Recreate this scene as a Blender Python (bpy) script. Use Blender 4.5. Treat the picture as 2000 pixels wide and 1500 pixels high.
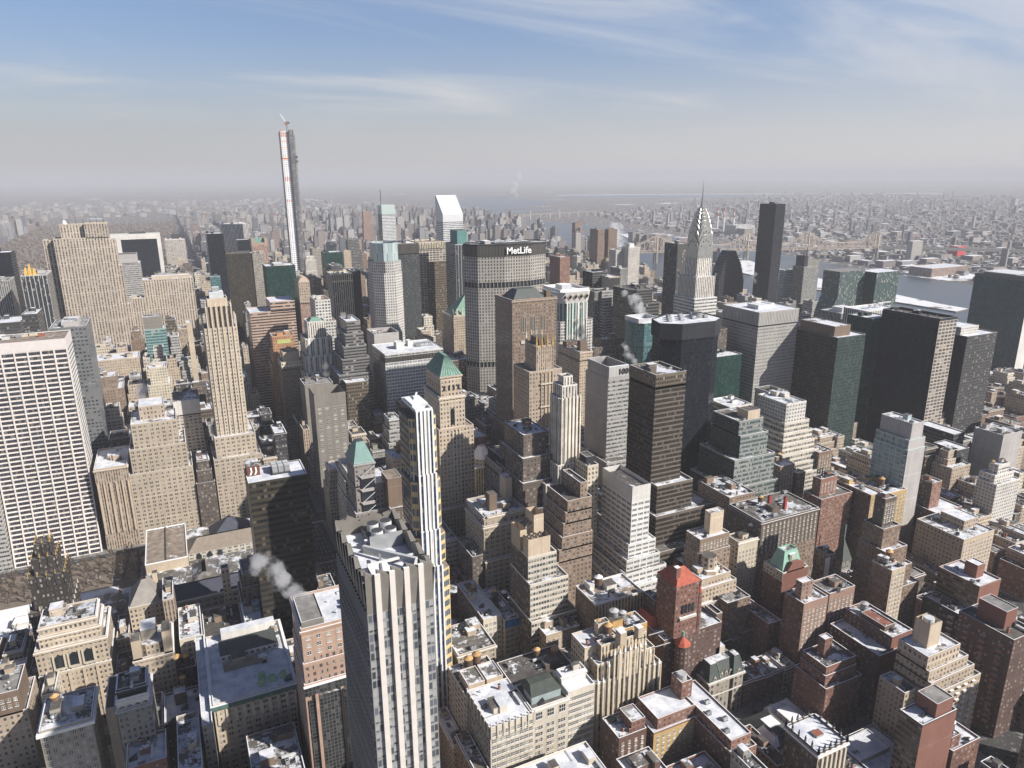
import bpy, math, random
from math import sin, cos, pi, hypot
from mathutils import Vector, Matrix
RAD = math.radians
for o in list(bpy.data.objects): bpy.data.objects.remove(o)
sc = bpy.context.scene
C = sc.collection
# ---------------------------------------------------------------- camera (world: x = grid east, y = grid north, metres)
CAM = Vector((9.82, 26.69, 318.83)); YAW, PIT, ROL = 0.4400, 0.2801, -0.0057
_fw = Vector((sin(YAW)*cos(PIT), cos(YAW)*cos(PIT), -sin(PIT)))
_rt = Vector((cos(YAW), -sin(YAW), 0)); _up = _rt.cross(_fw)
RT = _rt*cos(ROL) + _up*sin(ROL); UP = _up*cos(ROL) - _rt*sin(ROL); FW = _fw
cd = bpy.data.cameras.new('camera'); cam = bpy.data.objects.new('camera', cd); C.objects.link(cam)
cd.sensor_width = 36; cd.lens = 1404.95/2000*36; cd.clip_start = 1; cd.clip_end = 90000
cam.matrix_world = Matrix(((RT.x, UP.x, -FW.x, CAM.x), (RT.y, UP.y, -FW.y, CAM.y), (RT.z, UP.z, -FW.z, CAM.z), (0, 0, 0, 1)))
sc.camera = cam
# ---------------------------------------------------------------- exposure, sun, sky
sc.view_settings.view_transform = 'Standard'; sc.view_settings.look = 'None'
sc.view_settings.exposure = 0.5; sc.view_settings.gamma = 1
SUN_AZ, SUN_EL = 138, 34.5           # clockwise from grid north
sd = bpy.data.lights.new('sun', 'SUN'); sd.energy = 5.0; sd.angle = RAD(0.55); sd.color = (1, .945, .86)
sun = bpy.data.objects.new('sun', sd); C.objects.link(sun)
_sv = Vector((sin(RAD(SUN_AZ))*cos(RAD(SUN_EL)), cos(RAD(SUN_AZ))*cos(RAD(SUN_EL)), sin(RAD(SUN_EL))))
sun.rotation_euler = _sv.to_track_quat('Z', 'Y').to_euler(); sun.location = (0, 0, 600)

class G:
    """tiny node-graph helper"""
    def __init__(s, nt): s.nt = nt
    def n(s, t, **k):
        nd = s.nt.nodes.new('ShaderNode'+t)
        for a, v in k.items(): setattr(nd, a, v)
        return nd
    def set(s, inp, v):
        if isinstance(v, bpy.types.NodeSocket): s.nt.links.new(v, inp)
        elif hasattr(v, '__len__') and len(v) == 3 and inp.type == 'RGBA': inp.default_value = (*v, 1)
        else: inp.default_value = v
    def m(s, op, a, b=0.0, c=0.0, clamp=False):
        nd = s.n('Math', operation=op, use_clamp=clamp)
        for i, v in enumerate((a, b, c)): s.set(nd.inputs[i], v)
        return nd.outputs[0]
    def mix(s, f, a, b, bt='MIX'):
        nd = s.n('Mix', data_type='RGBA', blend_type=bt)
        s.set(nd.inputs[0], f); s.set(nd.inputs[6], a); s.set(nd.inputs[7], b)
        return nd.outputs[2]
    def noise(s, vec, scale, detail=2.0, rough=.5):
        nd = s.n('TexNoise'); nd.inputs['Scale'].default_value = scale; nd.inputs['Detail'].default_value = detail
        nd.inputs['Roughness'].default_value = rough
        if vec is not None: s.set(nd.inputs['Vector'], vec)
        return nd.outputs[0]
    def rng(s, v, a, b, c=0.0, d=1.0, smooth=False):
        nd = s.n('MapRange', interpolation_type='SMOOTHSTEP' if smooth else 'LINEAR', clamp=True)
        for i, q in enumerate((v, a, b, c, d)): s.set(nd.inputs[i], q)
        return nd.outputs[0]

w = bpy.data.worlds.new('World'); sc.world = w; w.use_nodes = True
nt = w.node_tree; nt.nodes.clear(); g = G(nt)
sky = g.n('TexSky', sky_type='NISHITA', sun_disc=False); sky.sun_elevation = RAD(SUN_EL); sky.sun_rotation = RAD(SUN_AZ)
sky.altitude = 300; sky.air_density = 1.0; sky.dust_density = 1.5; sky.ozone_density = 1.5
co = g.n('TexCoord'); sep = g.n('SeparateXYZ'); nt.links.new(co.outputs['Generated'], sep.inputs[0])
z = sep.outputs[2]
zz = g.m('ADD', g.m('MAXIMUM', z, 0.0), 0.16)
px = g.m('DIVIDE', sep.outputs[0], zz); py = g.m('DIVIDE', sep.outputs[1], zz)
cmb = g.n('CombineXYZ'); nt.links.new(px, cmb.inputs[0]); nt.links.new(py, cmb.inputs[1])
mp = g.n('Mapping'); mp.inputs['Location'].default_value = (3.3, 4.3, 0); mp.inputs['Rotation'].default_value = (0, 0, RAD(165)); mp.inputs['Scale'].default_value = (.5, 1.3, 1)
nt.links.new(cmb.outputs[0], mp.inputs[0])
n1 = g.n('TexNoise'); n1.inputs['Scale'].default_value = 1.1; n1.inputs['Detail'].default_value = 7; n1.inputs['Roughness'].default_value = .54
n1.inputs['Distortion'].default_value = .9
nt.links.new(mp.outputs[0], n1.inputs['Vector'])
# cirrus: wispy streaks that thicken towards the east
east = g.m('ADD', g.m('MULTIPLY', sep.outputs[0], .75), g.m('MULTIPLY', sep.outputs[1], -.28))
thr = g.m('SUBTRACT', .44, g.m('MULTIPLY', east, .14))
cl = g.rng(g.m('SUBTRACT', n1.outputs[0], thr), 0.0, .36, 0, 1, True)
cl = g.m('MULTIPLY', cl, .72)
cl = g.m('MULTIPLY', g.m('MULTIPLY', cl, g.rng(z, .02, .10)), g.rng(z, .30, .50, 1, 0, True))
skyc = g.mix(1.0, sky.outputs[0], (.88, .94, 1.10), 'MULTIPLY')
veil = g.m('MULTIPLY', g.rng(z, .22, .50, 1, 0, True), g.rng(east, -.15, .6, .24, .5))
skyc = g.mix(veil, skyc, (4.6, 6.2, 9.2))
skyc = g.mix(1.0, skyc, g.mix(g.rng(z, .32, .75), (1, 1, 1), (.38, .42, .5)), 'MULTIPLY')
col = g.mix(cl, skyc, (8.2, 8.15, 8.3))
# warm grey haze layer over the horizon
hz = g.rng(z, -.01, .185, 1, 0, True)
hz = g.m('MULTIPLY', hz, .93)
col = g.mix(hz, col, g.mix(g.rng(east, -.3, .6), (5.7, 5.6, 5.5), (7.9, 7.65, 7.4)))
bg = g.n('Background'); nt.links.new(col, bg.inputs[0]); bg.inputs[1].default_value = 0.066
nt.links.new(bg.outputs[0], g.n('OutputWorld').inputs[0])
# ---------------------------------------------------------------- materials
MAT = {}; FS = {}
def newmat(name):
    m = bpy.data.materials.new(name); m.use_nodes = True; nt = m.node_tree; nt.nodes.clear(); g = G(nt)
    b = g.n('BsdfPrincipled'); o = g.n('OutputMaterial'); nt.links.new(b.outputs[0], o.inputs[0]); MAT[name] = m
    return m, g, b
def plain(name, col, rough=.8, var=.15, scale=.3, metal=0.0, island=0.0, obj=0.0):
    if name in MAT: return name
    m, g, b = newmat(name)
    geo = g.n('NewGeometry')
    f = g.rng(g.noise(geo.outputs['Position'], scale, 4), .25, .75, 1-var, 1+var)
    if island: f = g.m('MULTIPLY', f, g.rng(geo.outputs['Random Per Island'], 0, 1, 1-island, 1+island))
    if obj: f = g.m('MULTIPLY', f, g.rng(g.n('ObjectInfo').outputs['Random'], 0, 1, 1-obj, 1+obj))
    hs = g.n('Mix', data_type='RGBA', blend_type='MULTIPLY'); hs.inputs[0].default_value = 1
    hs.inputs[6].default_value = (*col, 1); cc = g.n('CombineColor')
    for i in range(3): g.nt.links.new(f, cc.inputs[i])
    g.nt.links.new(cc.outputs[0], hs.inputs[7]); g.set(b.inputs['Base Color'], hs.outputs[2])
    b.inputs['Roughness'].default_value = rough; b.inputs['Metallic'].default_value = metal
    return name
def facade(name, wall, glass=(.045, .05, .058), bay=3.0, fl=3.6, fw=.42, fh=.52, span=None, blind=.3, mul=1, rough=.85,
           grough=.1, wv=.14, frame=.12, blindc=(.36, .34, .30), metal=0.0, gvar=.6, sy=.5, pos_noise=.06, spec=.4):
    """wall pattern driven by the UVs, which count window bays across and storeys up"""
    if name in FS: return name
    m, g, b = newmat(name); L = g.nt.links
    uv = g.n('UVMap'); sp = g.n('SeparateXYZ'); L.new(uv.outputs[0], sp.inputs[0])
    u, v = sp.outputs[0], sp.outputs[1]
    su = g.m('FRACT', u); sv = g.m('FRACT', v)
    du = g.m('SUBTRACT', su, .5); dv = g.m('SUBTRACT', sv, sy)
    mx = g.m('LESS_THAN', g.m('ABSOLUTE', du), fw/2)
    my = g.m('LESS_THAN', g.m('ABSOLUTE', dv), fh/2) if fh < 1 else 1.0
    win = g.m('MULTIPLY', mx, my) if fh < 1 else mx
    ob = g.n('ObjectInfo'); rnd = ob.outputs['Random']
    ru = g.m('DIVIDE', du, fw); k = mul
    if mul > 1:
        t = g.m('FRACT', g.m('MULTIPLY', g.m('ADD', ru, .5), float(mul)))
        fr = g.m('LESS_THAN', g.m('ABSOLUTE', g.m('SUBTRACT', t, .5)), .5-frame/2)
        win = g.m('MULTIPLY', win, fr)
        cu = g.m('ADD', g.m('MULTIPLY', g.m('FLOOR', u), float(mul)), g.m('FLOOR', g.m('MULTIPLY', g.m('ADD', ru, .5), float(mul))))
    else: cu = g.m('FLOOR', u)
    cb = g.n('CombineXYZ'); L.new(cu, cb.inputs[0]); L.new(g.m('FLOOR', v), cb.inputs[1]); L.new(g.m('MULTIPLY', rnd, 97.0), cb.inputs[2])
    wn = g.n('TexWhiteNoise', noise_dimensions='3D'); L.new(cb.outputs[0], wn.inputs['Vector'])
    sc3 = g.n('SeparateColor'); L.new(wn.outputs['Color'], sc3.inputs[0])
    has = g.m('LESS_THAN', wn.outputs['Value'], blind)
    drop = g.m('GREATER_THAN', g.m('ADD', g.m('DIVIDE', dv, fh), .5), g.m('MULTIPLY', sc3.outputs[0], .95))
    bl = g.m('MULTIPLY', has, drop)
    gl = g.mix(g.m('MULTIPLY', sc3.outputs[1], gvar), glass, tuple(min(1, c*2.6+.012) for c in glass))
    gl = g.mix(g.m('MULTIPLY', bl, .7), gl, blindc)
    if fh < .6 and fw < .7:
        ac = g.m('MULTIPLY', g.m('LESS_THAN', sc3.outputs[2], .16), g.m('LESS_THAN', dv, -fh*.12)); gl = g.mix(g.m('MULTIPLY', ac, .7), gl, (.32, .31, .30))
    geo = g.n('NewGeometry'); pos = geo.outputs['Position']
    f = g.rng(g.noise(pos, pos_noise, 5, .6), .25, .75, 1-wv, 1+wv)
    mpp = g.n('Mapping'); mpp.inputs['Scale'].default_value = (.7, .7, .03); L.new(pos, mpp.inputs[0])
    f = g.m('MULTIPLY', f, g.rng(g.noise(mpp.outputs[0], 1.0, 3), .3, .7, 1-wv*.7, 1+wv*.5))
    f = g.m('MULTIPLY', f, g.rng(rnd, 0, 1, .88, 1.12))
    f = g.m('MULTIPLY', f, g.rng(g.noise(pos, .9, 2), .3, .7, .94, 1.06))
    cc = g.n('CombineColor')
    for i in range(3): L.new(f, cc.inputs[i])
    base = wall
    if span is not None: base = g.mix(mx, wall, span)
    if fh < .6 and fw < .7 and sum(wall) > .15:
        sill = g.m('MULTIPLY', g.m('MULTIPLY', mx, g.m('LESS_THAN', dv, -fh/2)), g.m('GREATER_THAN', dv, -fh/2-.07))
        crs = g.m('MULTIPLY', g.m('LESS_THAN', g.m('FRACT', g.m('DIVIDE', g.m('FLOOR', v), 6.0)), .1), g.m('LESS_THAN', sv, .12))
        base = g.mix(g.m('MULTIPLY', g.m('MAXIMUM', sill, crs), .6), base, tuple(min(.7, c*1.45+.04) for c in wall))
    base = g.mix(1.0, base, cc.outputs[0], 'MULTIPLY')
    g.set(b.inputs['Base Color'], g.mix(win, base, gl))
    g.set(b.inputs['Roughness'], g.m('ADD', rough, g.m('MULTIPLY', g.m('MULTIPLY', win, g.m('SUBTRACT', 1.0, g.m('MULTIPLY', bl, .6))), grough-rough)))
    if metal: b.inputs['Metallic'].default_value = metal
    b.inputs['Specular IOR Level'].default_value = spec if sum(wall) > .2 else spec*.45
    FS[name] = (m, bay, fl, wall); return name
def wallof(fac):
    """plain masonry of the same colour as a facade"""
    wl = FS[fac][3]; n = 'wall_'+fac
    return plain(n, wl, .85, .16, .25)
def roofing(name, base, cover, base2=None):
    m, g, b = newmat(name)
    geo = g.n('NewGeometry'); pos = geo.outputs['Position']
    ob = g.n('ObjectInfo').outputs['Random']
    a = g.noise(pos, .07, 5, .65); d = g.noise(pos, .5, 3, .6)
    s = g.m('ADD', g.m('MULTIPLY', a, .7), g.m('MULTIPLY', d, .3))
    s = g.m('ADD', s, g.m('MULTIPLY', g.m('SUBTRACT', ob, .5), .10))
    t = .5-(cover-.5)*.42
    mask = g.rng(s, t-.02, t+.035)
    up = g.n('SeparateXYZ'); g.nt.links.new(geo.outputs['Normal'], up.inputs[0])
    mask = g.m('MULTIPLY', mask, g.rng(up.outputs[2], .25, .55))
    bs = g.mix(g.rng(g.noise(pos, .22, 4), .35, .65), base, base2 or tuple(c*.55 for c in base))
    drift = g.rng(g.noise(pos, .16, 4, .6), .36, .62)
    sn = g.mix(drift, (.50, .53, .60), (.78, .79, .83)); sn = g.mix(g.rng(g.noise(pos, 1.3, 2), .60, .70, 0, .6), sn, (.34, .33, .33))
    g.set(b.inputs['Base Color'], g.mix(mask, bs, sn)); b.inputs['Roughness'].default_value = .9
    MAT[name] = m; return name
roofing('roof_snow', (.16, .15, .14), .92); roofing('roof_patchy', (.11, .10, .095), .30); roofing('roof_half', (.17, .155, .14), .52)
roofing('roof_bare', (.14, .13, .12), .05); roofing('roof_tan', (.33, .27, .22), .22); roofing('roof_grey', (.30, .29, .28), .3)
roofing('roof_tansnow', (.34, .26, .21), .55); roofing('roof_red', (.30, .12, .09), .3)
plain('snow', (.82, .83, .86), .9, .06, .2); plain('dark_metal', (.06, .06, .065), .5, .2); plain('grey_metal', (.30, .31, .32), .45, .2, obj=.3)
plain('light_metal', (.55, .56, .57), .4, .12, obj=.2); plain('copper_green', (.17, .29, .235), .75, .3, .35); plain('copper_dark', (.07, .13, .11), .75, .3, .4)
plain('red_tile', (.36, .085, .05), .8, .3, .5); plain('white_paint', (.72, .71, .68), .7, .1); plain('black_paint', (.02, .02, .022), .5, .2)
plain('wood_tank', (.15, .085, .05), .9, .3, 1.2, obj=.35); plain('tan_cone', (.47, .29, .13), .85, .15, 1, obj=.2); plain('steel', (.42, .42, .40), .32, .15, .2, metal=.75)
plain('gold', (.46, .31, .11), .45, .4, .6, metal=.4); plain('slate', (.075, .085, .08), .7, .25, .6); plain('brick_red', (.27, .10, .065), .9, .2, .7)
plain('bark', (.10, .075, .06), .95, .3, 1); plain('stone_light', (.50, .45, .37), .85, .15, .3); plain('orange_net', (.55, .16, .06), .9, .25, .4)
plain('glass_dark', (.02, .025, .03), .08, .1); plain('white_sign', (.85, .85, .84), .6, .03); plain('dark_sign', (.05, .05, .055), .6, .03)

FA = facade
# masonry with single windows
FA('tan', (.41, .33, .25), bay=2.9, fl=3.5, fw=.42, fh=.52)
FA('tan2', (.46, .38, .29), bay=2.5, fl=3.5, fw=.46, fh=.50)
FA('tanpair', (.42, .35, .27), bay=4.6, fl=3.7, fw=.62, fh=.52, mul=2, frame=.28)
FA('cream', (.52, .46, .36), bay=2.9, fl=3.5, fw=.44, fh=.52)
FA('creampair', (.52, .47, .40), bay=4.8, fl=3.8, fw=.66, fh=.56, mul=3, frame=.22)
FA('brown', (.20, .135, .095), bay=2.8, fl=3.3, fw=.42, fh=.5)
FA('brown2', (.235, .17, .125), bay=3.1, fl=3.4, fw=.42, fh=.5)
FA('blackbrick', (.05, .04, .034), bay=2.4, fl=3.4, fw=.42, fh=.55)
FA('darkbrown', (.115, .088, .07), bay=2.8, fl=3.5, fw=.46, fh=.55)
FA('brick', (.185, .09, .065), bay=3.0, fl=3.1, fw=.42, fh=.5)
FA('brick2', (.235, .125, .09), bay=2.9, fl=3.1, fw=.40, fh=.5)
FA('brickdark', (.105, .06, .047), bay=3.0, fl=3.1, fw=.42, fh=.5)
FA('pinkbrick', (.29, .19, .15), bay=3.1, fl=3.1, fw=.40, fh=.5)
FA('orange', (.44, .23, .115), bay=2.7, fl=3.4, fw=.42, fh=.5)
FA('yellow', (.46, .32, .15), bay=3.0, fl=3.2, fw=.40, fh=.48)
FA('ochre', (.46, .29, .11), bay=4.6, fl=3.6, fw=.5, fh=.5, mul=2)
FA('greystone', (.24, .23, .21), bay=2.8, fl=3.6, fw=.44, fh=.55)
FA('greywarm', (.31, .28, .24), bay=2.8, fl=3.5, fw=.46, fh=.55)
FA('concrete', (.20, .185, .165), bay=6.2, fl=3.7, fw=.5, fh=.42, mul=2, frame=.2, blind=.6, blindc=(.62, .62, .60))
FA('whitebrick', (.60, .57, .53), bay=3.2, fl=3.2, fw=.55, fh=.45, mul=2)
FA('blank_grey', (.36, .34, .33), fw=.001, fh=.001); FA('blank_white', (.58, .56, .53), fw=.001, fh=.001)
FA('blank_tan', (.46, .38, .29), fw=.001, fh=.001); FA('blank_brick', (.205, .095, .072), fw=.001, fh=.001); FA('blank_brown', (.16, .115, .085), fw=.001, fh=.001)
FA('blank_dark', (.03, .032, .038), fw=.001, fh=.001); FA('blank_pink', (.42, .30, .23), fw=.001, fh=.001); FA('blank_concrete', (.20, .185, .165), fw=.001, fh=.001)
FA('blank_teal', (.10, .22, .21), fw=.001, fh=.001); FA('blank_beige', (.50, .41, .31), fw=.001, fh=.001)
for q in ('creampair', 'creamband', 'pinkbrick', 'brick', 'brick2', 'yellow', 'tan', 'cream', 'mansion_', 'ochre', 'tan2', 'greywarm', 'greystone'):
    if q in FS: FA('plain_'+q, FS[q][3], bay=3, fl=3.5, fw=.001, fh=.001)
FA('plain_creamband', (.55, .50, .43), fw=.001, fh=.001)
# vertical piers
FA('tanvert', (.40, .32, .24), bay=2.0, fl=3.8, fw=.46, fh=.62, span=(.24, .16, .12))
FA('rockvert', (.44, .38, .31), bay=4.0, fl=3.7, fw=.46, fh=.55, span=(.17, .115, .09), blind=.4)
FA('whitevert', (.60, .56, .50), bay=2.6, fl=3.7, fw=.45, fh=.66, span=(.16, .14, .13))
FA('creamvert', (.52, .43, .30), bay=2.3, fl=3.7, fw=.46, fh=.62, span=(.22, .15, .10))
FA('goldvert', (.62, .54, .38), bay=3.0, fl=3.8, fw=.62, fh=.8, span=(.03, .03, .03), blind=.1)
FA('bluevert', (.72, .72, .72), (.03, .05, .10), bay=3.2, fl=3.5, fw=.5, fh=.72, span=(.10, .13, .22), blind=.2)
FA('gmvert', (.62, .59, .56), bay=3.2, fl=3.8, fw=.5, fh=.75, span=(.05, .05, .055), blind=.1)
FA('greyvert', (.30, .29, .27), bay=2.4, fl=3.8, fw=.5, fh=.7, span=(.07, .07, .07))
FA('darkvert', (.16, .15, .14), (.015, .018, .022), bay=1.8, fl=3.8, fw=.62, fh=.7, span=(.035, .035, .04), blind=.12)
FA('stripevert', (.42, .41, .40), (.02, .025, .03), bay=5.0, fl=3.8, fw=.84, fh=.7, span=(.03, .032, .036), mul=3, blind=.08)
FA('metvert', (.31, .29, .265), (.055, .053, .05), bay=3.5, fl=3.9, fw=.5, fh=.62, blind=.12, blindc=(.2, .19, .18), gvar=.3)
FA('louver', (.12, .11, .10), (.01, .01, .01), bay=1.75, fl=30, fw=.6, fh=1.0, blind=0)
FA('pinkvert', (.42, .26, .20), bay=3.6, fl=3.9, fw=.42, fh=.7, span=(.16, .09, .07))
FA('mobilvert', (.36, .34, .32), (.10, .10, .10), bay=2.2, fl=16, fw=.38, fh=.94, blind=0)
# ribbon windows
FA('whiteband', (.62, .60, .58), (.03, .035, .04), bay=3.0, fl=3.9, fw=.94, fh=.46, mul=2, blind=.3)
FA('citiband', (.64, .64, .65), (.05, .06, .07), bay=3.0, fl=3.9, fw=.99, fh=.44, blind=.05)
FA('tanband', (.42, .30, .235), (.03, .03, .032), bay=3.2, fl=3.8, fw=.98, fh=.48, blind=.1)
FA('greyband', (.36, .35, .34), (.03, .035, .04), bay=1.5, fl=3.9, fw=.88, fh=.42, blind=.4)
FA('whitenarb', (.60, .59, .57), (.05, .055, .065), bay=6.0, fl=3.9, fw=.84, fh=.42, mul=5, frame=.2, blind=.12, gvar=.5)
FA('creamband', (.55, .50, .43), (.035, .045, .05), bay=2.0, fl=3.9, fw=.82, fh=.46, blind=.45)
FA('darkband', (.11, .106, .10), (.015, .018, .02), bay=3, fl=3.9, fw=.98, fh=.55, blind=.05, mul=1)
FA('zigband', (.17, .16, .155), (.02, .022, .025), bay=3, fl=3.7, fw=.96, fh=.5, blind=.1)
FA('bronzeband', (.055, .046, .034), (.012, .012, .012), bay=2, fl=4.0, fw=.97, fh=.5, blind=.14, blindc=(.13, .11, .08), grough=.2)
FA('greenband', (.04, .055, .052), (.012, .024, .024), bay=1.6, fl=3.8, fw=.86, fh=.55, blind=.15, blindc=(.08, .11, .10), grough=.2)
FA('greybandgreen', (.24, .255, .25), (.03, .05, .05), bay=1.6, fl=3.8, fw=.84, fh=.52, blind=.3)
FA('tealband', (.26, .36, .35), (.03, .08, .085), bay=2.6, fl=3.9, fw=.94, fh=.58, blind=.1)
FA('brownband', (.165, .115, .085), (.02, .02, .02), bay=2.2, fl=3.6, fw=.9, fh=.45, blind=.25)
# grids and curtain walls
FA('gracegrid', (.66, .60, .565), (.016, .019, .026), bay=9.3, fl=4.0, fw=.9, fh=.66, mul=6, frame=.03, blind=.10, blindc=(.16, .15, .14))
FA('grid432', (.78, .77, .78), (.14, .15, .17), bay=4.7, fl=4.7, fw=.60, fh=.60, blind=.35, blindc=(.35, .34, .34))
FA('whitegrid', (.52, .50, .47), (.045, .05, .055), bay=3.6, fl=3.7, fw=.66, fh=.56, blind=.3)
FA('tangrid', (.44, .38, .32), (.045, .05, .055), bay=6.0, fl=3.9, fw=.78, fh=.6, blind=.2)
FA('palegrid', (.50, .45, .41), bay=3.6, fl=3.3, fw=.6, fh=.5, blind=.4)
FA('m383grid', (.48, .455, .435), (.09, .095, .10), bay=3.1, fl=3.9, fw=.54, fh=.54, blind=.08, gvar=.3)
FA('mobilgrid', (.37, .355, .335), (.07, .07, .075), bay=2.6, fl=3.8, fw=.46, fh=.42, blind=.1, gvar=.4)
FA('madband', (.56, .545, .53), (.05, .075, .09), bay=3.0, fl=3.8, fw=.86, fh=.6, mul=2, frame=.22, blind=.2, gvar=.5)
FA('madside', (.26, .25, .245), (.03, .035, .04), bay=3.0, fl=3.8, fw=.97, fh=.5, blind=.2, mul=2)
FA('blackglass', (.009, .011, .016), (.006, .008, .012), bay=1.6, fl=3.9, fw=.88, fh=.7, blind=.04, blindc=(.03, .03, .03), grough=.2)
FA('trumpglass', (.02, .021, .025), (.014, .016, .021), bay=2.4, fl=3.5, fw=.92, fh=.8, blind=.12, blindc=(.035, .03, .028), grough=.2)
FA('bronzeglass', (.04, .035, .027), (.02, .019, .016), bay=2.0, fl=3.9, fw=.85, fh=.6, blind=.25, blindc=(.075, .058, .03), grough=.2)
FA('bronzegrid', (.13, .105, .075), (.02, .018, .015), bay=1.7, fl=3.9, fw=.7, fh=.6, blind=.1)
FA('park90s', (.135, .112, .092), (.024, .021, .018), bay=1.5, fl=3.9, fw=.96, fh=.66, blind=.08, blindc=(.10, .09, .08), gvar=.35, grough=.2)
FA('greenglass', (.012, .035, .03), (.008, .026, .022), bay=2.2, fl=3.9, fw=.9, fh=.8, blind=.15, blindc=(.02, .06, .05), grough=.2)
FA('tealglass', (.09, .16, .16), (.03, .075, .08), bay=2.2, fl=3.8, fw=.9, fh=.78, blind=.15, blindc=(.14, .22, .22))
FA('lightglass', (.36, .42, .42), (.13, .18, .19), bay=5.0, fl=3.5, fw=.90, fh=.84, mul=2, frame=.06, blind=.3, blindc=(.25, .28, .28))
FA('unglass', (.03, .062, .07), (.014, .04, .046), bay=1.8, fl=3.7, fw=.88, fh=.72, blind=.2, blindc=(.08, .13, .13))
FA('unpglass', (.06, .085, .08), (.045, .066, .064), bay=1.8, fl=3.6, fw=.93, fh=.9, blind=.1, grough=.2)
FA('crownglass', (.40, .45, .45), (.20, .25, .255), bay=2.2, fl=12, fw=.72, fh=.96, blind=0)
FA('darkgrid', (.062, .06, .06), (.02, .022, .026), bay=2.8, fl=3.6, fw=.62, fh=.5, blind=.15)
FA('p270', (.055, .058, .06), (.03, .035, .036), bay=4.0, fl=3.9, fw=.84, fh=.62, mul=2, blind=.2, blindc=(.12, .13, .13), frame=.2)
FA('zigzagw', (.15, .155, .16), (.03, .035, .04), bay=3.4, fl=3.7, fw=.62, fh=.5, blind=.2, blindc=(.2, .2, .2))
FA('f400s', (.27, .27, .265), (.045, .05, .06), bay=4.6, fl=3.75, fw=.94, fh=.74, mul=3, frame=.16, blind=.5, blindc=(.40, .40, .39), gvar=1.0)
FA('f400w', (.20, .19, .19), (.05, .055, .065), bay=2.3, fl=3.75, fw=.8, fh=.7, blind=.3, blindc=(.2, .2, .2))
FA('yellowbay', (.56, .43, .22), (.04, .055, .075), bay=4.4, fl=6.6, fw=.84, fh=.58, mul=3, frame=.08, blind=.12)
FA('granite', (.38, .26, .20), (.03, .03, .035), bay=3.4, fl=4.2, fw=.46, fh=.5, mul=2)
FA('granitebay', (.10, .095, .09), (.018, .02, .022), bay=1.9, fl=2.1, fw=.84, fh=.84, blind=.15, blindc=(.08, .08, .085))
FA('diamondg', (.50, .49, .45), (.04, .09, .085), bay=4.2, fl=3.9, fw=.66, fh=.84, span=(.12, .2, .19), blind=.15)
FA('hoist', (.14, .14, .15), (.06, .06, .065), bay=3, fl=4, fw=.7, fh=.7, blind=.2)
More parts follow.
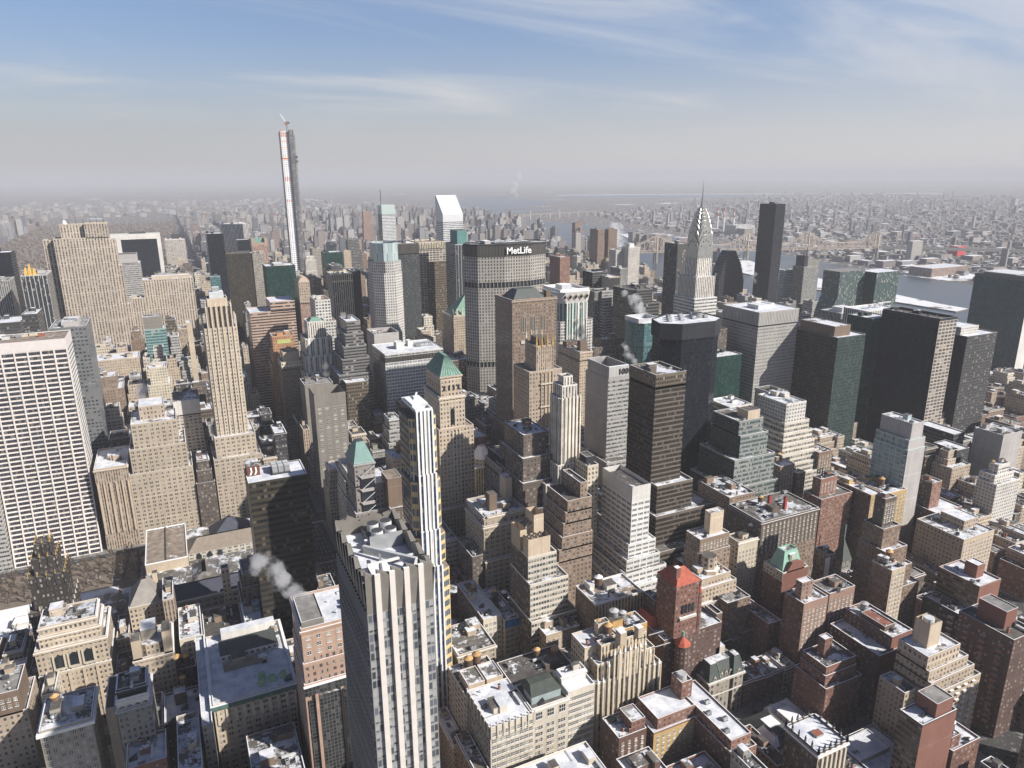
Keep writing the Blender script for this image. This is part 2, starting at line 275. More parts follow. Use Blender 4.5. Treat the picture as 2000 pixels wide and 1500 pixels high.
# ---------------------------------------------------------------- mesh building
class MB:
    def __init__(s): s.v = []; s.f = []; s.uv = []; s.mi = []; s.ms = []; s.sm = False
    def mat(s, m):
        if m not in s.ms: s.ms.append(m)
        return s.ms.index(m)
    def face(s, pts, m, uv=None):
        b = len(s.v); s.v += [tuple(p) for p in pts]; s.f.append(tuple(range(b, b+len(pts))))
        s.uv.append(uv or [(p[0]*.2+p[1]*.1, p[2]*.2) for p in pts]); s.mi.append(s.mat(m))
    def prism(s, poly, z0, z1, fac, top=None, bot=False, faces=None, nb=None):
        n = len(poly)
        for i in range(n):
            a = poly[i]; b = poly[(i+1) % n]; f = (faces or {}).get(i, fac)
            L = hypot(b[0]-a[0], b[1]-a[1])
            if f in FS: bay, fl = FS[f][1], FS[f][2]
            else: bay, fl = 3, 3
            un = max(1, round(L/bay)); v0 = round(z0/fl); vn = v0+max(1, round((z1-z0)/fl))
            s.face([(a[0], a[1], z0), (b[0], b[1], z0), (b[0], b[1], z1), (a[0], a[1], z1)], f, [(0, v0), (un, v0), (un, vn), (0, vn)])
        if top: s.face([(p[0], p[1], z1) for p in poly], top)
        if bot: s.face([(p[0], p[1], z0) for p in reversed(poly)], top or fac)
        return s
    def box(s, x0, x1, y0, y1, z0, z1, fac, top=None, bot=False, faces=None):
        return s.prism(rect(x0, x1, y0, y1), z0, z1, fac, top or fac, bot, faces)
    def frus(s, pa, z0, pb, z1, m, top=None):
        n = len(pa)
        for i in range(n):
            a, b = pa[i], pa[(i+1) % n]; c, d = pb[(i+1) % n], pb[i]
            q = [(a[0], a[1], z0), (b[0], b[1], z0), (c[0], c[1], z1)]
            if hypot(c[0]-d[0], c[1]-d[1]) > .01: q.append((d[0], d[1], z1))
            L = hypot(b[0]-a[0], b[1]-a[1]); bay, fl = (FS[m][1], FS[m][2]) if m in FS else (3, 3)
            un, vn = max(1, round(L/bay)), max(1, round((z1-z0)/fl))
            s.face(q, m, [(0, 0), (un, 0), (un, vn), (0, vn)][:len(q)])
        if top: s.face([(p[0], p[1], z1) for p in pb], top)
        return s
    def cyl(s, x, y, r0, r1, z0, z1, n, m, top=None):
        A = [(x+r0*cos(2*pi*i/n), y+r0*sin(2*pi*i/n)) for i in range(n)]
        B = [(x+r1*cos(2*pi*i/n), y+r1*sin(2*pi*i/n)) for i in range(n)]
        return s.frus(A, z0, B, z1, m, top or (m if r1 > .01 else None))
    def beam(s, p, q, wd, m):
        p, q = Vector(p), Vector(q); d = (q-p).normalized()
        a = d.cross(Vector((0, 0, 1))); a = a.normalized() if a.length > 1e-4 else Vector((1, 0, 0)); b = d.cross(a)
        o = [a*wd/2+b*wd/2, -a*wd/2+b*wd/2, -a*wd/2-b*wd/2, a*wd/2-b*wd/2]
        for i in range(4): s.face([p+o[i], p+o[(i+1) % 4], q+o[(i+1) % 4], q+o[i]], m)
        s.face([p+v for v in reversed(o)], m); s.face([q+v for v in o], m); return s
    def ring(s, x0, x1, y0, y1, z0, z1, t, m, top='snow'):
        s.prism(rect(x0, x1, y0, y1), z0, z1, m)
        s.prism([(x0+t, y0+t), (x0+t, y1-t), (x1-t, y1-t), (x1-t, y0+t)], z0, z1, m)
        o = rect(x0, x1, y0, y1); i = rect(x0+t, x1-t, y0+t, y1-t)
        for k in range(4):
            j = (k+1) % 4; s.face([(*o[k], z1), (*o[j], z1), (*i[j], z1), (*i[k], z1)], top)
        return s
    def xz(s, pts, y0, y1, m, side=None):
        """outline in x,z extruded along y (outline counter-clockwise seen from the south)"""
        n = len(pts)
        def uvs(P):
            bay, fl = (FS[m][1], FS[m][2]) if m in FS else (3, 3)
            return [(p[0]/bay, p[1]/fl) for p in P]
        s.face([(p[0], y0, p[1]) for p in pts], m, uvs(pts)); s.face([(p[0], y1, p[1]) for p in reversed(pts)], m, uvs(list(reversed(pts))))
        for i in range(n):
            a, b = pts[i], pts[(i+1) % n]; mm = side or m
            bay, fl = (FS[mm][1], FS[mm][2]) if mm in FS else (3, 3)
            ln = hypot(b[0]-a[0], b[1]-a[1])
            s.face([(a[0], y0, a[1]), (a[0], y1, a[1]), (b[0], y1, b[1]), (b[0], y0, b[1])], mm, [(0, 0), (round((y1-y0)/bay), 0), (round((y1-y0)/bay), round(ln/fl)), (0, round(ln/fl))])
        return s
    def mesh(s, name, off=(0, 0, 0)):
        me = bpy.data.meshes.new(name)
        me.from_pydata([(p[0]-off[0], p[1]-off[1], p[2]-off[2]) for p in s.v], [], s.f)
        for m in s.ms: me.materials.append(FS[m][0] if m in FS else MAT[m])
        me.polygons.foreach_set('material_index', s.mi)
        ul = me.uv_layers.new(name='UVMap'); fl = []
        for q in s.uv:
            for a in q: fl += [a[0], a[1]]
        ul.data.foreach_set('uv', fl)
        if s.sm: me.polygons.foreach_set('use_smooth', [True]*len(s.f))
        me.update(); return me
def rect(x0, x1, y0, y1): return [(x0, y0), (x1, y0), (x1, y1), (x0, y1)]
def octo(x0, x1, y0, y1, c): return [(x0+c, y0), (x1-c, y0), (x1, y0+c), (x1, y1-c), (x1-c, y1), (x0+c, y1), (x0, y1-c), (x0, y0+c)]
def tags(o, label=None, cat=None, group=None, kind=None):
    for k, v in (('label', label), ('category', cat), ('group', group), ('kind', kind)):
        if v: o[k] = v
    return o
def project(p):
    d = Vector(p)-CAM; zf = d.dot(FW)
    return (1000+1404.95*d.dot(RT)/zf, 750-1404.95*d.dot(UP)/zf, zf) if zf > 1 else None
class Thing:
    def __init__(s, kind, label, cat, x, y, z=0.0, group=None):
        o = s.o = bpy.data.objects.new(kind, None); C.objects.link(o); o.location = (x, y, z); o.empty_display_size = 2
        s.off = (x, y, z); tags(o, label, cat, group)
    def part(s, name, mb, parent=None, label=None, stuff=False):
        o = bpy.data.objects.new(name, mb.mesh(name, s.off)); C.objects.link(o); o.parent = parent or s.o
        if label: o['label'] = label
        if stuff: o['kind'] = 'stuff'
        return o
    def inst(s, name, me, x, y, z, rz=0, sc=(1, 1, 1)):
        o = bpy.data.objects.new(name, me); C.objects.link(o); o.parent = s.o
        o.location = (x-s.off[0], y-s.off[1], z-s.off[2]); o.rotation_euler = (0, 0, rz); o.scale = sc; return o
def solo(name, mb, label, cat, group=None, kind=None, loc=(0, 0, 0)):
    o = bpy.data.objects.new(name, mb.mesh(name, loc)); C.objects.link(o); o.location = loc
    return tags(o, label, cat, group, kind)
# shared roof furniture
m = MB(); m.box(-1.6, 1.6, -1.1, 1.1, 0, .3, 'dark_metal'); m.box(-1.5, 1.5, -1, 1, .3, 1.9, 'grey_metal'); m.cyl(-.7, 0, .55, .55, 1.9, 2.15, 10, 'light_metal', 'dark_metal'); m.cyl(.7, 0, .55, .55, 1.9, 2.15, 10, 'light_metal', 'dark_metal')
ME_AC = m.mesh('cooling_unit')
m = MB(); m.cyl(0, 0, .3, .3, 0, 1.1, 8, 'grey_metal'); m.cyl(0, 0, .6, .15, 1.1, 1.5, 8, 'light_metal')
ME_VENT = m.mesh('vent')
m = MB(); m.box(-4, 4, -.5, .5, .5, 1.4, 'light_metal'); [m.box(a-.15, a+.15, -.5, .5, 0, .5, 'dark_metal') for a in (-3.4, 0, 3.4)]
ME_DUCT = m.mesh('duct')
m = MB(); m.box(-1.6, 1.6, -1, 1, 0, .5, 'grey_metal', 'grey_metal'); m.frus(rect(-1.5, 1.5, -.9, .9), .5, rect(-1.5, 1.5, -.02, .02), 1.2, 'glass_dark', 'grey_metal')
ME_SKY = m.mesh('skylight')
m = MB(); m.box(-.5, .5, -.5, .5, 0, 2.6, 'brick_red'); m.box(-.65, .65, -.65, .65, 2.6, 2.9, 'stone_light', 'black_paint')
ME_CHIM = m.mesh('chimney')
m = MB(); m.box(-.09, .09, -3.5, 3.5, .25, .43, 'grey_metal'); m.box(-.09, .09, -3.5, -3.3, .0, .25, 'dark_metal'); m.box(-.09, .09, 3.3, 3.5, .0, .25, 'dark_metal'); m.box(-2.2, -.09, 3.3, 3.48, .25, .43, 'grey_metal')
ME_PIPE = m.mesh('pipe')
m = MB(); m.frus(rect(-1.1, 1.1, -1.7, 1.7), 0, [(-1.1, -1.7), (1.1, -1.7), (1.1, -1.4), (-1.1, -1.4)], 2.3, 'dark_metal', 'dark_metal')
ME_HATCH = m.mesh('hatch')
def clutter(t, r, rect4, z, n, wall, big=True):
    x0, x1, y0, y1 = rect4; W, D = x1-x0, y1-y0
    if W < 6 or D < 6: return
    if big:
        for k in range(1 + (W*D > 500) + (W*D > 1300)):
            a, b, h = r.uniform(3.2, min(8, W*.4)), r.uniform(3.2, min(9, D*.4)), r.uniform(2.8, 4.6)
            x, y = r.uniform(x0+a/2+1, x1-a/2-1), r.uniform(y0+D*.3, y1-b/2-1)
            m = MB(); m.box(x-a/2, x+a/2, y-b/2, y+b/2, z, z+h, wall, None); m.box(x-a/2-.15, x+a/2+.15, y-b/2-.15, y+b/2+.15, z+h, z+h+.3, wall, r.choice(('roof_snow', 'roof_half', 'roof_bare')))
            t.part('bulkhead', m)
    if y0 < 560: n = int(n*1.6)+3
    for k in range(n):
        x, y = r.uniform(x0+1.6, x1-1.6), r.uniform(y0+1.6, y1-1.6)
        nm, me = r.choice((('pipe', ME_PIPE), ('hatch', ME_HATCH), ('vent', ME_VENT), ('cooling_unit', ME_AC), ('vent', ME_VENT), ('vent', ME_VENT), ('duct', ME_DUCT), ('skylight', ME_SKY), ('chimney', ME_CHIM), ('cooling_unit', ME_AC)))
        if me is ME_DUCT and min(W, D) < 12: nm, me = 'vent', ME_VENT
        q = r.uniform(.8, 1.35); t.inst(nm, me, x, y, z, r.choice((0, pi/2)), (q, q, q))
LABELS = []           # (pixel position, short name) of the buildings others are described by
def tower_tiers(t, x0, x1, y0, y1, H, fac, tiers, roof, r, clut, par, faces, cornice, ptop='snow', win=None):
    zp = 0.0; last = None
    for i, T in enumerate(tiers):
        wi, e, s_, n_, tz = T[:5]; f2 = T[5] if len(T) > 5 and T[5] else fac; rf = T[6] if len(T) > 6 else roof
        z1 = tz*H if tz <= 1.25 else tz
        q = (x0+wi, x1-e, y0+s_, y1-n_)
        nm = 'tower' if i == len(tiers)-1 else ('podium' if i == 0 else 'setback_tier')
        fc = faces if f2 == fac else None
        if win and i == len(tiers)-1:
            nx, ww, wh, st, nn = win; nz = min(100//nx, int((z1-zp-3)/st)); zc = z1-2.2-nz*st; pf = 'plain_'+f2
            if pf not in FS: FA(pf, FS[f2][3], bay=3, fl=3.5, fw=.001, fh=.001)
            m = MB(); m.prism(rect(*q), zp, zc, f2, faces=fc); m.prism(rect(*q), zc, z1, f2, faces={**(fc or {}), 0: pf}); t.part(nm, m)
            windows(t, q[0]+.5, q[1]-.5, q[2], [zc+.9+st*k for k in range(nz)], nx, ww, wh, nn)
        else:
            m = MB(); m.prism(rect(*q), zp, z1, f2, faces=fc); t.part(nm, m)
        m = MB(); m.face([(*p, z1) for p in rect(*q)], rf); t.part('roof', m)
        wl = wallof(f2)
        if par: m = MB(); m.ring(*q, z1, z1+par, .45, wl, ptop); t.part('parapet', m)
        if cornice and (i == len(tiers)-1 or cornice > 1):
            m = MB(); m.ring(q[0]-.7, q[1]+.7, q[2]-.7, q[3]+.7, z1-1.3, z1-.2, .69, wl); t.part('cornice', m)
        zp = z1; last = q
    return last, zp
def bld(key, kind, label, fac, tiers=((0, 0, 0, 0, 1),), roof='roof_snow', pent=(), clut=3, cat='office tower', short=None, par=1.1, faces=None, cornice=0, group=None, big=True, fp=None, ptop='snow'):
    x0, x1, y0, y1, H = fp or F[key]
    r = random.Random(key)
    t = Thing(kind, label, cat, (x0+x1)/2, (y0+y1)/2, 0, group)
    q, z = tower_tiers(t, x0, x1, y0, y1, H, fac, tiers, roof, r, clut, par, faces, cornice, ptop, WIN.get(key))
    W, D = q[1]-q[0], q[3]-q[2]
    for P in pent:
        a, b, c, d, h = P[:5]; pf = P[5] if len(P) > 5 else fac; pr = P[6] if len(P) > 6 else roof
        m = MB(); X = (q[0]+a*W, q[0]+b*W, q[2]+c*D, q[2]+d*D); m.prism(rect(*X), z, z+h, pf); m.face([(*p, z+h) for p in rect(*X)], pr)
        m.ring(*X, z+h, z+h+.6, .3, wallof(pf)); t.part('penthouse', m)
    if clut: clutter(t, r, q, z, clut, wallof(fac), big and not pent)
    if short: LABELS.append((project(((x0+x1)/2, y0, H*.8)), short, (x0+x1)/2, (y0+y1)/2))
    t.q = q; t.z = z; t.fp = (x0, x1, y0, y1, H); OCC.append((x0, x1, y0, y1)); TT[key] = t; return t
OCC = []
m, g, b = newmat('window_glass'); rr = g.n('ObjectInfo').outputs['Random']
g.set(b.inputs['Base Color'], g.mix(g.m('GREATER_THAN', rr, .68), g.mix(g.m('FRACT', g.m('MULTIPLY', rr, 7.0)), (.015, .018, .022), (.06, .068, .08)), (.30, .29, .26))); b.inputs['Roughness'].default_value = .08
def window_mesh(w_, h_, frame='stone_light', n=2):
    m = MB(); m.box(-w_/2-.12, w_/2+.12, -.14, .02, h_, h_+.2, frame); m.box(-w_/2-.2, w_/2+.2, -.32, .02, -.2, 0, frame, 'snow')
    for k in range(n+1): a = -w_/2+w_*k/n; m.box(a-.06, a+.06, -.11, .02, 0, h_, 'white_paint' if 0 < k < n else frame)
    m.box(-w_/2, w_/2, -.09, .02, h_*.48, h_*.53, 'white_paint'); m.face([(-w_/2, -.03, 0), (w_/2, -.03, 0), (w_/2, -.03, h_), (-w_/2, -.03, h_)], 'window_glass')
    return m.mesh('window')
def windows(t, x0, x1, y, zs, nx, w_, h_, n=2, frame='stone_light', side=None, groups=1):
    me = window_mesh(w_, h_, frame, n); c = 0
    for z in zs:
        for k in range(nx):
            if c >= 100: return
            f = (k+.5)/nx
            if groups > 1: gi = k//groups; G_ = nx//groups; f = (gi+.5+((k % groups)-(groups-1)/2)*(.62/groups))/G_
            c += 1; u = x0+(x1-x0)*f
            t.inst('window', me, u if side is None else side, y if side is None else u, z, 0 if side is None else -pi/2)
TT = {}
# storeys of real windows on the sunlit fronts nearest the camera: columns, width, height, storey, panes
WIN = {'whcorn': (7, 1.7, 2.1, 3.8, 2), 'lefttan': (5, 1.4, 1.9, 3.6, 2), 'brownapt': (9, 1.3, 1.7, 3.2, 2), 'talltan': (4, 1.3, 1.7, 3.2, 2), 'yellowb': (3, 1.3, 1.7, 3.2, 2), 'yellowb2': (6, 1.3, 1.7, 3.2, 2), 'tanright': (10, 1.4, 1.7, 3.2, 2),
       'k2a': (8, 1.7, 2.1, 3.8, 2), 'creamM': (4, 1.9, 2.2, 3.8, 3), 'tanM': (3, 2.2, 2.2, 3.8, 3), 'lowM': (7, 1.5, 1.9, 3.6, 2), 'creamlow': (4, 2.0, 2.2, 3.8, 3), 'goth2': (6, 1.4, 1.9, 3.6, 2), 'brn550': (5, 1.4, 1.8, 3.3, 2),
       'brn450': (5, 1.4, 1.8, 3.3, 2), 'tanset': (5, 1.4, 1.8, 3.3, 2), 'octtan': (7, 1.4, 1.8, 3.3, 2), 'whiteapt': (8, 1.9, 1.6, 3.1, 2), 'l8': (9, 1.4, 1.7, 3.1, 2), 'redcl': (5, 1.3, 1.7, 3.1, 2), 'dkter': (7, 1.3, 1.7, 3.1, 2),
       'brickleft': (4, 1.3, 1.7, 3.1, 2), 'tankbox': (7, 1.6, 2.0, 3.7, 2), 'cream39': (6, 2.2, 2.0, 3.8, 3), 'creamr': (8, 1.6, 2.2, 3.8, 2), 'graytower': (4, 3.0, 1.6, 3.9, 2), 'brnK2': (14, 1.3, 1.7, 3.2, 2), 'redt2': (2, 1.2, 1.7, 3.1, 2), 'dksteptw': (4, 1.3, 1.7, 3.1, 2), 'granite': (7, 2.0, 1.9, 4.2, 2)}
# footprints: x0, x1, y0, y1, roof height
F={'dark6th':(-236.0,-193.0,1262.0,1302.0,219.5),
'gray6th':(-226.0,-186.5,1180.0,1220.0,189.5),
'flatsnow6':(-199.8,-155.2,1010.0,1055.0,160.5),
'striped6':(-161.8,-133.8,1110.0,1160.0,201.9),
'zigzag':(-97.2,-67.8,790.0,840.0,187.2),
'mansard43':(-138.0,-118.2,900.0,945.0,184.4),
'solow':(-104.8,-2.8,1906.0,1941.0,198.8),
'banded53':(-78.8,-42.0,1590.0,1630.0,164.1),
'intl':(-34.2,41.8,1345.0,1380.0,159.7),
'tealpent':(-32.5,-6.2,1100.0,1125.0,122.5),
'tanarc':(-93.2,-41.2,1050.0,1090.0,96.8),
'brown47':(-84.5,-58.0,960.0,995.0,95.7),
'creamcl':(-32.5,-6.2,960.0,995.0,100.9),
'palehotel':(4.0,52.0,2060.0,2090.0,170.5),
'gm':(135.5,201.8,2000.0,2055.0,207.9),
'black51':(73.5,100.5,1410.0,1455.0,225.5),
'bronze51':(94.3,145.2,1425.0,1470.0,188.2),
'brownside':(147.8,170.0,1430.0,1470.0,185.6),
'smalldark':(146.2,172.0,1700.0,1730.0,191.1),
'sony':(178.8,213.2,1740.0,1775.0,186.8),
'tanslab':(19.2,25.5,1010.0,1028.0,143.3),
'teal48':(68.3,84.0,1340.0,1358.1,158.8),
'f500':(30.2,57.5,715.0,743.0,207.7),
'banded48':(97.1,155.8,1025.0,1070.0,147.1),
'green50':(140.6,184.0,1180.0,1220.0,189.5),
'dkteal':(291.0,326.8,1500.0,1535.0,175.0),
'dkterr':(282.5,313.0,1420.0,1460.0,157.4),
'whiteslim':(275.8,298.5,1640.0,1656.4,154.7),
'graybrown':(306.7,332.2,1720.0,1755.0,163.7),
'archtan':(162.1,176.8,1020.0,1050.0,184.8),
'grid46':(168.1,187.0,940.0,978.0,171.1),
'tanstripe':(223.8,254.5,1105.0,1141.0,181.0),
'black48':(271.0,285.0,1180.0,1220.0,174.8),
'zigdark':(175.9,191.2,800.0,846.8,167.3),
'm383':(270.0,300.5,1017.0,1072.0,209.6),
'p270':(324.7,358.0,1098.0,1153.0,221.9),
'tangrid':(384.6,431.2,1180.0,1230.0,215.1),
'dkblue':(397.6,432.2,1178.0,1223.0,183.0),
'dkstripe':(417.6,441.2,1098.0,1143.0,216.9),
'citi':(573.0,621.2,1580.0,1628.0,239.5),
'bloom':(545.1,583.0,1986.0,2026.0,247.7),
'pinktw':(620.9,648.2,2500.0,2514.6,208.6),
'tanslim':(359.9,376.2,1640.0,1649.2,162.2),
'dkterr2':(397.4,425.0,1760.0,1783.8,178.1),
'french':(112.6,143.0,937.0,965.0,130.4),
'frenchlow':(113.3,138.0,880.0,908.0,119.3),
'whitedeco':(138.1,170.8,857.0,891.0,130.3),
'grayblock':(124.1,154.5,790.0,820.0,110.9),
'blacklow':(165.6,189.8,777.0,820.0,105.3),
'graytower':(118.8,148.8,703.0,733.0,119.1),
'mad335':(209.8,277.2,777.0,832.0,132.9),
'mad335b':(215.0,244.8,840.0,874.0,138.5),
'redbrown':(309.3,345.8,860.0,900.0,94.3),
'e40':(187.0,207.5,536.0,574.9,152.9),
'lincoln':(299.2,347.5,640.0,680.0,205.1),
'crowntw':(274.9,297.0,545.0,570.0,182.2),
'diamond':(423.6,467.0,777.0,822.0,189.5),
'redbrick':(661.7,682.8,1200.0,1240.0,175.3),
'dark44':(584.8,610.8,960.0,989.4,178.9),
'beige44':(600.6,620.0,940.0,970.0,173.3),
'grayt':(667.8,681.2,1010.0,1040.0,174.7),
'twogL':(527.2,542.8,860.0,890.0,167.5),
'twogR':(536.3,556.0,850.0,880.0,168.2),
'twinA':(1085.1,1106.5,1750.0,1792.1,178.2),
'twinB':(1116.4,1144.8,1745.0,1764.1,177.4),
'wpairA':(981.2,1006.0,1500.0,1530.0,148.2),
'wpairB':(1003.5,1036.0,1480.0,1510.0,155.2),
'dkband':(540.4,575.5,790.0,835.0,177.9),
'glassoct':(481.7,510.8,690.0,722.0,159.3),
'dk303':(654.9,672.2,850.0,880.0,227.0),
'park100':(342.2,363.5,536.0,565.1,159.8),
'park90':(332.7,361.5,456.0,490.6,171.9),
'tan42':(413.8,430.2,705.0,755.0,128.6),
'brown42':(504.6,536.2,790.0,815.8,116.2),
'mobil':(587.8,646.8,616.0,674.0,173.8),
'dkpent':(647.4,683.0,560.0,620.0,150.4),
'dkwide':(751.5,773.5,520.0,580.0,166.9),
'dkwidel':(736.9,737.8,560.0,590.0,158.0),
'dksat':(819.8,874.2,530.0,580.0,140.6),
'unp1':(1016.9,1076.2,880.0,915.0,164.1),
'unp2':(1079.8,1132.5,860.0,895.0,161.4),
'stripedish':(788.7,844.5,640.0,675.0,154.5),
'gray820':(815.4,863.2,700.0,735.0,139.6),
'thinlight':(759.3,778.0,620.0,640.0,123.9),
'slantcap':(1312.1,1359.0,1230.0,1246.0,127.0),
'nyt1':(1356.2,1408.0,1330.0,1346.2,97.2),
'salmon':(-42.8,6.0,703.0,753.0,111.2),
'salmonw':(-71.8,-46.5,703.0,758.0,76.5),
'slimwhite':(-3.8,19.5,745.0,785.0,117.9),
'hsbc':(36.2,70.8,456.0,516.0,142.1),
'smallgreen':(119.0,133.8,555.0,575.0,107.9),
'cream39':(119.0,137.5,684.8,714.8,40.8),
'tankbox':(128.0,140.5,502.2,527.2,109.5),
'f425':(115.7,130.0,376.0,396.5,196.8),
'gothgray':(179.2,200.2,456.0,486.0,129.2),
'creamr':(189.4,211.2,456.0,491.0,84.6),
'curvbrown':(228.6,249.5,470.0,497.5,136.0),
'mad295':(250.9,266.8,456.0,473.1,164.8),
'terrbrown':(213.7,227.0,376.0,403.4,139.5),
'terrtan':(236.5,245.0,400.0,425.0,138.6),
'whitenar':(275.9,289.2,400.0,438.0,115.4),
'greenterr':(422.6,453.0,456.0,483.4,109.0),
'whiteterr':(486.1,517.5,540.0,542.2,101.1),
'beigetr':(194.6,211.5,396.4,441.4,96.0),
'brownapt':(317.3,344.8,376.0,411.0,92.2),
'octtan':(307.0,332.0,359.9,381.9,70.0),
'creamapt':(355.6,382.0,379.1,405.1,64.0),
'zigwhite':(486.1,511.8,470.0,505.0,124.7),
'pier':(541.2,561.5,540.0,565.0,107.5),
'glslender':(521.2,540.5,376.0,406.0,128.9),
'brn450':(517.8,530.8,456.0,484.0,78.2),
'brn550':(466.8,479.2,456.0,484.0,75.0),
'redcl':(448.2,470.0,390.0,430.0,85.0),
'redcl2':(396.5,413.2,390.0,440.0,73.5),
'redcl3':(398.1,415.0,356.0,404.0,75.4),
'yellowb':(484.1,503.8,376.0,405.1,78.1),
'dksteptw':(423.3,439.5,317.2,352.2,108.0),
'brn710':(552.0,561.8,370.0,405.0,73.9),
'tanset':(678.0,697.5,440.0,475.0,48.5),
'whiteapt':(649.7,682.8,376.0,416.0,67.4),
'blankgray':(766.2,793.8,440.0,470.0,56.5),
'redmans':(313.9,334.0,298.0,340.0,93.0),
'whstrip':(405.2,412.2,342.5,372.5,60.0),
'talltan':(407.5,419.5,296.0,324.0,72.4),
'tanright':(516.9,535.2,319.3,354.3,62.0),
'brickrect':(457.0,477.8,269.0,324.0,62.0),
'ital':(-87.5,-51.2,456.0,504.0,59.3),
'whcorn':(-75.2,-52.8,381.2,429.2,62.0),
'graygr':(-41.2,-26.8,378.8,423.8,70.0),
'tantow':(-38.0,-17.2,456.0,484.0,56.1),
'lefttan':(-101.8,-86.2,420.9,468.9,66.0),
'redsnow':(-23.8,-5.0,406.9,446.9,30.0),
'creamlow':(-13.5,0.8,468.8,508.8,45.0),
'lordt':(1.2,44.5,372.6,432.6,58.0),
'granite':(45.0,75.0,349.2,389.2,108.0),
'f400':(55.6,78.0,240.0,286.0,182.3),
'k1a':(124.0,147.0,296.6,354.6,58.0),
'k1b':(149.0,169.2,300.5,358.5,58.0),
'k1c':(169.7,185.0,299.8,357.8,60.0),
'goth':(187.6,231.8,300.7,345.7,75.0),
'orange':(210.5,232.2,318.6,348.6,72.0),
'whiteu':(219.5,255.0,354.1,399.1,66.0),
'redroof':(248.9,265.0,315.3,343.3,94.0),
'redlow':(250.6,285.0,316.5,371.5,62.0),
'mans':(269.6,295.2,307.0,337.0,30.0),
'brickU':(210.6,239.8,275.2,315.2,46.0),
'brickU2':(233.4,248.5,249.5,304.5,44.0),
'brickleft':(190.4,198.2,285.1,335.1,40.0),
'brick170':(342.6,389.0,306.1,342.1,60.0),
'dkter':(323.5,348.0,269.4,299.4,44.0),
'dkter2':(320.6,348.8,268.4,313.4,34.0),
'l3':(372.9,390.0,265.9,310.9,52.0),
'l4':(356.0,393.0,232.7,272.7,66.0),
'l5':(329.6,340.5,210.0,240.0,64.0),
'l5b':(316.0,342.0,206.1,240.1,58.0),
'l7':(413.1,429.8,222.7,282.7,72.0),
'ornate':(267.5,287.2,223.9,255.9,48.0),
'whroof':(316.1,342.0,233.5,273.5,15.0),
'chrysbase':(571.0,598.0,705.0,733.6,208.6),
'trump':(1095.0,1120.0,1115.0,1158.5,264.0),
'pinklite':(557.0,558.8,380.0,381.2,56.8),
'dkglassE':(689.8,708.8,430.0,460.0,60.1),
'brk1E':(598.1,611.8,456.0,481.0,79.3),
'lowtanE':(573.5,587.0,366.2,396.2,40.0),
'rowE':(656.8,676.0,363.0,423.0,24.0),
'brnK2':(382.2,397.5,376.0,426.0,84.1),
'lowK1':(466.9,479.8,385.0,410.0,34.0),
'churchK':(459.7,467.5,362.8,374.8,34.0),
'creamM':(163.3,175.0,396.9,441.9,44.0),
'tanM':(174.8,186.2,393.6,433.6,42.0),
'dkM':(191.7,205.5,404.7,434.7,36.0),
'lowM':(201.1,213.5,365.2,405.2,44.0),
'blackcl':(206.2,218.2,376.0,391.2,148.8),
'creamhp':(301.1,349.5,312.9,334.9,18.0),
'cornM':(125.0,166.5,285.0,325.0,46.0),
'creamb':(-12.5,-0.2,459.9,489.9,45.0)}
# ================================================================ landmark buildings
OT = 'office tower'; AB = 'apartment block'
# ---- far left and the Rockefeller side
bld('dark6th', 'office_tower', 'black slab tower cut by the left photo edge, behind the flat snowy roof', 'blackglass', clut=2, short='black edge tower')
bld('gray6th', 'office_tower', 'pale grey tower at the left photo edge in front of the black slab', 'greyvert', roof='roof_half')
bld('flatsnow6', 'office_block', 'dark grey block with flat snowy roof at left edge, above the white gridded slab', 'darkgrid', clut=4, cat='office block')
t = bld('striped6', 'office_tower', 'dark tower with thin white vertical stripes and yellow sheeting on its roof', 'stripevert', roof='roof_half', clut=2, short='white-striped tower')
m = MB()
for k, (a, h) in enumerate(((2, 10), (6.5, 14), (11, 9))): m.frus(rect(-161+a, -157+a, 1118, 1124), 201.9, rect(-159.8+a, -158.4+a, 1120, 1122), 201.9+h, 'yellow_sheet' if 'yellow_sheet' in MAT else plain('yellow_sheet', (.62, .36, .07)), 'yellow_sheet')
t.part('roof_sheeting', m)
bld('zigzag', 'office_tower', 'dark grey tower with zigzag window bands right behind the white gridded slab', 'zigzagw', roof='roof_grey', clut=2, short='zigzag grey tower', pent=((.3, .75, .2, .8, 4, 'blank_grey', 'roof_half'),))
bld('mansard43', 'office_block', 'dark old block with a small penthouse left of the wide tan slab foot', 'darkgrid', ((0, 0, 0, 0, .86), (3, 3, 4, 4, 1)), clut=4, cat='office block')
t = bld('banded53', 'office_tower', 'glass tower with silver storey bands and grey cap beside the black white-framed slab', 'greyband', clut=0, pent=((0, .9, 0, .9, 17, 'blank_grey', 'roof_bare'),))
bld('intl', 'office_tower', 'wide tan tower of thin vertical piers right of the tallest tan slab', 'rockvert', ((-8, -4, 0, -5, .45), (0, 0, 0, 0, 1)), clut=5, short='pier-faced tan tower', pent=((.18, .95, .25, .8, 4.5, 'blank_tan', 'roof_snow'),))
bld('intlw', 'office_block', 'lower shaded tan wing joined to the left of the pier-faced tan tower', 'rockvert', clut=1, cat='office block', fp=(-57, -34.4, 1338, 1365, 132))
bld('tealpent', 'office_tower', 'slim teal glass tower with silver bands and a grey windowless cap', 'tealband', clut=0, short='slim teal tower', pent=((0, .86, .1, .9, 17, 'blank_concrete', 'roof_half'),))
bld('tanarc', 'office_block', 'broad tan block half in a curved shadow below the tallest tan slab', 'tan', clut=5, cat='office block')
bld('brown47', 'office_block', 'reddish brown block between the zigzag grey tower and the steam plume', 'brown2', ((0, 0, 0, 0, .85), (3, 6, 3, 3, 1)), clut=5, cat='office block')
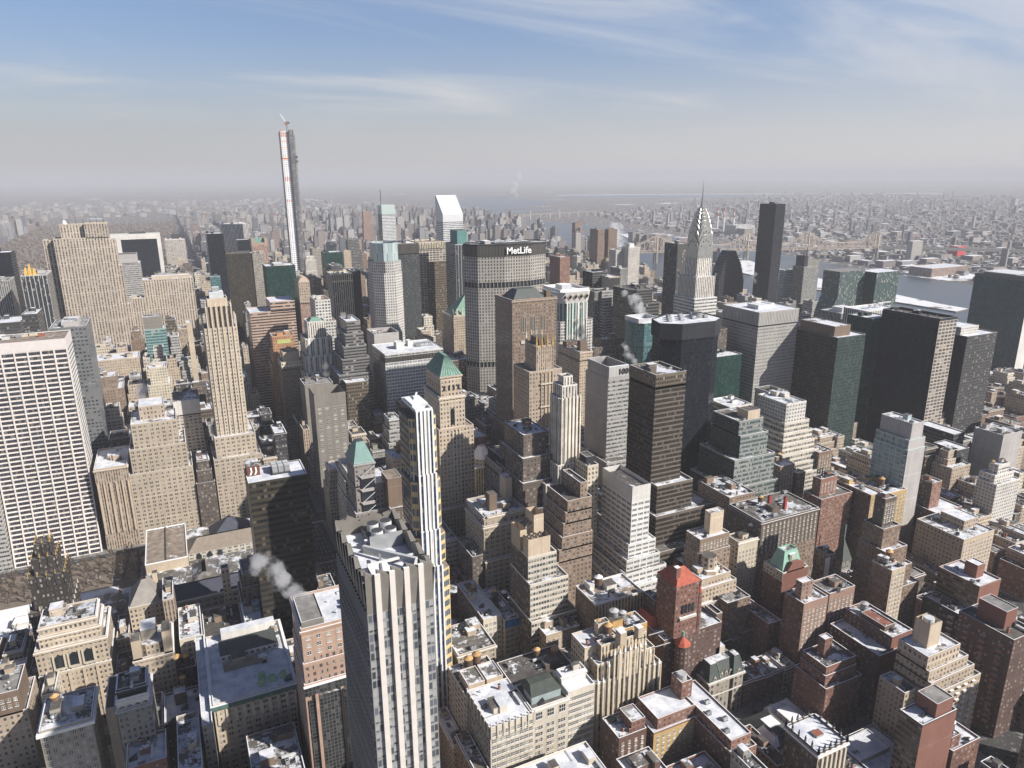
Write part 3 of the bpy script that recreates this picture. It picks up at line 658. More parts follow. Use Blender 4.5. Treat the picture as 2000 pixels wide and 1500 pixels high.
bld('creamcl', 'office_block', 'pale cream block with stepped top under the slim teal tower', 'cream', ((0, 0, 0, 0, .8), (4, 3, 3, 3, 1)), clut=5, cat='office block')
bld('palehotel', 'hotel_tower', 'slim pale gridded hotel tower beside the black white-framed slab', 'palegrid', ((-3, -5, 0, -4, .55), (0, 0, 0, 0, 1)), clut=2, cat='hotel tower', short='pale hotel tower')
t = bld('gm', 'office_tower', 'white tower of thin vertical stripes behind the black glass slab', 'gmvert', roof='roof_half', clut=4, short='white-striped slab')
bld('black51', 'office_tower', 'black glass slab in front of the white vertically striped tower', 'blackglass', clut=1)
bld('bronze51', 'office_tower', 'dark bronze tower with mottled brown windows and flat top', 'bronzeglass', roof='roof_bare', clut=3, short='bronze tower')
bld('brownside', 'office_tower', 'grey brown slab attached to the right of the dark bronze tower', 'greywarm', roof='roof_bare', clut=2)
bld('smalldark', 'office_tower', 'small black tower top between the white-striped tower and the pink granite tower', 'blackglass', clut=0)
# pink tower with an open-pediment top
x0, x1, y0, y1, H = F['sony']; t = Thing('office_tower', 'pink granite tower with a green trough notched into its top', OT, (x0+x1)/2, (y0+y1)/2)
m = MB(); m.prism(rect(x0, x1, y0, y1), 0, 176, 'pinkvert'); t.part('tower', m)
m = MB(); m.box(x0, x0+6, y0, y1, 176, 190, 'blank_pink'); m.box(x1-6, x1, y0, y1, 176, 190, 'blank_pink'); m.box(x0+6.01, x1-6.01, y0, y0+2, 176, 181, 'blank_pink'); t.part('pediment', m)
m = MB(); m.face([(x0+6, y0+2, 181), (x1-6, y0+2, 181), (x1-6, y1, 190), (x0+6, y1, 190)], 'copper_green'); t.part('roof', m); OCC.append((x0, x1, y0, y1))
bld('tanslab', 'office_block', 'narrow tan slab with one blank wall right of the pier-faced tan tower', 'blank_tan', clut=0, cat='office block')
bld('teal48', 'office_tower', 'teal glass tower top just above the pinnacled tan skyscraper', 'tealglass', clut=1)
bld('solowbase', 'office_block', 'low grey block at the foot of the silver banded glass tower', 'greystone', clut=2, cat='office block', fp=(-80, -30, 1540, 1570, 90))
# black slab in a white stone frame
x0, x1, y0, y1, H = F['solow']; t = Thing('office_tower', 'black glass slab with a broad white stone frame, the park behind it', OT, (x0+x1)/2, y0)
m = MB(); m.prism(rect(x0+20, x1-8, y0+1, y1), 0, H-12, 'blackglass'); t.part('glass_wall', m)
m = MB(); m.box(x0, x0+20, y0, y1, 0, H, 'blank_white'); m.box(x1-8, x1, y0, y1, 0, H, 'blank_white'); m.box(x0+20.01, x1-8.01, y0, y1, H-12, H-.05, 'blank_white'); t.part('stone_frame', m)
m = MB(); m.box(x0+40, x1-30, y0+8, y1-6, H, H+3, 'dark_metal'); t.part('plant_room', m); OCC.append((x0, x1, y0, y1)); LABELS.append((project((x0+50, y0, 170)), 'white-framed black slab', x0+50, y0))
# the tallest tan slab: stepped east end, recessed west wing
t = Thing('office_tower', 'tallest tan limestone slab of thin piers stepping down at its right end', OT, -105, 1290)
X = [-154.5, -139.8, -129.8, -68, -60.5, -57, -53]; fac = 'rockvert'
def tier(nm, a, b, c, d, z0, z1, roof='roof_tan', par=1.2, fac=fac):
    m = MB(); m.prism(rect(a, b, c, d), z0, z1, fac); t.part(nm, m)
    m = MB(); m.face([(*p, z1) for p in rect(a, b, c, d)], roof); t.part('roof', m)
    if par: m = MB(); m.ring(a, b, c, d, z1, z1+par, .6, wallof(fac)); t.part('parapet', m)
tier('west_wing', -154.5, -141.5, 1287, 1305, 0, 233); tier('tower', -139.8, -68.02, 1275, 1306, 0, 235)
tier('crown', -129.8, -98.02, 1283, 1303, 235, 254.5); tier('crown', -98, -68, 1275, 1303, 235, 255.5)
tier('setback_tier', -68, -60.5, 1278, 1304, 0, 231); tier('setback_tier', -60.48, -57, 1281, 1303, 0, 192); tier('setback_tier', -56.98, -53, 1284, 1302, 0, 132); tier('podium', -52.9, -40, 1280, 1308, 0, 60)
m = MB(); m.cyl(-124, 1292, 2.4, 3.2, 254.5, 256, 12, 'white_paint'); m.cyl(-124, 1292, 3.2, 2.6, 256, 259, 12, 'white_paint'); m.cyl(-124, 1292, 2.6, .6, 259, 261.5, 12, 'white_paint'); t.part('radar_dome', m)
m = MB(); [m.beam((a, 1290+(a % 7), 255), (a, 1290+(a % 7), 262+(a*3 % 5)), .5, 'dark_metal') for a in range(-118, -72, 9)]; t.part('antennas', m)
OCC.append((-155, -40, 1275, 1308)); LABELS.append((project((-100, 1275, 170)), 'tallest tan slab', -100, 1275))
# flared white gridded slab
t = Thing('office_tower', 'huge white gridded slab with black window bands flaring out at its foot', OT, -108, 725)
prof = [(0, 703.0), (12, 705.6), (24, 707.8), (36, 709.6), (48, 711), (60, 711.8), (72, 712.2), (184, 712.2)]
m = MB(); gx0, gx1 = -141.5, -76.2
for (a, ya), (b, yb) in zip(prof, prof[1:]):
    va, vb = a/4, b/4
    m.face([(gx0, ya, a), (gx1, ya, a), (gx1, yb, b), (gx0, yb, b)], 'gracegrid', [(0, va), (7, va), (7, vb), (0, vb)])
    m.face([(gx1, ya, a), (gx1, 752, a), (gx1, 752, b), (gx1, yb, b)], 'whiteband', [(0, va), (12, va), (12, vb), (0, vb)])
    m.face([(gx0, 752, a), (gx0, ya, a), (gx0, yb, b), (gx0, 752, b)], 'whiteband', [(0, va), (12, va), (12, vb), (0, vb)])
m.face([(gx1, 752, 0), (gx0, 752, 0), (gx0, 752, 184), (gx1, 752, 184)], 'gracegrid', [(0, 0), (7, 0), (7, 46), (0, 46)])
t.part('tower', m)
m = MB()
for k in range(8):
    a = gx0+.3+(gx1-gx0-.6)*k/7
    for (z0, ya), (z1, yb) in zip(prof, prof[1:]): m.beam((a, ya-.1, z0), (a, yb-.1, z1), 1.15, plain('grace_stone', (.63, .58, .555), .8, .06))
t.part('piers', m)
m = MB(); m.prism(rect(gx0, gx1, 711.9, 752), 184, 192, plain('grace_cap', (.61, .56, .54), .8, .05)); t.part('top_band', m)
m = MB(); m.face([(*p, 191.4) for p in rect(gx0+.5, gx1-.5, 712.6, 751.5)], 'roof_tan'); t.part('roof', m)
m = MB(); m.ring(gx0, gx1, 711.9, 752, 192, 192.6, .8, 'grace_cap', 'grace_cap'); t.part('parapet', m)
r = random.Random(3)
for k in range(5):
    a, c = r.uniform(gx0+6, gx1-10), r.uniform(720, 745); m = MB(); m.box(a, a+r.uniform(3, 9), c, c+r.uniform(2, 5), 191.4, 191.4+r.uniform(1.5, 3.5), r.choice(('light_metal', 'brick_red', 'blank_tan')), 'roof_half'); t.part('bulkhead', m)
for k in range(6): t.inst('cooling_unit', ME_AC, r.uniform(gx0+6, gx1-6), r.uniform(718, 747), 191.4, 0, (1.3, 1.3, 1.2))
OCC.append((gx0, gx1, 698, 752)); LABELS.append((project((-100, 712, 120)), 'white gridded slab', -100, 712))
# tan office block left of the avenue and its pilastered wing
bld('salmon', 'office_tower', 'broad tan office block with paired windows and stepped top beside the white gridded slab', 'tanpair', ((-3, 0, 0, 0, .60), (0, 3, 2, 0, .80), (4, 8, 4, 0, 1.0)), roof='roof_half', clut=5, short='broad tan office block', pent=((.2, .75, .3, .9, 12, 'tan', 'roof_snow'),), par=1.4)
t = bld('salmonw', 'office_block', 'lower tan wing with tall stone pilasters against the white gridded slab', 'tanvert', roof='roof_snow', clut=4, cat='office block', par=1.5, cornice=1, fp=(-71.8, -46, 703, 757, 76.5))
m = MB(); [m.beam((-70.5+4.7*k, 702.4, 16), (-70.5+4.7*k, 702.4, 64), 1.3, wallof('tan2')) for k in range(6)]; t.part('pilasters', m)
t = bld('slimwhite', 'office_tower', 'pale slab with small square windows and blank top between two tan towers', 'palegrid', roof='roof_half', clut=3, fp=(-3.8, 19.3, 745, 780, 103)); m = MB(); m.prism(rect(-3.8, 19.3, 745, 780), 103, 118, 'blank_white'); m.face([(*p, 118) for p in rect(-3.8, 19.3, 745, 780)], 'roof_half'); t.part('top_band', m)
# pinnacled tan skyscraper on the avenue
x0, x1, y0, y1, H = F['f500']; t = Thing('office_tower', 'tall slender tan skyscraper with pale pinnacles crowning its stepped top', OT, (x0+x1)/2, y0)
def tr(nm, rc, z0, z1, fac, roof='roof_half', par=1.0):
    m = MB(); m.prism(rect(*rc), z0, z1, fac); t.part(nm, m); m = MB(); m.face([(*p, z1) for p in rect(*rc)], roof); t.part('roof', m)
    if par: m = MB(); m.ring(*rc, z1, z1+par, .4, wallof(fac)); t.part('parapet', m)
tr('podium', (24, 66, 703, 752), 0, 69, 'tanpair'); tr('setback_tier', (27, 63, 708, 750), 69, 88, 'tanpair'); tr('tower', (30.2, 57.6, 715, 743), 88, 189, 'tan2')
tr('upper_tower', (33.2, 55, 716.5, 741), 189, 208, 'tanvert'); tr('crown', (35.5, 52.5, 719, 738), 208, 215, 'blank_beige', 'roof_bare')
m = MB()
for k in range(6):
    a = 33.6+k*4.2; m.beam((a, 714.6, 88), (a, 714.6, 209), 1.0, 'stone_light'); m.frus(rect(a-.7, a+.7, 714, 715.4), 209, rect(a-.1, a+.1, 714.6, 714.8), 215, 'stone_light')
for k in range(1, 6): a = 715+k*4.6; m.beam((57.9, a, 88), (57.9, a, 200), .9, 'stone_light'); m.beam((29.9, a, 88), (29.9, a, 200), .9, 'stone_light')
t.part('piers', m)
m = MB(); m.box(38, 50, 722, 734, 215, 221, 'light_metal', 'roof_snow'); m.box(41, 47, 725, 731, 221, 225, 'grey_metal', 'roof_snow'); t.part('plant_room', m)
OCC.append((24, 66, 703, 752)); LABELS.append((project((44, 715, 150)), 'pinnacled tan skyscraper', 44, 715))
# ---- centre-left midtown
bld('banded48', 'office_block', 'pinkish tan office block of horizontal bands with a taller right half', 'tanband', clut=1, short='pink banded block', cat='office block', pent=((.46, 1, 0, 1, 13, 'tanband', 'roof_snow'),))
bld('green50', 'office_tower', 'dark green glass tower with a snowy roof edge', 'greenglass', clut=3, short='dark green tower', pent=((.3, .65, .2, .8, 3, 'blank_grey', 'roof_snow'),))
bld('dkteal', 'office_tower', 'dark teal slab behind the dark terraced block with a snowy roof', 'greenglass', clut=2)
bld('dkterr', 'office_block', 'dark terraced block stepping up behind the gold-striped tower', 'darkband', ((-2, -2, -3, 0, .88), (1, 1, 0, 0, .95), (5, 5, 3, 3, 1)), clut=3, cat='office block')
bld('whiteslim', 'office_tower', 'slender pale tower with a rounded crown beside the needle skyscraper', 'whitevert', ((-1, -1, -1, -1, .8), (0, 0, 0, 0, .95), (3, 3, 3, 3, 1.0)), clut=0)
bld('graybrown', 'office_tower', 'grey brown tower right of the needle skyscraper', 'greywarm', ((0, -6, -3, 0, .75), (0, 0, 0, 0, 1)), roof='roof_grey')
t = bld('archtan', 'office_tower', 'tan tower with an arched top left of the white setback block', 'tan', ((0, -8, 0, 0, .84, 'pinkbrick'), (0, 0, 0, 0, 1)), clut=0, roof='roof_tan')
m = MB(); m.xz([(163, 178), (176, 178)]+[(169.5+6.5*cos(a*pi/8), 184.8+7*sin(a*pi/8)) for a in range(9)], 1020.3, 1048, 'blank_tan'); t.part('arched_roof', m)
bld('grid46', 'office_tower', 'white setback office block with dark square windows left of the gold-striped tower', 'whitegrid', ((-9, -8, -4, 0, .70), (-4, -5, -2, 0, .84), (0, 0, 0, 0, 1)), roof='roof_tan', clut=2)
t = bld('tanstripe', 'office_tower', 'dark tower with bright gold-cream vertical stripes', 'goldvert', roof='roof_grey', clut=3, short='gold-striped tower', faces={3: 'greyvert'})
m = MB(); m.box(223.6, 254.7, 1104.4, 1106, 170, 172.5, plain('cream_band', (.60, .52, .37)), None); t.part('belt_course', m)
bld('black48', 'office_tower', 'narrow black tower squeezed beside the glass-crowned tower', 'blackglass', clut=2)
bld('zigdark', 'office_block', 'dark stepped block with white terrace edges like a ziggurat', 'zigband', ((-14, -8, -6, 0, .66), (-9, -6, -4, 0, .76), (-6, -4, -2, 0, .84), (-3, -2, 0, 0, .92), (0, 0, 3, 3, 1)), clut=1, cat='office block', short='dark ziggurat block')
# octagonal glass-crowned tower
t = Thing('office_tower', 'pale octagonal tower with a tall translucent glass crown', OT, 285, 1045)
m = MB(); m.prism(octo(262, 318, 1008, 1080, 6), 0, 70, 'm383grid', 'roof_half'); t.part('podium', m)
P8 = octo(266, 309, 1017, 1070, 13); m = MB(); m.prism(P8, 70, 190, 'm383grid', 'roof_bare'); t.part('tower', m)
m = MB(); m.prism(octo(266, 309, 1017, 1070, 15.5), 190, 206, 'm383grid', 'roof_bare'); t.part('setback_tier', m)
m = MB(); m.prism(octo(270, 305, 1021, 1066, 11), 190.1, 231, 'crownglass'); m.prism(list(reversed(octo(271, 304, 1022, 1065, 11))), 206, 231, 'crownglass'); t.part('glass_crown', m)
m = MB(); m.face([(*p, 224) for p in octo(270.2, 304.8, 1021.2, 1065.8, 11)], 'roof_grey'); t.part('roof', m); OCC.append((262, 318, 1008, 1080)); LABELS.append((project((285, 1017, 150)), 'glass-crowned tower', 285, 1017))
t = bld('p270', 'office_tower', 'black steel tower with pale blinds right of the glass-crowned tower', 'p270', ((0, 0, 0, 0, .93), (0, 0, 0, 0, 1, 'louver')), clut=4, short='black steel tower')
bld('tangrid', 'office_tower', 'wide pale gridded tower behind the dark blue tower', 'tangrid', ((0, 0, 0, 0, .95), (0, 0, 0, 0, 1, 'goldvert')), clut=3, roof='roof_tan')
t = bld('dkblue', 'office_tower', 'dark blue black tower with a snowy rim and bronze right edge', 'blackglass', clut=0, faces={0: 'bronzegrid'}, pent=((.35, 1, .1, .8, 9, 'blank_dark', 'roof_snow'),))
m = MB(); m.frus(rect(409, 415, 1200, 1206), 192, rect(411.5, 412.5, 1202.5, 1203.5), 203, 'copper_green'); t.part('green_pinnacle', m)
t = bld('dkstripe', 'office_tower', 'dark pale-striped tower with a teal box on its roof, left of the lettered slab', 'stripevert', faces={3: 'greyband'}, clut=1, roof='roof_bare', short='teal-topped dark tower', pent=((.25, .95, .15, .85, 21, 'blank_teal', 'roof_bare'),))
# slanted-top white banded tower
x0, x1, y0, y1, H = F['citi']; t = Thing('office_tower', 'white banded tower with a big slanted roof facing the viewer', OT, (x0+x1)/2, (y0+y1)/2)
m = MB(); m.prism(rect(x0, x1, y0, y1), 0, 224, 'citiband'); t.part('tower', m)
alu = plain('aluminium', (.60, .61, .62), .45, .05, .1)
m = MB(); m.prism(rect(x0, x1, y0, y1), 224, 239.5, alu); zt = 280
m.face([(x0, y1, 239.5), (x0, y0, 239.5), (x0, y1-4, zt), (x0, y1, zt)], alu); m.face([(x1, y0, 239.5), (x1, y1, 239.5), (x1, y1, zt), (x1, y1-4, zt)], alu); m.face([(x1, y1, 239.5), (x0, y1, 239.5), (x0, y1, zt), (x1, y1, zt)], alu); t.part('wedge_top', m)
m = MB(); m.face([(x0, y0, 239.5), (x1, y0, 239.5), (x1, y1-4, zt), (x0, y1-4, zt)], plain('slant_white', (.74, .75, .74), .5, .05)); m.face([(x0, y1-4, zt), (x1, y1-4, zt), (x1, y1, zt), (x0, y1, zt)], 'slant_white'); t.part('slanted_roof', m)
m = MB(); [m.beam((a, y0+.2, 240.1), (a, y1-4, zt+.6), 1.1, 'white_paint') for a in (x0+.6, x0+4, x1-4, x1-.6)]; t.part('roof_rails', m); OCC.append((x0, x1, y0, y1)); LABELS.append((project((597, 1580, 200)), 'slanted-roof tower', 597, 1580))
t = bld('bloom', 'office_tower', 'white banded tower with a pale green cap and a thin mast', 'citiband', clut=0, faces={3: 'darkband'}, short='masted white tower', fp=(545.1, 583, 1986, 2026, 222))
m = MB(); m.prism(rect(545.1, 583, 1986, 2026), 222, 247.7, plain('green_cap', (.42, .50, .47), .5, .06)); m.face([(*p, 247.7) for p in rect(545.1, 583, 1986, 2026)], 'roof_snow'); t.part('cap', m)
m = MB(); m.beam((548, 2000, 247.7), (548, 2000, 288), 1.5, 'dark_metal'); t.part('mast', m)
bld('pinktw', 'apartment_tower', 'pinkish tower with setbacks left of the masted white tower', 'pinkbrick', ((-6, -5, -4, 0, .55), (-2, -2, -2, 0, .8), (0, 0, 0, 0, 1)), cat='apartment tower', clut=1)
bld('tanslim', 'apartment_tower', 'slim tan tower behind the glass-crowned tower', 'tan', cat='apartment tower', clut=1)
bld('dkterr2', 'apartment_tower', 'dark tower with serrated terraces rising behind the glass-crowned tower', 'zigband', ((-3, -3, -3, -3, .86), (0, 0, 0, 0, 1)), cat='apartment tower', clut=1, roof='roof_bare')
t = bld('french', 'office_tower', 'orange brick setback tower with a green tiled panel at its top', 'orange', ((-4, -6, -6, 0, .22), (-4, 0, -2, 0, .73), (-1, 6, 0, 0, .84), (0, 4, 2, 2, 1.0)), roof='roof_tan', clut=1, short='orange setback tower')
m = MB(); m.box(118, 134, 938.5, 939.2, 121.5, 126.5, plain('faience_green', (.42, .45, .16))); t.part('tiled_panel', m)
t = bld('frenchlow', 'office_tower', 'tan tower of small square windows in front of the orange setback tower', 'tan', ((-1, -2, -2, 0, .27, 'tan2'), (0, 0, 0, 0, .86, 'brown2'), (0, 0, 0, 0, .93, 'cream'), (3, 3, 3, 2, 1.02, 'blank_tan')), roof='roof_tan', clut=1)
# white art-deco tower with rows of piers
x0, x1, y0, y1, H = F['whitedeco']; t = bld('whitedeco', 'office_tower', 'white stepped tower of bold piers with a green roofed top', 'whitevert', ((-4, -4, -5, 0, .78), (-1, -1, -3, 0, .92), (1, 1, 0, 0, 1.08), (6, 6, 6, 4, 1.22)), roof='roof_grey', clut=0, short='white pier-stepped tower')
m = MB()
for z0, z1, yy, xa, n in ((20, 103, y0-5.6, x0-2, 6), (101, 122, y0-3.6, x0+1, 5), (120, 142, y0-.6, x0+4, 4)):
    for k in range(n): a = xa+k*6.4; m.box(a, a+2.4, yy, yy+1.4, z0, z1, 'white_paint', 'snow')
t.part('piers', m); m = MB(); m.frus(rect(x0+8, x1-8, y0+8, y1-6), 159, rect(x0+12, x1-12, y0+13, y1-12), 163, 'copper_green', 'copper_green'); t.part('green_roof', m)
bld('grayblock', 'office_block', 'plain pale grey block with a blank wall and vents on its flat roof', 'blank_concrete', roof='roof_grey', clut=5, cat='office block', fp=(124, 154, 790, 820, 105))
t = bld('blacklow', 'office_tower', 'short black gridded tower with a snowy blue roof', 'bronzegrid', roof='roof_snow', clut=2, cat=OT, short='short black tower')
t = bld('graytower', 'office_tower', 'concrete grey tower with pairs of bright windows and a blank top', 'concrete', roof='roof_tan', clut=2, par=2.2, short='concrete grey tower', pent=((.12, .4, .3, .6, 4, 'blank_grey', 'roof_snow'), (.55, .85, .2, .55, 3, 'blank_grey', 'roof_snow')), fp=(118.8, 148.8, 703, 733, 109))
m = MB(); m.prism(rect(118.8, 148.8, 703, 733), 111.2, 119.1, 'blank_concrete'); m.prism(list(reversed(rect(119.4, 148.2, 703.6, 732.4))), 109, 119.1, 'blank_concrete'); t.part('top_band', m)
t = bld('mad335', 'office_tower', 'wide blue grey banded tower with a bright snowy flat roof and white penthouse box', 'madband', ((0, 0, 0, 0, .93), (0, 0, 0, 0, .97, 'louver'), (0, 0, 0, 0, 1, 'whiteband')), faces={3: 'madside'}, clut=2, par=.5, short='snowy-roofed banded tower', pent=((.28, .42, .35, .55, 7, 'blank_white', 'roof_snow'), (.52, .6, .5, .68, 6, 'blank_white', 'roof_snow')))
for k in range(8): t.inst('cooling_unit', ME_AC, 255+(k % 4)*5, 800+(k//4)*7, 132.9, 0, (1.6, 1.6, 1.6))
bld('mad335b', 'office_tower', 'grey windowless tower with an open roof well behind the snowy-roofed banded tower', 'blank_grey', roof='roof_bare', clut=3, par=5)
bld('redbrown', 'office_block', 'low red brown block with large windows beside the sign tower foot', 'brownband', roof='roof_half', clut=5, cat='office block')
bld('redbrown2', 'office_block', 'dark framed block with wide square bays right of the green pyramid', 'darkgrid', roof='roof_half', clut=4, cat='office block', fp=(300, 342, 770, 815, 62))
# gabled civic building with dome roofs
bld('vanderbilt', 'office_block', 'brown brick block with pale roof gables right of the green-pyramid tower', 'brick2', ((0, 0, 0, 0, .9), (3, 3, 3, 3, 1)), clut=6, cat='office block', fp=(245, 275, 640, 690, 72))
t = bld('domew', 'office_block', 'cream block with a white ribbed pyramid roof right of the green-pyramid tower', 'creamvert', clut=2, cat='office block', fp=(232, 256, 575, 605, 70))
m = MB(); m.prism(octo(236, 252, 580, 600, 5), 70, 76, 'cream'); m.frus(octo(236, 252, 580, 600, 5), 76, octo(241, 247, 587, 593, 2), 86, 'snow', 'stone_light'); t.part('ribbed_roof', m)
bld('crtan', 'office_block', 'low tan block with a snowy ledge roof in curved shadow', 'tan2', clut=5, cat='office block', fp=(262, 300, 575, 612, 60))
# green pyramid tower
t = Thing('office_tower', 'tan brick tower under a steep green copper pyramid roof', OT, 198, 555)
def tq(nm, rc, z0, z1, fac, roof='roof_tan', par=1.0, cor=0):
    m = MB(); m.prism(rect(*rc), z0, z1, fac); t.part(nm, m); m = MB(); m.face([(*p, z1) for p in rect(*rc)], roof); t.part('roof_terrace', m)
    if par: m = MB(); m.ring(*rc, z1, z1+par, .4, wallof(fac)); t.part('parapet', m)
    if cor: m = MB(); m.ring(rc[0]-.8, rc[1]+.8, rc[2]-.8, rc[3]+.8, z1-1.6, z1-.3, .79, wallof(fac)); t.part('cornice', m)
tq('podium', (178, 224, 526, 592), 0, 31, 'tan'); tq('setback_tier', (181, 219, 529, 588), 31, 62, 'tan', cor=1); tq('lower_tower', (184.5, 214, 533, 584), 62, 127.5, 'tan'); tq('tower', (187, 208, 536, 574), 127.5, 153, 'tan2', cor=1)
tq('belvedere', (189, 206.5, 538, 572), 153, 170, 'tan', par=0, cor=1)
m = MB(); m.frus(rect(188.6, 206.9, 537.6, 572.4), 170, rect(196.5, 199, 548, 562), 184, 'copper_green', 'copper_green'); t.part('pyramid_roof', m)
m = MB()
for k in range(9):
    a = 188.6+k*18.3/8; b = 196.5+k*2.5/8; m.beam((a, 537.5, 170.1), (b, 547.9, 184), .28, 'copper_dark')
    a = 537.6+k*34.8/8; b = 548+k*14/8; m.beam((188.5, a, 170.1), (196.4, b, 184), .28, 'copper_dark')
t.part('roof_seams', m)
me = MB(); me.xz([(-.8, 0), (.8, 0), (.8, 3.4)]+[(.8*cos(a*pi/6), 3.4+.8*sin(a*pi/6)) for a in range(1, 6)]+[(-.8, 3.4)], 0, .5, 'glass_dark'); me = me.mesh('arched_window')
for k in range(4): t.inst('arched_window', me, 192+k*3.9, 537.75, 158)
for k in range(6): t.inst('arched_window', me, 188.9, 543+k*5, 158, -pi/2)
m = MB(); m.xz([(-1.6, 0), (1.6, 0), (1.6, 12)]+[(1.6*cos(a*pi/6), 12+1.6*sin(a*pi/6)) for a in range(1, 6)]+[(-1.6, 12)], 0, .5, 'glass_dark'); t.inst('arched_window', m.mesh('arched_window'), 197.5, 535.7, 130)
m = MB(); [m.box(a, a+1, 532.3, 533, 66, 126, 'stone_light') for a in (195.5, 198.4, 201.3)]; t.part('centre_piers', m)
OCC.append((178, 224, 526, 592)); LABELS.append((project((198, 536, 120)), 'green-pyramid tower', 198, 545))
# ---- centre
x0, x1, y0, y1, H = F['lincoln']; t = bld('lincoln', 'office_tower', 'massive brown brick tower with tall gothic arched windows near its top', 'brown2', ((-4, -6, -6, -4, .38), (0, 0, 0, 0, 1)), roof='roof_grey', clut=0, par=1.5, cornice=1, short='massive brown tower')
m = MB(); m.frus(rect(x0+4, x1-10, y0+6, y1-6), H, rect(x0+12, x1-16, y0+14, y1-14), H+9, 'slate', 'slate'); t.part('hipped_roof', m)
m = MB(); m.box(x1-9, x1-4, y0+5, y0+11, H, H+7, 'blank_brown', 'roof_bare'); t.part('chimney', m)
am = MB(); am.xz([(-.75, 0), (.75, 0), (.75, 12), (0, 15), (-.75, 12)], 0, .5, 'stone_light'); am.xz([(-.5, .4), (.5, .4), (.5, 12), (0, 14), (-.5, 12)], -.06, .3, 'glass_dark'); AM = am.mesh('gothic_window')
for c in (x0+12, x0+22, x0+33):
    for k in (-1, 0, 1): t.inst('gothic_window', AM, c+k*1.8, y0-.35, H-31, 0, (1, 1, 1.15))
m = MB(); [m.box(a, a+6.5, y0-.9, y0, H-42, H-39, 'stone_light') for a in (x0+9, x0+19, x0+30)]; t.part('balconies', m)
x0, x1, y0, y1, H = F['crowntw']; t = bld('crowntw', 'office_tower', 'slender brown tower with pointed finials in front of the massive brown tower', 'tan', ((-8, -6, -3, -10, .60), (-5, -4, 0, -6, .885, 'tan'), (2.5, 3.5, 2, 2, 1.0, 'tanvert')), faces=None, roof='roof_tan', clut=0, short='finialed brown tower')
m = MB(); m.box(x0+6, x1-7, y0+5, y1-5, H, H+7, 'blank_brown', 'roof_bare'); t.part('crown', m)
m = MB()
for a in (x0+3, x0+8, x0+13, x0+18):
    for c in (y0+2.4, y1-3): m.frus(rect(a-.9, a+.9, c-.9, c+.9), H, rect(a-.15, a+.15, c-.15, c+.15), H+11, 'gold' if c < y0+3 else 'stone_light')
t.part('finials', m); m = MB(); [m.box(a, a+.9, y0-.8, y0, 60, 160, wallof('tanvert')) for a in (x0+6, x0+9.5, x0+13, x0+16.5)]; [m.box(x0+5, x0+18, y0-1.8, y0-.81, z, z+1.2, 'stone_light') for z in (110, 130, 150)]; t.part('pier_bays', m)
# white tower with diamond frieze
x0, x1, y0, y1, H = F['diamond']; t = Thing('office_tower', 'white stone and green glass tower with a frieze of diamonds round its flared top', OT, (x0+x1)/2, (y0+y1)/2)
m = MB(); m.prism(octo(x0, x1+10, y0, y1, 5), 0, 150, 'whitegrid', 'roof_bare'); t.part('podium', m); m = MB(); m.prism(octo(x0+6, x1+2, y0-1, y1, 7), 0, 172, 'diamondg', 'roof_bare'); t.part('tower', m)
m = MB(); m.frus(octo(x0+4, x1+3, y0-1, y1, 7), 172, octo(x0, x1+4, y0-5, y1+4, 8), 186, 'blank_white', 'roof_snow'); t.part('flared_top', m); m = MB(); m.ring(x0+4, x1, y0, y1, 186, 189, 1, 'white_paint'); m.box(x0+14, x1-16, y0+14, y1-14, 186, 192, 'light_metal', 'snow'); t.part('plant_room', m)
dm = MB()
for a, b in ((1, 0), (0, 1), (-1, 0), (0, -1)): pass
for s, mt in ((3.6, 'stone_light'), (2.3, 'glass_dark')): dm.face([(s, -.25*(4-s), 0), (0, -.25*(4-s), s*1.25), (-s, -.25*(4-s), 0), (0, -.25*(4-s), -s*1.25)], mt)
DM = dm.mesh('diamond_panel')
for k in range(5): o = t.inst('diamond_panel', DM, x0+8+k*7.6, y0-3.9, 180); o.rotation_euler = (RAD(16), 0, 0)
m = MB(); [m.box(a, a+1.3, y0-1.9, y0-.99, 30, 172, 'white_paint') for a in (x0+12.5, x0+20, x0+27.5, x0+35, x0+40)]; t.part('piers', m)
OCC.append((x0, x1+10, y0-5, y1)); LABELS.append((project((x0+20, y0, 140)), 'diamond-topped tower', x0+20, y0))
bld('redbrick', 'apartment_tower', 'plain red brick tower with dark left side beside the diamond-topped tower', 'brick2', cat='apartment tower', faces={3: 'blank_brick'}, clut=3, short='red brick tower')
bld('dark44', 'office_tower', 'dark grey slab with a snowy roof behind the diamond-topped tower', 'blackglass', ((0, -8, 0, 0, .9), (0, 0, 0, 0, 1)), clut=3, faces={0: 'darkband'})
bld('beige44', 'office_block', 'blank beige slab wall among grey towers', 'blank_beige', clut=0, cat='office block'); bld('grayt', 'office_tower', 'slim grey tower with white fins right of the blank beige slab', 'greyvert', clut=2)
bld('twogL', 'office_tower', 'flat-fronted grey tower, left of a touching pair', 'greyvert', clut=1, roof='roof_bare'); bld('twogR', 'office_tower', 'grey glass tower with snowy lower roof, right of a touching pair', 'greyband', ((0, 0, 0, 0, .88), (0, 0, 6, 0, 1)), clut=1, roof='roof_bare')
bld('twinA', 'apartment_tower', 'tall brown apartment slab, left one of two near the river steam plume', 'brown', cat='apartment tower', clut=2); bld('twinB', 'apartment_tower', 'tall brown apartment slab, right one of two beside the river steam plume', 'brown', cat='apartment tower', clut=2)
bld('wpairA', 'apartment_tower', 'white striped apartment tower, shorter of a pair', 'whitevert', cat='apartment tower', clut=1); bld('wpairB', 'apartment_tower', 'white striped apartment tower, taller of a pair with a roof box', 'whitevert', cat='apartment tower', clut=0, pent=((.2, .6, .2, .7, 9, 'blank_white', 'roof_snow'),))
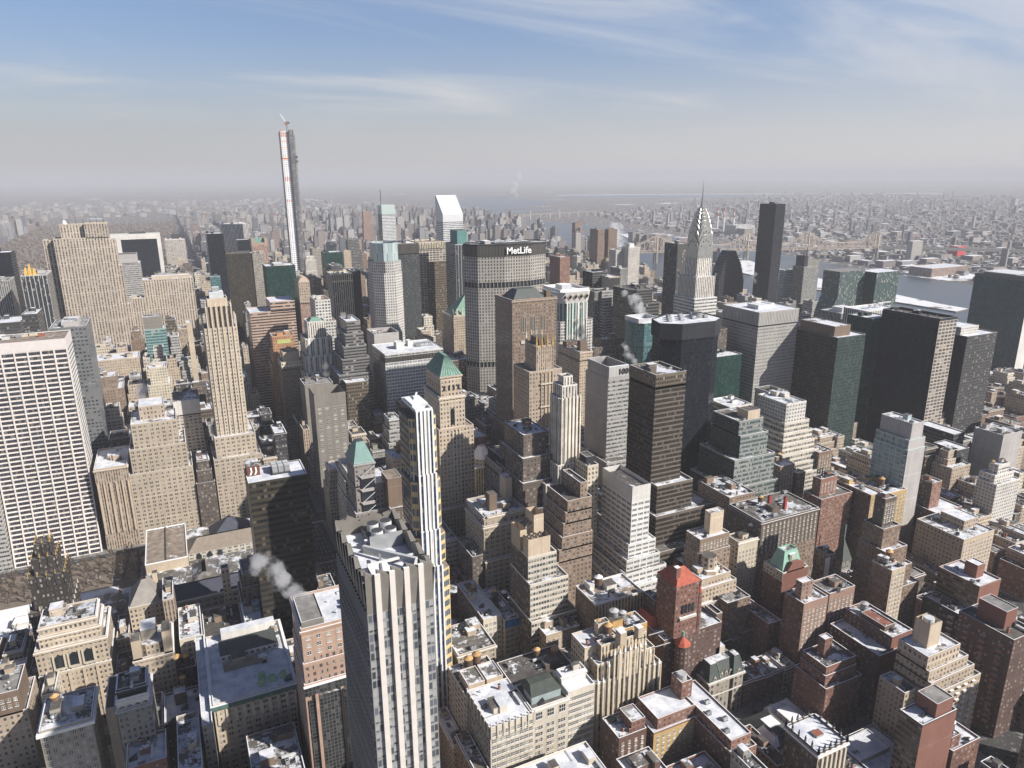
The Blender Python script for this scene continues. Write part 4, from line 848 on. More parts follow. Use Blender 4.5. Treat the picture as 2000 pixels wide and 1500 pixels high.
bld('dkband', 'office_tower', 'dark banded office tower with stepped right side behind a steam plume', 'darkband', ((0, -14, -4, 0, .78), (0, -6, -2, 0, .9), (0, 4, 0, 0, 1)), clut=4, roof='roof_bare', short='dark stepped banded tower')
# faceted blue glass tower
t = Thing('office_tower', 'faceted blue green glass tower with a pale top rail and steam behind', OT, 500, 705); m = MB(); m.prism(octo(480, 515, 690, 724, 9), 0, 158, 'tealglass'); t.part('tower', m); m = MB(); m.ring(483, 512, 693, 721, 158, 163, .8, 'light_metal'); t.part('top_rail', m); m = MB(); m.face([(*p, 158) for p in octo(480, 515, 690, 724, 9)], 'roof_snow'); t.part('roof', m); OCC.append((480, 515, 690, 724)); LABELS.append((project((500, 690, 120)), 'faceted glass tower', 500, 690))
bld('dk303', 'office_tower', 'dark ribbed slab just left of the spired chrome-topped tower', 'darkvert', clut=1, fp=(654.9, 676, 850, 880, 227))
bld('park100', 'office_tower', 'light grey tower with a large number high on its front and long blank side', 'greyband', ((-18, -14, -22, -4, 51), (-6, -9, -11, -2, 75), (0, 0, 0, 0, 148)), faces={3: 'blank_grey'}, roof='roof_half', clut=4, short='numbered grey tower', fp=(342.2, 364, 536, 574, 148))
t = bld('park90', 'office_tower', 'dark brown glass tower with pale floor lines and a snow-rimmed roof well', 'park90s', ((-14, -40, -28, -4, 38), (-5, -24, -16, 0, 62), (0, -6, -9, 0, 84), (0, 0, 0, 0, 162), (0, 0, 0, 0, 172, 'bronzegrid')), faces={3: 'bronzeband'}, roof='roof_half', clut=6, short='dark brown glass tower', par=2)
bld('tan42', 'office_block', 'tan block with many small windows left of the numbered grey tower', 'tan', ((0, 0, 0, 0, .92), (0, 0, 0, 0, 1)), clut=2, roof='roof_half', cat='office block', pent=((.3, .8, .15, .3, 11, 'blank_brown', 'roof_bare'), (0, .9, .62, .8, 6, 'brickdark', 'roof_bare')), cornice=1)
bld('brown42', 'office_block', 'dark brown stepped block behind the numbered grey tower', 'darkbrown', ((-26, 0, -6, 0, .84), (-20, 0, 0, 0, .93), (-8, 6, 5, 0, 1)), clut=6, roof='roof_half', cat='office block')
# dark tower with notched, folded corners
t = Thing('office_tower', 'broad black glass tower with folded corners and snowy roof beneath the chrome spire', OT, 437, 570)
P = [(421, 538), (456, 537), (472, 548), (473, 570), (440, 584), (412, 570), (406, 550)]; m = MB(); m.prism(P, 0, 176, 'blackglass'); t.part('tower', m)
P2 = [(440+(p[0]-440)*1.05, 558+(p[1]-558)*1.06) for p in P]
m = MB(); m.prism(P2, 176, 191, 'blank_dark'); t.part('top_band', m); m = MB(); m.face([(*p, 190) for p in [(440+(p[0]-440)*1.03, 558+(p[1]-558)*1.04) for p in P]], 'roof_snow'); t.part('roof', m)
for k in range(10): t.inst('cooling_unit', ME_AC, 420+4.6*k, 556+(k % 3)*7, 190, 0, (1.4, 1.4, 1.5))
m = MB(); m.cyl(455, 560, 5, 5, 190, 195, 14, 'grey_metal', 'dark_metal'); t.part('cooling_tower', m); OCC.append((405, 475, 536, 586)); LABELS.append((project((437, 540, 120)), 'folded black tower', 437, 540))
# chrome-spired tower
t = Thing('office_tower', 'art deco tower with a chrome arched crown and needle spire', OT, 587, 722)
def ts(nm, rc, z0, z1, fac, faces=None, roof='roof_snow'):
    m = MB(); m.prism(rect(*rc), z0, z1, fac, faces=faces); t.part(nm, m); m = MB(); m.face([(*p, z1) for p in rect(*rc)], roof); t.part('roof_terrace', m)
ts('podium', (562, 612, 700, 752), 0, 110, 'whitevert'); ts('setback_tier', (570, 604, 704, 744), 110, 178, 'whiteband'); ts('setback_tier', (572.5, 601.5, 707, 740), 178, 203, 'whitevert'); ts('shaft', (576, 598, 711, 733), 203, 233, 'whitevert')
cx, cy = 587, 722; prof = [(233, 11.0), (243, 10.3), (251, 9.2), (258, 8.0), (264.5, 6.7), (270.5, 5.3), (276, 3.9)]
m = MB(); dk = MB()
for i, (zb, hw) in enumerate(prof):
    rise = hw*1.75 if i == 0 else hw*1.9; A = [(hw*cos(a*pi/12), zb+rise*sin(a*pi/12)) for a in range(13)]
    if i == 0: A = [(hw, 225)]+A+[(-hw, 225)]
    ln = hw+.25
    m.xz([(cx+p[0], p[1]) for p in A], cy-ln, cy+ln, 'steel')
    b = len(m.v); m.xz([(p[0], p[1]) for p in A], -ln, ln, 'steel')
    for q in range(b, len(m.v)): X, Y, Z = m.v[q]; m.v[q] = (cx-Y, cy+X, Z)
    for k in range(1, 6):
        an = k*pi/6; c, s_ = cos(an), sin(an)
        for rr in (.62,):
            p = (hw*rr*c, zb+rise*rr*s_); e1 = .16*hw; tri = [(p[0]-s_*e1*.55, p[1]+c*e1*.55), (p[0]+s_*e1*.55, p[1]-c*e1*.55), (p[0]+c*e1*1.3, p[1]+s_*e1*1.3)]
            dk.face([(cx+q[0], cy-ln-.06, q[1]) for q in tri], 'glass_dark'); dk.face([(cx-ln-.06, cy-q[0], q[1]) for q in tri], 'glass_dark'); dk.face([(cx+ln+.06, cy+q[0], q[1]) for q in tri], 'glass_dark')
t.part('arched_crown', m); t.part('crown_windows', dk)
m = MB(); pr = [(278, 3.0), (286, 1.9), (293, 1.1), (300, .65), (307, .38), (315, .08)]
for (a, ra), (b, rb) in zip(pr, pr[1:]): m.cyl(cx, cy, ra, rb, a, b, 8, 'steel')
t.part('spire', m); OCC.append((562, 612, 700, 752)); LABELS.append((project((587, 711, 200)), 'chrome-spired tower', 587, 711))
m = MB()
for a in (573, 601): 
    for c in (707.4, 739.6): m.beam((a, c, 203), (a+(1.8 if a > 590 else -1.8), c, 206), 1.2, 'steel')
t.part('eagle_ornaments', m)
bld('spirefront', 'office_block', 'dark pinnacled block at the foot of the chrome-spired tower', 'darkbrown', ((0, 0, 0, 0, .94), (5, 5, 5, 5, 1)), clut=5, roof='roof_bare', cat='office block', fp=(530, 566, 640, 680, 163))
# dark wedge-topped glass tower
t = Thing('apartment_tower', 'dark glass tower whose sides taper to a flat wedge top', 'apartment tower', 1055, 1192); m = MB(); m.xz([(1023, 0), (1089, 0), (1089, 106), (1084, 125), (1078, 143), (1062, 171), (1047, 171), (1032, 143), (1027, 125), (1023, 108)], 1180, 1206, 'trumpglass'); t.part('tower', m)
m = MB()
for k in range(12): z = 106+k*5; a = 1089.5-max(0, (z-110)*.33); m.box(a-1, a+1.4, 1180, 1205.9, z, z+1.0, 'dark_metal'); m.box(2112-a-1.4, 2112-a+1, 1180, 1205.9, z, z+1.0, 'dark_metal')
t.part('balconies', m); OCC.append((1023, 1089, 1180, 1206)); LABELS.append((project((1055, 1180, 120)), 'wedge-topped dark tower', 1055, 1180))
t = bld('trump', 'apartment_tower', 'very tall plain dark bronze slab standing alone against the river', 'trumpglass', cat='apartment tower', clut=3, short='tall bronze slab', roof='roof_half')
bld('mobil', 'office_tower', 'warm grey metal-panelled tower with a snowy roof and a ribbed top band', 'mobilgrid', ((0, 0, 0, 0, 157), (0.3, .3, .3, .3, 159.5, 'blank_dark'), (0, 0, 0, 0, 174, 'mobilvert')), clut=3, short='grey metal-panelled tower', pent=((.25, .6, .3, .6, 4, 'blank_white', 'roof_snow'), (.6, .85, .5, .8, 2.5, 'blank_white', 'roof_snow')), par=.6)
bld('mobil2', 'office_block', 'dark green glass block squeezed left of the grey metal-panelled tower', 'greenglass', clut=5, cat='office block', fp=(528, 572, 620, 660, 128))
bld('dkpent', 'office_tower', 'dark banded slab with a large dark brick penthouse and snowy rim', 'greenband', clut=2, faces={3: 'bronzeband'}, short='penthouse-topped dark slab', fp=(647.4, 690, 560, 622, 150.4), pent=((.06, .62, .12, .88, 11, 'blank_brown', 'roof_half'),))
bld('dkwide', 'office_tower', 'widest black tower on the right with a tan gridded edge', 'blackglass', faces={0: 'tangrid', 3: 'blackglass'}, clut=6, short='wide black tower', roof='roof_bare', par=3, fp=(751.5, 781, 520, 590, 167))
bld('dkwidel', 'office_tower', 'lower black glass wing with a snowy roof left of the widest black tower', 'greenglass', clut=2, fp=(737, 770, 591, 625, 158))
t = bld('dksat', 'office_tower', 'dark checkered tower with a pale penthouse and white dishes on its roof', 'darkgrid', faces={3: 'blackglass'}, clut=2, short='dish-roofed dark tower', pent=((.04, .62, .2, .75, 9, 'whitebrick', 'roof_snow'),))
[t.part('satellite_dish', MB().cyl(a, 566, .5, 2.6, 141, 144.5, 12, 'white_paint')) for a in (826, 836)]
bld('stripedish', 'office_tower', 'dark tower with pale vertical stripes and three white dishes on top', 'gmvert', clut=0, short='three-dish striped tower'); [TT['stripedish'].part('satellite_dish', MB().cyl(a, 655, .6, 3.2, 155, 160, 12, 'white_paint')) for a in (812, 822, 831)]
bld('gray820', 'office_block', 'grey slab with a snowy shed roof left of the dish-topped striped tower', 'greyvert', clut=1, cat='office block', pent=((.2, .7, .2, .7, 6, 'blank_white', 'roof_snow'),))
bld('thinlight', 'office_tower', 'thin pale slab with white stripes between two black towers', 'whitevert', clut=0)
# sloped green glass twins near the water
t = Thing('office_tower', 'green glass tower with a sloped bulging foot, left of the riverside pair', OT, 1045, 900); m = MB(); m.xz([(1005, 0), (1087, 0), (1087, 92), (1076, 122), (1076, 164), (1017, 164), (1017, 122), (1005, 92)], 880, 915, 'unpglass'); m.face([(1017, 880.1, 164.02), (1076, 880.1, 164.02), (1076, 915, 164.02), (1017, 915, 164.02)], 'roof_grey'); t.part('tower', m); OCC.append((1005, 1087, 880, 915))
t = Thing('office_tower', 'pale green glass tower with a dark left side, right of the riverside pair', OT, 1106, 880); m = MB(); m.prism(rect(1079.8, 1135, 860, 897), 0, 161.4, 'unpglass', 'roof_snow', faces={3: 'greenglass'}); t.part('tower', m); m = MB(); [m.box(1092, 1124, 859.6, 859.95, z, z+2.2, 'light_metal') for z in (108, 101)]; t.part('louver_bands', m); OCC.append((1079, 1136, 860, 898)); LABELS.append((project((1106, 860, 130)), 'riverside glass pair', 1106, 860))
t = bld('slantcap', 'apartment_tower', 'grey riverside tower with a slanted dark cap', 'greyvert', clut=0, cat='apartment tower', fp=(1312, 1359, 1230, 1262, 118), faces={3: 'darkvert'})
m = MB(); m.xz([(1325, 118), (1359, 118), (1359, 131), (1325, 142)], 1233, 1258, 'blank_concrete'); m.box(1314, 1324.9, 1233, 1258, 118, 143, 'blank_dark'); t.part('slanted_cap', m)
bld('nyt1', 'apartment_tower', 'glassy green grey riverside tower right of the tall bronze slab', 'tealband', cat='apartment tower', clut=2)
bld('nyt2', 'apartment_tower', 'darker riverside tower beside the slant-capped tower', 'darkband', cat='apartment tower', clut=2, fp=(1372, 1400, 1290, 1320, 108))
# slab by the river at the right edge
t = Thing('office_tower', 'broad teal glass slab with white end wall at the right edge, by the river', OT, 1262, 758); m = MB(); m.prism(rect(1250, 1274, 712, 803), 0, 153, 'unglass', faces={0: 'blank_white', 2: 'blank_white'}); t.part('tower', m); m = MB(); m.ring(1250, 1274, 712, 803, 153, 158, .6, 'dark_metal', 'dark_metal'); t.part('roof_screen', m); m = MB(); m.face([(*p, 154) for p in rect(1250.6, 1273.4, 712.6, 802.4)], 'roof_half'); t.part('roof', m); OCC.append((1250, 1274, 712, 803)); LABELS.append((project((1250, 770, 120)), 'teal riverside slab', 1250, 770))
# ================================================================ sign tower, needle tower, pyramid-roofed tower
def lettering(txt, size, depth, mat, name):
    cu = bpy.data.curves.new(name, 'FONT'); cu.body = txt; cu.size = size; cu.extrude = depth; cu.offset = size*.012; cu.align_x = 'CENTER'; cu.resolution_u = 3
    tmp = bpy.data.objects.new('tmp', cu); C.objects.link(tmp); bpy.context.view_layer.update()
    me = bpy.data.meshes.new_from_object(tmp.evaluated_get(bpy.context.evaluated_depsgraph_get())); bpy.data.objects.remove(tmp)
    me.materials.clear(); me.materials.append(MAT[mat]); me.name = name; return me
t = Thing('office_tower', 'huge eight-sided slab of fine concrete ribs with white lettering at its top', OT, 392, 855)
P = [(347, 838), (379, 829), (414, 829), (439, 838), (449, 856), (439, 874), (414, 883), (379, 883), (347, 874), (336, 856)]
def shrink(P, d):
    cx, cy = 392, 856; return [(cx+(p[0]-cx)*(1-d/55), cy+(p[1]-cy)*(1-d/28)) for p in P]
m = MB()
for a, b in ((0, 88), (95, 188), (195, 226)): m.prism(P, a, b, 'metvert')
t.part('tower', m)
m = MB(); m.prism(shrink(P, .9), 88, 95, 'blank_dark'); m.prism(shrink(P, .9), 188, 195, 'blank_dark'); t.part('louver_bands', m)
m = MB()
for z in (88, 188):
    for i in range(10):
        a, b = Vector((*P[i], 0)), Vector((*P[(i+1) % 10], 0)); n = max(2, round((b-a).length/5))
        for k in range(n): q = a.lerp(b, k/n); m.box(q.x-.45, q.x+.45, q.y-.2, q.y+.6, z, z+7, 'greystone')
t.part('columns', m)
m = MB(); m.prism(shrink(P, -.6), 226, 240, 'louver'); m.prism(shrink(P, -.9), 239, 241, 'blank_dark'); t.part('crown', m)
m = MB(); m.face([(*p, 240.2) for p in shrink(P, -.5)], 'roof_patchy'); t.part('roof', m)
m = MB(); m.box(372, 420, 842, 868, 240.3, 242, 'dark_metal', 'roof_half'); m.box(360, 368, 846, 860, 240.3, 244, 'blank_grey', 'snow'); t.part('plant_room', m)
for k in range(9): t.inst('cooling_unit', ME_AC, 376+k*5, 850+(k % 3)*6, 242, 0, (1.3, 1.3, 1.1))
me = lettering('MetLife', 11.2, .5, 'white_sign', 'sign_lettering'); o = bpy.data.objects.new('sign_lettering', me); C.objects.link(o); o.parent = t.o; o.rotation_euler = (pi/2, 0, 0); o.location = (396.8-392, 826.4-855, 229.2)
OCC.append((336, 450, 829, 883)); LABELS.append((project((395, 829, 130)), 'lettered concrete slab', 395, 829))
me = lettering('100', 7.2, .35, 'dark_sign', 'sign_lettering'); q = Thing('roof_sign', 'dark numerals on a pale ribbed panel atop the numbered grey tower', 'sign', 354, 535.6, 148)
m = MB(); m.box(343, 363.4, 536.01, 538, 148, 160, FA('ribpanel', (.46, .46, .45), (.3, .3, .3), bay=.9, fl=30, fw=.4, fh=.98, blind=0), 'snow'); m.box(342.6, 363.8, 535.9, 536.8, 147, 151, 'blank_grey'); m.ring(343, 363.4, 538.01, 572, 148, 160, .5, 'blank_grey'); q.part('panel', m)
o = bpy.data.objects.new('sign_lettering', me); C.objects.link(o); o.parent = q.o; o.rotation_euler = (pi/2, 0, 0); o.location = (357.6-354, -.1, 4.6)
# tallest needle tower with hoist and crane
t = Thing('apartment_tower', 'extremely tall thin white gridded tower under construction with a hoist up its side', 'apartment tower', 291, 1856)
m = MB(); m.prism(rect(277.2, 305.4, 1842, 1870.2), 0, 423, 'grid432', 'roof_grey', faces={3: 'hoist'}); t.part('tower', m)  # west wall borrows the dark hoist facade: its shade is put into the colour
m = MB(); m.box(295.4, 305.6, 1835.5, 1841.9, 0, 427, 'hoist', 'dark_metal'); m.box(306.8, 308.6, 1838, 1839, 0, 415, 'greyvert', 'dark_metal'); [m.box(305, 311, 1834, 1841.5, z, z+4, 'dark_metal') for z in (365, 355)]; t.part('hoist_tower', m)
m = MB(); [m.ring(276.7, 292.5, 1841.4, 1871, z, z+h, .4, 'orange_net', 'orange_net') for z, h in ((362, 3.2), (413, 1.4), (418, 1.4))]; [m.box(278.6+k*4.7, 281.3+k*4.7, 1841.5, 1841.9, z, z+2.8, 'orange_net') for z in (400, 386, 318, 314, 266) for k in range(3)]; t.part('safety_netting', m)
m = MB(); [m.beam((279+k*4.6, 1843, 423), (279+k*4.6, 1843, 427), .6, 'white_paint') for k in range(6)]; m.box(278, 284, 1843, 1850, 423.01, 426, 'orange_net'); t.part('formwork', m); OCC.append((277, 310, 1834, 1871)); LABELS.append((project((291, 1842, 200)), 'needle skyscraper', 291, 1842))
t = Thing('tower_crane', 'small tower crane standing on the needle skyscraper roof', 'crane', 294, 1852, 423)
m = MB()
for a in (-1, 1):
    for b in (-1, 1): m.beam((294+a, 1852+b, 423), (294+a, 1852+b, 447), .45, 'dark_metal')
for k in range(8): m.beam((293, 1851, 423+3*k), (295, 1851, 426+3*k), .3, 'dark_metal'); m.beam((293, 1851, 423+3*k), (293, 1853, 426+3*k), .3, 'dark_metal')
t.part('mast', m); m = MB(); m.box(290, 298, 1849, 1855, 439, 443, 'brick_red', 'dark_metal'); t.part('cab', m)
m = MB(); m.beam((293, 1852, 443), (281, 1850, 462), .9, 'white_paint'); m.beam((294, 1852, 447), (281, 1850, 462), .35, 'white_paint'); t.part('jib', m); m = MB(); m.box(296, 301, 1850, 1854, 441, 445, 'dark_metal'); t.part('counterweight', m)
# tower with tall green hipped roof left of the lettered slab
t = Thing('office_tower', 'pale stone tower with a steep green roof half hidden by the lettered concrete slab', OT, 385, 980)
m = MB(); m.prism(rect(358, 425, 962, 1000), 0, 132, 'tan'); t.part('tower', m); m = MB(); m.ring(357.4, 425.6, 961.4, 1000.6, 130, 133, .59, 'stone_light'); t.part('cornice', m); m = MB(); m.frus(rect(360, 423, 964, 998), 132, rect(386, 397, 979, 983), 160, 'copper_green', 'copper_green'); t.part('hipped_roof', m)
m = MB(); [m.frus(rect(a, a+3, 961, 964), 132, rect(a+1, a+2, 962, 963), 142, 'stone_light') for a in (358, 364, 372)]; t.part('corner_turrets', m); OCC.append((358, 425, 962, 1000))
# ================================================================ nearer buildings
CB = 'loft building'
bld('hsbc', 'office_tower', 'dark bronze banded tower with snowy flat roof and rusty red roof box', 'bronzeband', clut=0, short='dark bronze tower', roof='roof_snow', par=.6, fp=(36.2, 70.8, 456, 482, 142))
t_h = Thing
x0, x1, y0, y1, H = 36.2, 70.8, 456, 482, 142
t = Thing('roof_plant', 'rusty red plant box with white emblem strips on the dark bronze tower roof', 'roof plant', 40, 470, 142); m = MB(); m.box(36.9, 44.5, 468, 480, 142, 148.5, plain('rust_plant', (.13, .05, .035)), 'roof_half'); t.part('casing', m); m = MB(); m.xz([(38.2, 142.8), (39.1, 142.8), (40, 144.6), (39.7, 147.6), (38.9, 147.6), (39.2, 145)], 467.7, 468, 'white_sign'); m.xz([(41, 142.8), (41.9, 142.8), (42.8, 144.6), (42.5, 147.6), (41.7, 147.6), (42, 145)], 467.7, 468, 'white_sign'); t.part('emblem', m)
t = Thing('cooling_plant', 'bank of grey cooling units on the snowy dark bronze tower roof', 'cooling plant', 56, 468, 142); m = MB(); m.box(51, 62, 463, 475, 142.6, 143.2, 'dark_metal'); [m.box(51.5+i*3.6, 54.6+i*3.6, 464+j*5.4, 468.6+j*5.4, 143.2, 147, 'grey_metal', 'light_metal') for i in range(3) for j in range(2)]; t.part('units', m)
# green-roofed granite turret block
x0, x1, y0, y1, H = 119, 141, 545, 575, 98
t = bld('smallgreen', 'office_tower', 'pinkish grey granite tower with a small green truncated pyramid roof', 'blank_pink2' if 'blank_pink2' in FS else FA('graypink', (.27, .24, .225), bay=3.2, fl=4, fw=.42, fh=.5), ((-2, -10, -3, 0, .62), (0, -6, 0, 0, .82), (0, 6, 0, 2, 1)), clut=0, short='green-capped granite tower', fp=(119, 141, 545, 575, 106), cornice=1)
m = MB(); m.frus(rect(118.6, 135.4, 544.6, 573.4), 106, rect(124, 130, 555, 563), 121, plain('patina', (.16, .27, .25), .7, .15), 'dark_metal'); t.part('pyramid_roof', m)
m = MB()
for k in range(5): m.xz([(124, 50+k*11), (133, 50+k*11), (135, 52.5+k*11), (122, 52.5+k*11)], 543.4, 544.9, 'blank_grey'); m.beam((123, 543.2, 52+k*11), (134, 543.2, 60+k*11), .5, 'light_metal')
m.box(123, 134, 544.2, 544.95, 40, 96, 'glass_dark'); t.part('bay_windows', m)
bld('cream39', 'office_block', 'cream block with ribbon windows and stepped roof beside the green-capped granite tower', 'creamband', ((0, 0, -6, 0, .72), (1, 0, 0, 0, .9), (3, 0, 2, 0, 1)), clut=4, cat='office block', fp=(119, 140, 588, 622, 82), roof='roof_half')
bld('tankbox', 'loft_building', 'brown block with a windowless brick plant box beside the green-capped granite tower', 'darkbrown', clut=4, cat=CB, fp=(141.5, 170, 530, 570, 70), roof='roof_half', pent=((0, .4, .1, .55, 24, 'blank_brown', 'roof_tan'),))
bld('tankbox2', 'loft_building', 'pale tan block carrying a big round water tank', 'tan', clut=2, cat=CB, fp=(158, 176, 575, 600, 92), roof='roof_half')
# blue-and-white striped tower
t = Thing('apartment_tower', 'slender white and blue striped tower with yellow corner bays, stepping outward downward', 'apartment tower', 124, 392)
def seg(nm, z0, z1, cw, yw, ys):
    m = MB(); a, b = 122.5-cw/2, 122.5+cw/2; m.prism([(a, ys), (b, ys), (b, ys+26), (a, ys+26)], z0, z1, 'bluevert', 'snow', faces={3: 'darkvert', 1: 'bluevert'}); t.part(nm, m)
    for sx in (-1, 1):
        m = MB(); q = (a-yw, a) if sx < 0 else (b, b+yw)
        P = [(q[0], ys+4.2), (q[1], ys+1.6), (q[1], ys+24), (q[0], ys+22)] if sx < 0 else [(q[0], ys+1.6), (q[1], ys+4.2), (q[1], ys+22), (q[0], ys+24)]
        m.prism(P, z0, z1-4, 'yellowbay', 'roof_tan', faces={3: 'darkvert'} if sx < 0 else None); t.part('corner_bay', m)
    m = MB()
    n = 5
    for k in range(n): c = a+.5+(cw-1)*k/(n-1); m.box(c-.45, c+.45, ys-.8, ys-.01, z0, z1+.8, 'white_paint', 'snow')
    t.part('white_piers', m)
seg('tower', 163, 199, 9.6, 2.9, 376); seg('tower', 130, 163, 10.4, 3.3, 374.6); seg('tower', 108, 130, 11.2, 4.2, 373.2); seg('podium', 0, 108, 12, 5.2, 371.8)
m = MB(); [m.box(116.4-.45*k, 116.9-.45*k, 379+5*j, 380.4+5*j, 60, 195, 'white_paint') for k in (1,) for j in range(4)]; t.part('side_piers', m)
m = MB(); m.box(118.2, 127, 383, 399, 199, 201.5, 'light_metal', 'snow'); m.ring(117.8, 127.2, 376.2, 401.8, 199, 200.6, .6, 'white_paint'); m.beam((120, 388, 200), (125, 396, 204), .8, 'white_paint'); t.part('roof_crown', m); OCC.append((110, 136, 370, 402)); LABELS.append((project((122, 374, 140)), 'blue-striped tower', 122, 380))
# faceted-crown tower in front
t = Thing('hotel_tower', 'nearest tall grey tower with four pale vertical fins and a folded metal crown', 'hotel tower', 67, 262)
x0, x1, y0, y1 = 55.6, 79.2, 240, 286
m = MB(); m.prism(rect(x0, x1, y0, y1), 0, 176.5, 'f400s', faces={1: 'f400w', 2: 'f400w', 3: 'f400w'}); t.part('tower', m)
m = MB(); W = x1-x0
for fr in (.17, .385, .60, .815): c = x0+fr*W; m.box(c-.95, c+.95, y0-1.15, y0-.01, 0, 191.5, plain('fin_white', (.60, .56, .52), .75, .06), 'snow')
t.part('fins', m)
m = MB(); n = 18
for k in range(n):
    a = y0+(y1-y0)*k/n; b = y0+(y1-y0)*(k+1)/n; c = (a+b)/2
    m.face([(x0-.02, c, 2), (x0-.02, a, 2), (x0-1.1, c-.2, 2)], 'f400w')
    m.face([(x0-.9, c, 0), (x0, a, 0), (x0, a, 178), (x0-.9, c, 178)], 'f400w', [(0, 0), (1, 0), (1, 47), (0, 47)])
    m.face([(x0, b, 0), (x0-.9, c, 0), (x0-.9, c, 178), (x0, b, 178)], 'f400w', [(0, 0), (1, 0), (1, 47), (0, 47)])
t.part('folded_glass_wall', m)
cm = plain('crown_metal', (.21, .195, .175), .55, .12, .3, metal=.2)
m = MB(); cuts = [x0+f*W for f in (0, .17, .385, .60, .815, 1)]
for a, b in zip(cuts, cuts[1:]):
    o = 1.1 if a > x0 and b < x1 else .2
    m.face([(a, y0, 176.5), (b, y0, 176.5), (b, y0-o, 190), (a, y0-o*.4, 192.5)], cm); m.face([(a, y0-o*.4, 192.5), (b, y0-o, 190), (b, y0+1.2, 190), (a, y0+1.2, 192.5)], cm); m.face([(b, y0+1.2, 184), (a, y0+1.2, 184), (a, y0+1.2, 192.5), (b, y0+1.2, 190)], cm)
for side in (0, 1):
    X = x0 if side == 0 else x1; sg = -1 if side == 0 else 1
    for k in range(9):
        a, b = y0+5.1*k, y0+5.1*(k+1); h1, h2 = (190.6, 188.6) if k % 2 else (188.8, 191)
        q = [(X, b, 176.5), (X, a, 176.5), (X+sg*.8, a, h1), (X+sg*.2, b, h2)]
        m.face(q if side == 0 else list(reversed(q)), cm)
        q = [(X+sg*.8, a, h1), (X-sg*1.2, a+.3, h1), (X-sg*1.2, b-.3, h2), (X+sg*.2, b, h2)]; m.face(q if side == 1 else list(reversed(q)), cm)
        q = [(X-sg*1.2, a, 184), (X-sg*1.2, b, 184), (X-sg*1.2, b, h2), (X-sg*1.2, a, h1)]; m.face(q if side == 0 else list(reversed(q)), cm)
for k in range(5): a, b = x0+W*k/5, x0+W*(k+1)/5; m.face([(b, y1, 176.5), (a, y1, 176.5), (a, y1+.5, 190+(k % 2)*2), (b, y1+.5, 191-(k % 2)*2)], cm); m.face([(a, y1-.8, 184), (b, y1-.8, 184), (b, y1-.8, 191-(k % 2)*2), (a, y1-.8, 190+(k % 2)*2)], cm)
t.part('folded_crown', m)
m = MB(); m.face([(*p, 184) for p in rect(x0, x1, y0, y1)], 'roof_snow'); t.part('roof', m)
m = MB(); m.box(x0+9.5, x1-2.5, y1-17, y1-2, 184, 187, 'grey_metal', 'dark_metal')
for i in range(2):
    for j in range(2): m.cyl(x0+13+i*5.2, y1-13+j*6.6, 2.4, 2.2, 187, 190, 16, 'light_metal', 'dark_metal')
m.box(x0+9, x1-2, y1-17.6, y1-17.1, 184, 190, 'grey_metal'); t.part('cooling_tower', m)
m = MB(); m.beam((x0+6, y0+27, 187.5), (x1-3, y0+8, 188.5), 1.3, 'light_metal'); m.beam((x0+7, y0+29, 184.6), (x1-7, y0+18, 184.9), 2.2, 'light_metal'); m.beam((x1-3, y0+8, 188.4), (x1-6, y0+2, 188.2), .9, 'white_paint'); m.box(x0+8, x0+11, y0+31, y0+34, 184, 186.6, 'blank_grey', 'snow'); m.beam((x0+4, y0+13, 187.6), (x1-2, y0+13.6, 187.6), .8, 'white_paint'); m.beam((x0+7.5, y0+6, 187.4), (x0+10, y0+19, 187.4), .7, 'grey_metal'); t.part('roof_rig', m)
m = MB(); m.box(x0+4, x0+11, y0+5, y0+13, 184, 187.3, cm, 'snow'); m.box(x0+12, x1-3, y0+2.5, y0+8, 184.01, 186, cm, 'roof_half'); t.part('bulkhead', m)
OCC.append((54, 81, 238, 288)); LABELS.append((project((67, 240, 120)), 'nearest finned tower', 67, 250))
# granite tower with dark glass bay, bottom centre-left
x0, x1, y0, y1, H = 44, 82, 341, 375, 108
t = bld('granite', 'office_tower', 'pink granite tower with dark glass bay windows and a steaming roof', 'granite', ((0, 0, 0, 0, 78), (.6, .6, 1, 0, 89), (1.2, 1, 2.2, 0, 108)), roof='roof_snow', clut=3, short='pink granite tower', fp=(x0, x1, y0, y1, H), par=1.4, cornice=1, pent=((.02, .32, .05, .8, 3.4, 'blank_concrete', 'roof_grey'),))
m = MB(); m.box(x0+6.5, x0+17, y0-1.2, y0-.02, 0, 72, 'granitebay', 'roof_half'); m.box(x0+24, x0+34, y0-1.2, y0-.02, 0, 70, 'granitebay', 'roof_half'); m.prism([(x0+18, y0-3), (x0+21, y0-4.5), (x0+24, y0-3), (x0+24, y0-.02), (x0+18, y0-.02)], 0, 73, 'granitebay', 'slate'); m.box(x0+1.4, x0+4.2, y0-.7, y0-.02, 0, 70, 'granitebay'); t.part('glass_bays', m)
m = MB(); [m.box(a, a+1.5, y0-1.9, y0-.01, 0, 74, wallof('granite'), 'snow') for a in (x0+4.6, x0+17.1, x0+22.4, x0+34.4)]; m.box(x0-.5, x1+.5, y0-2, y0-.02, 74, 78.5, 'granitebay', 'snow'); t.part('granite_piers', m)
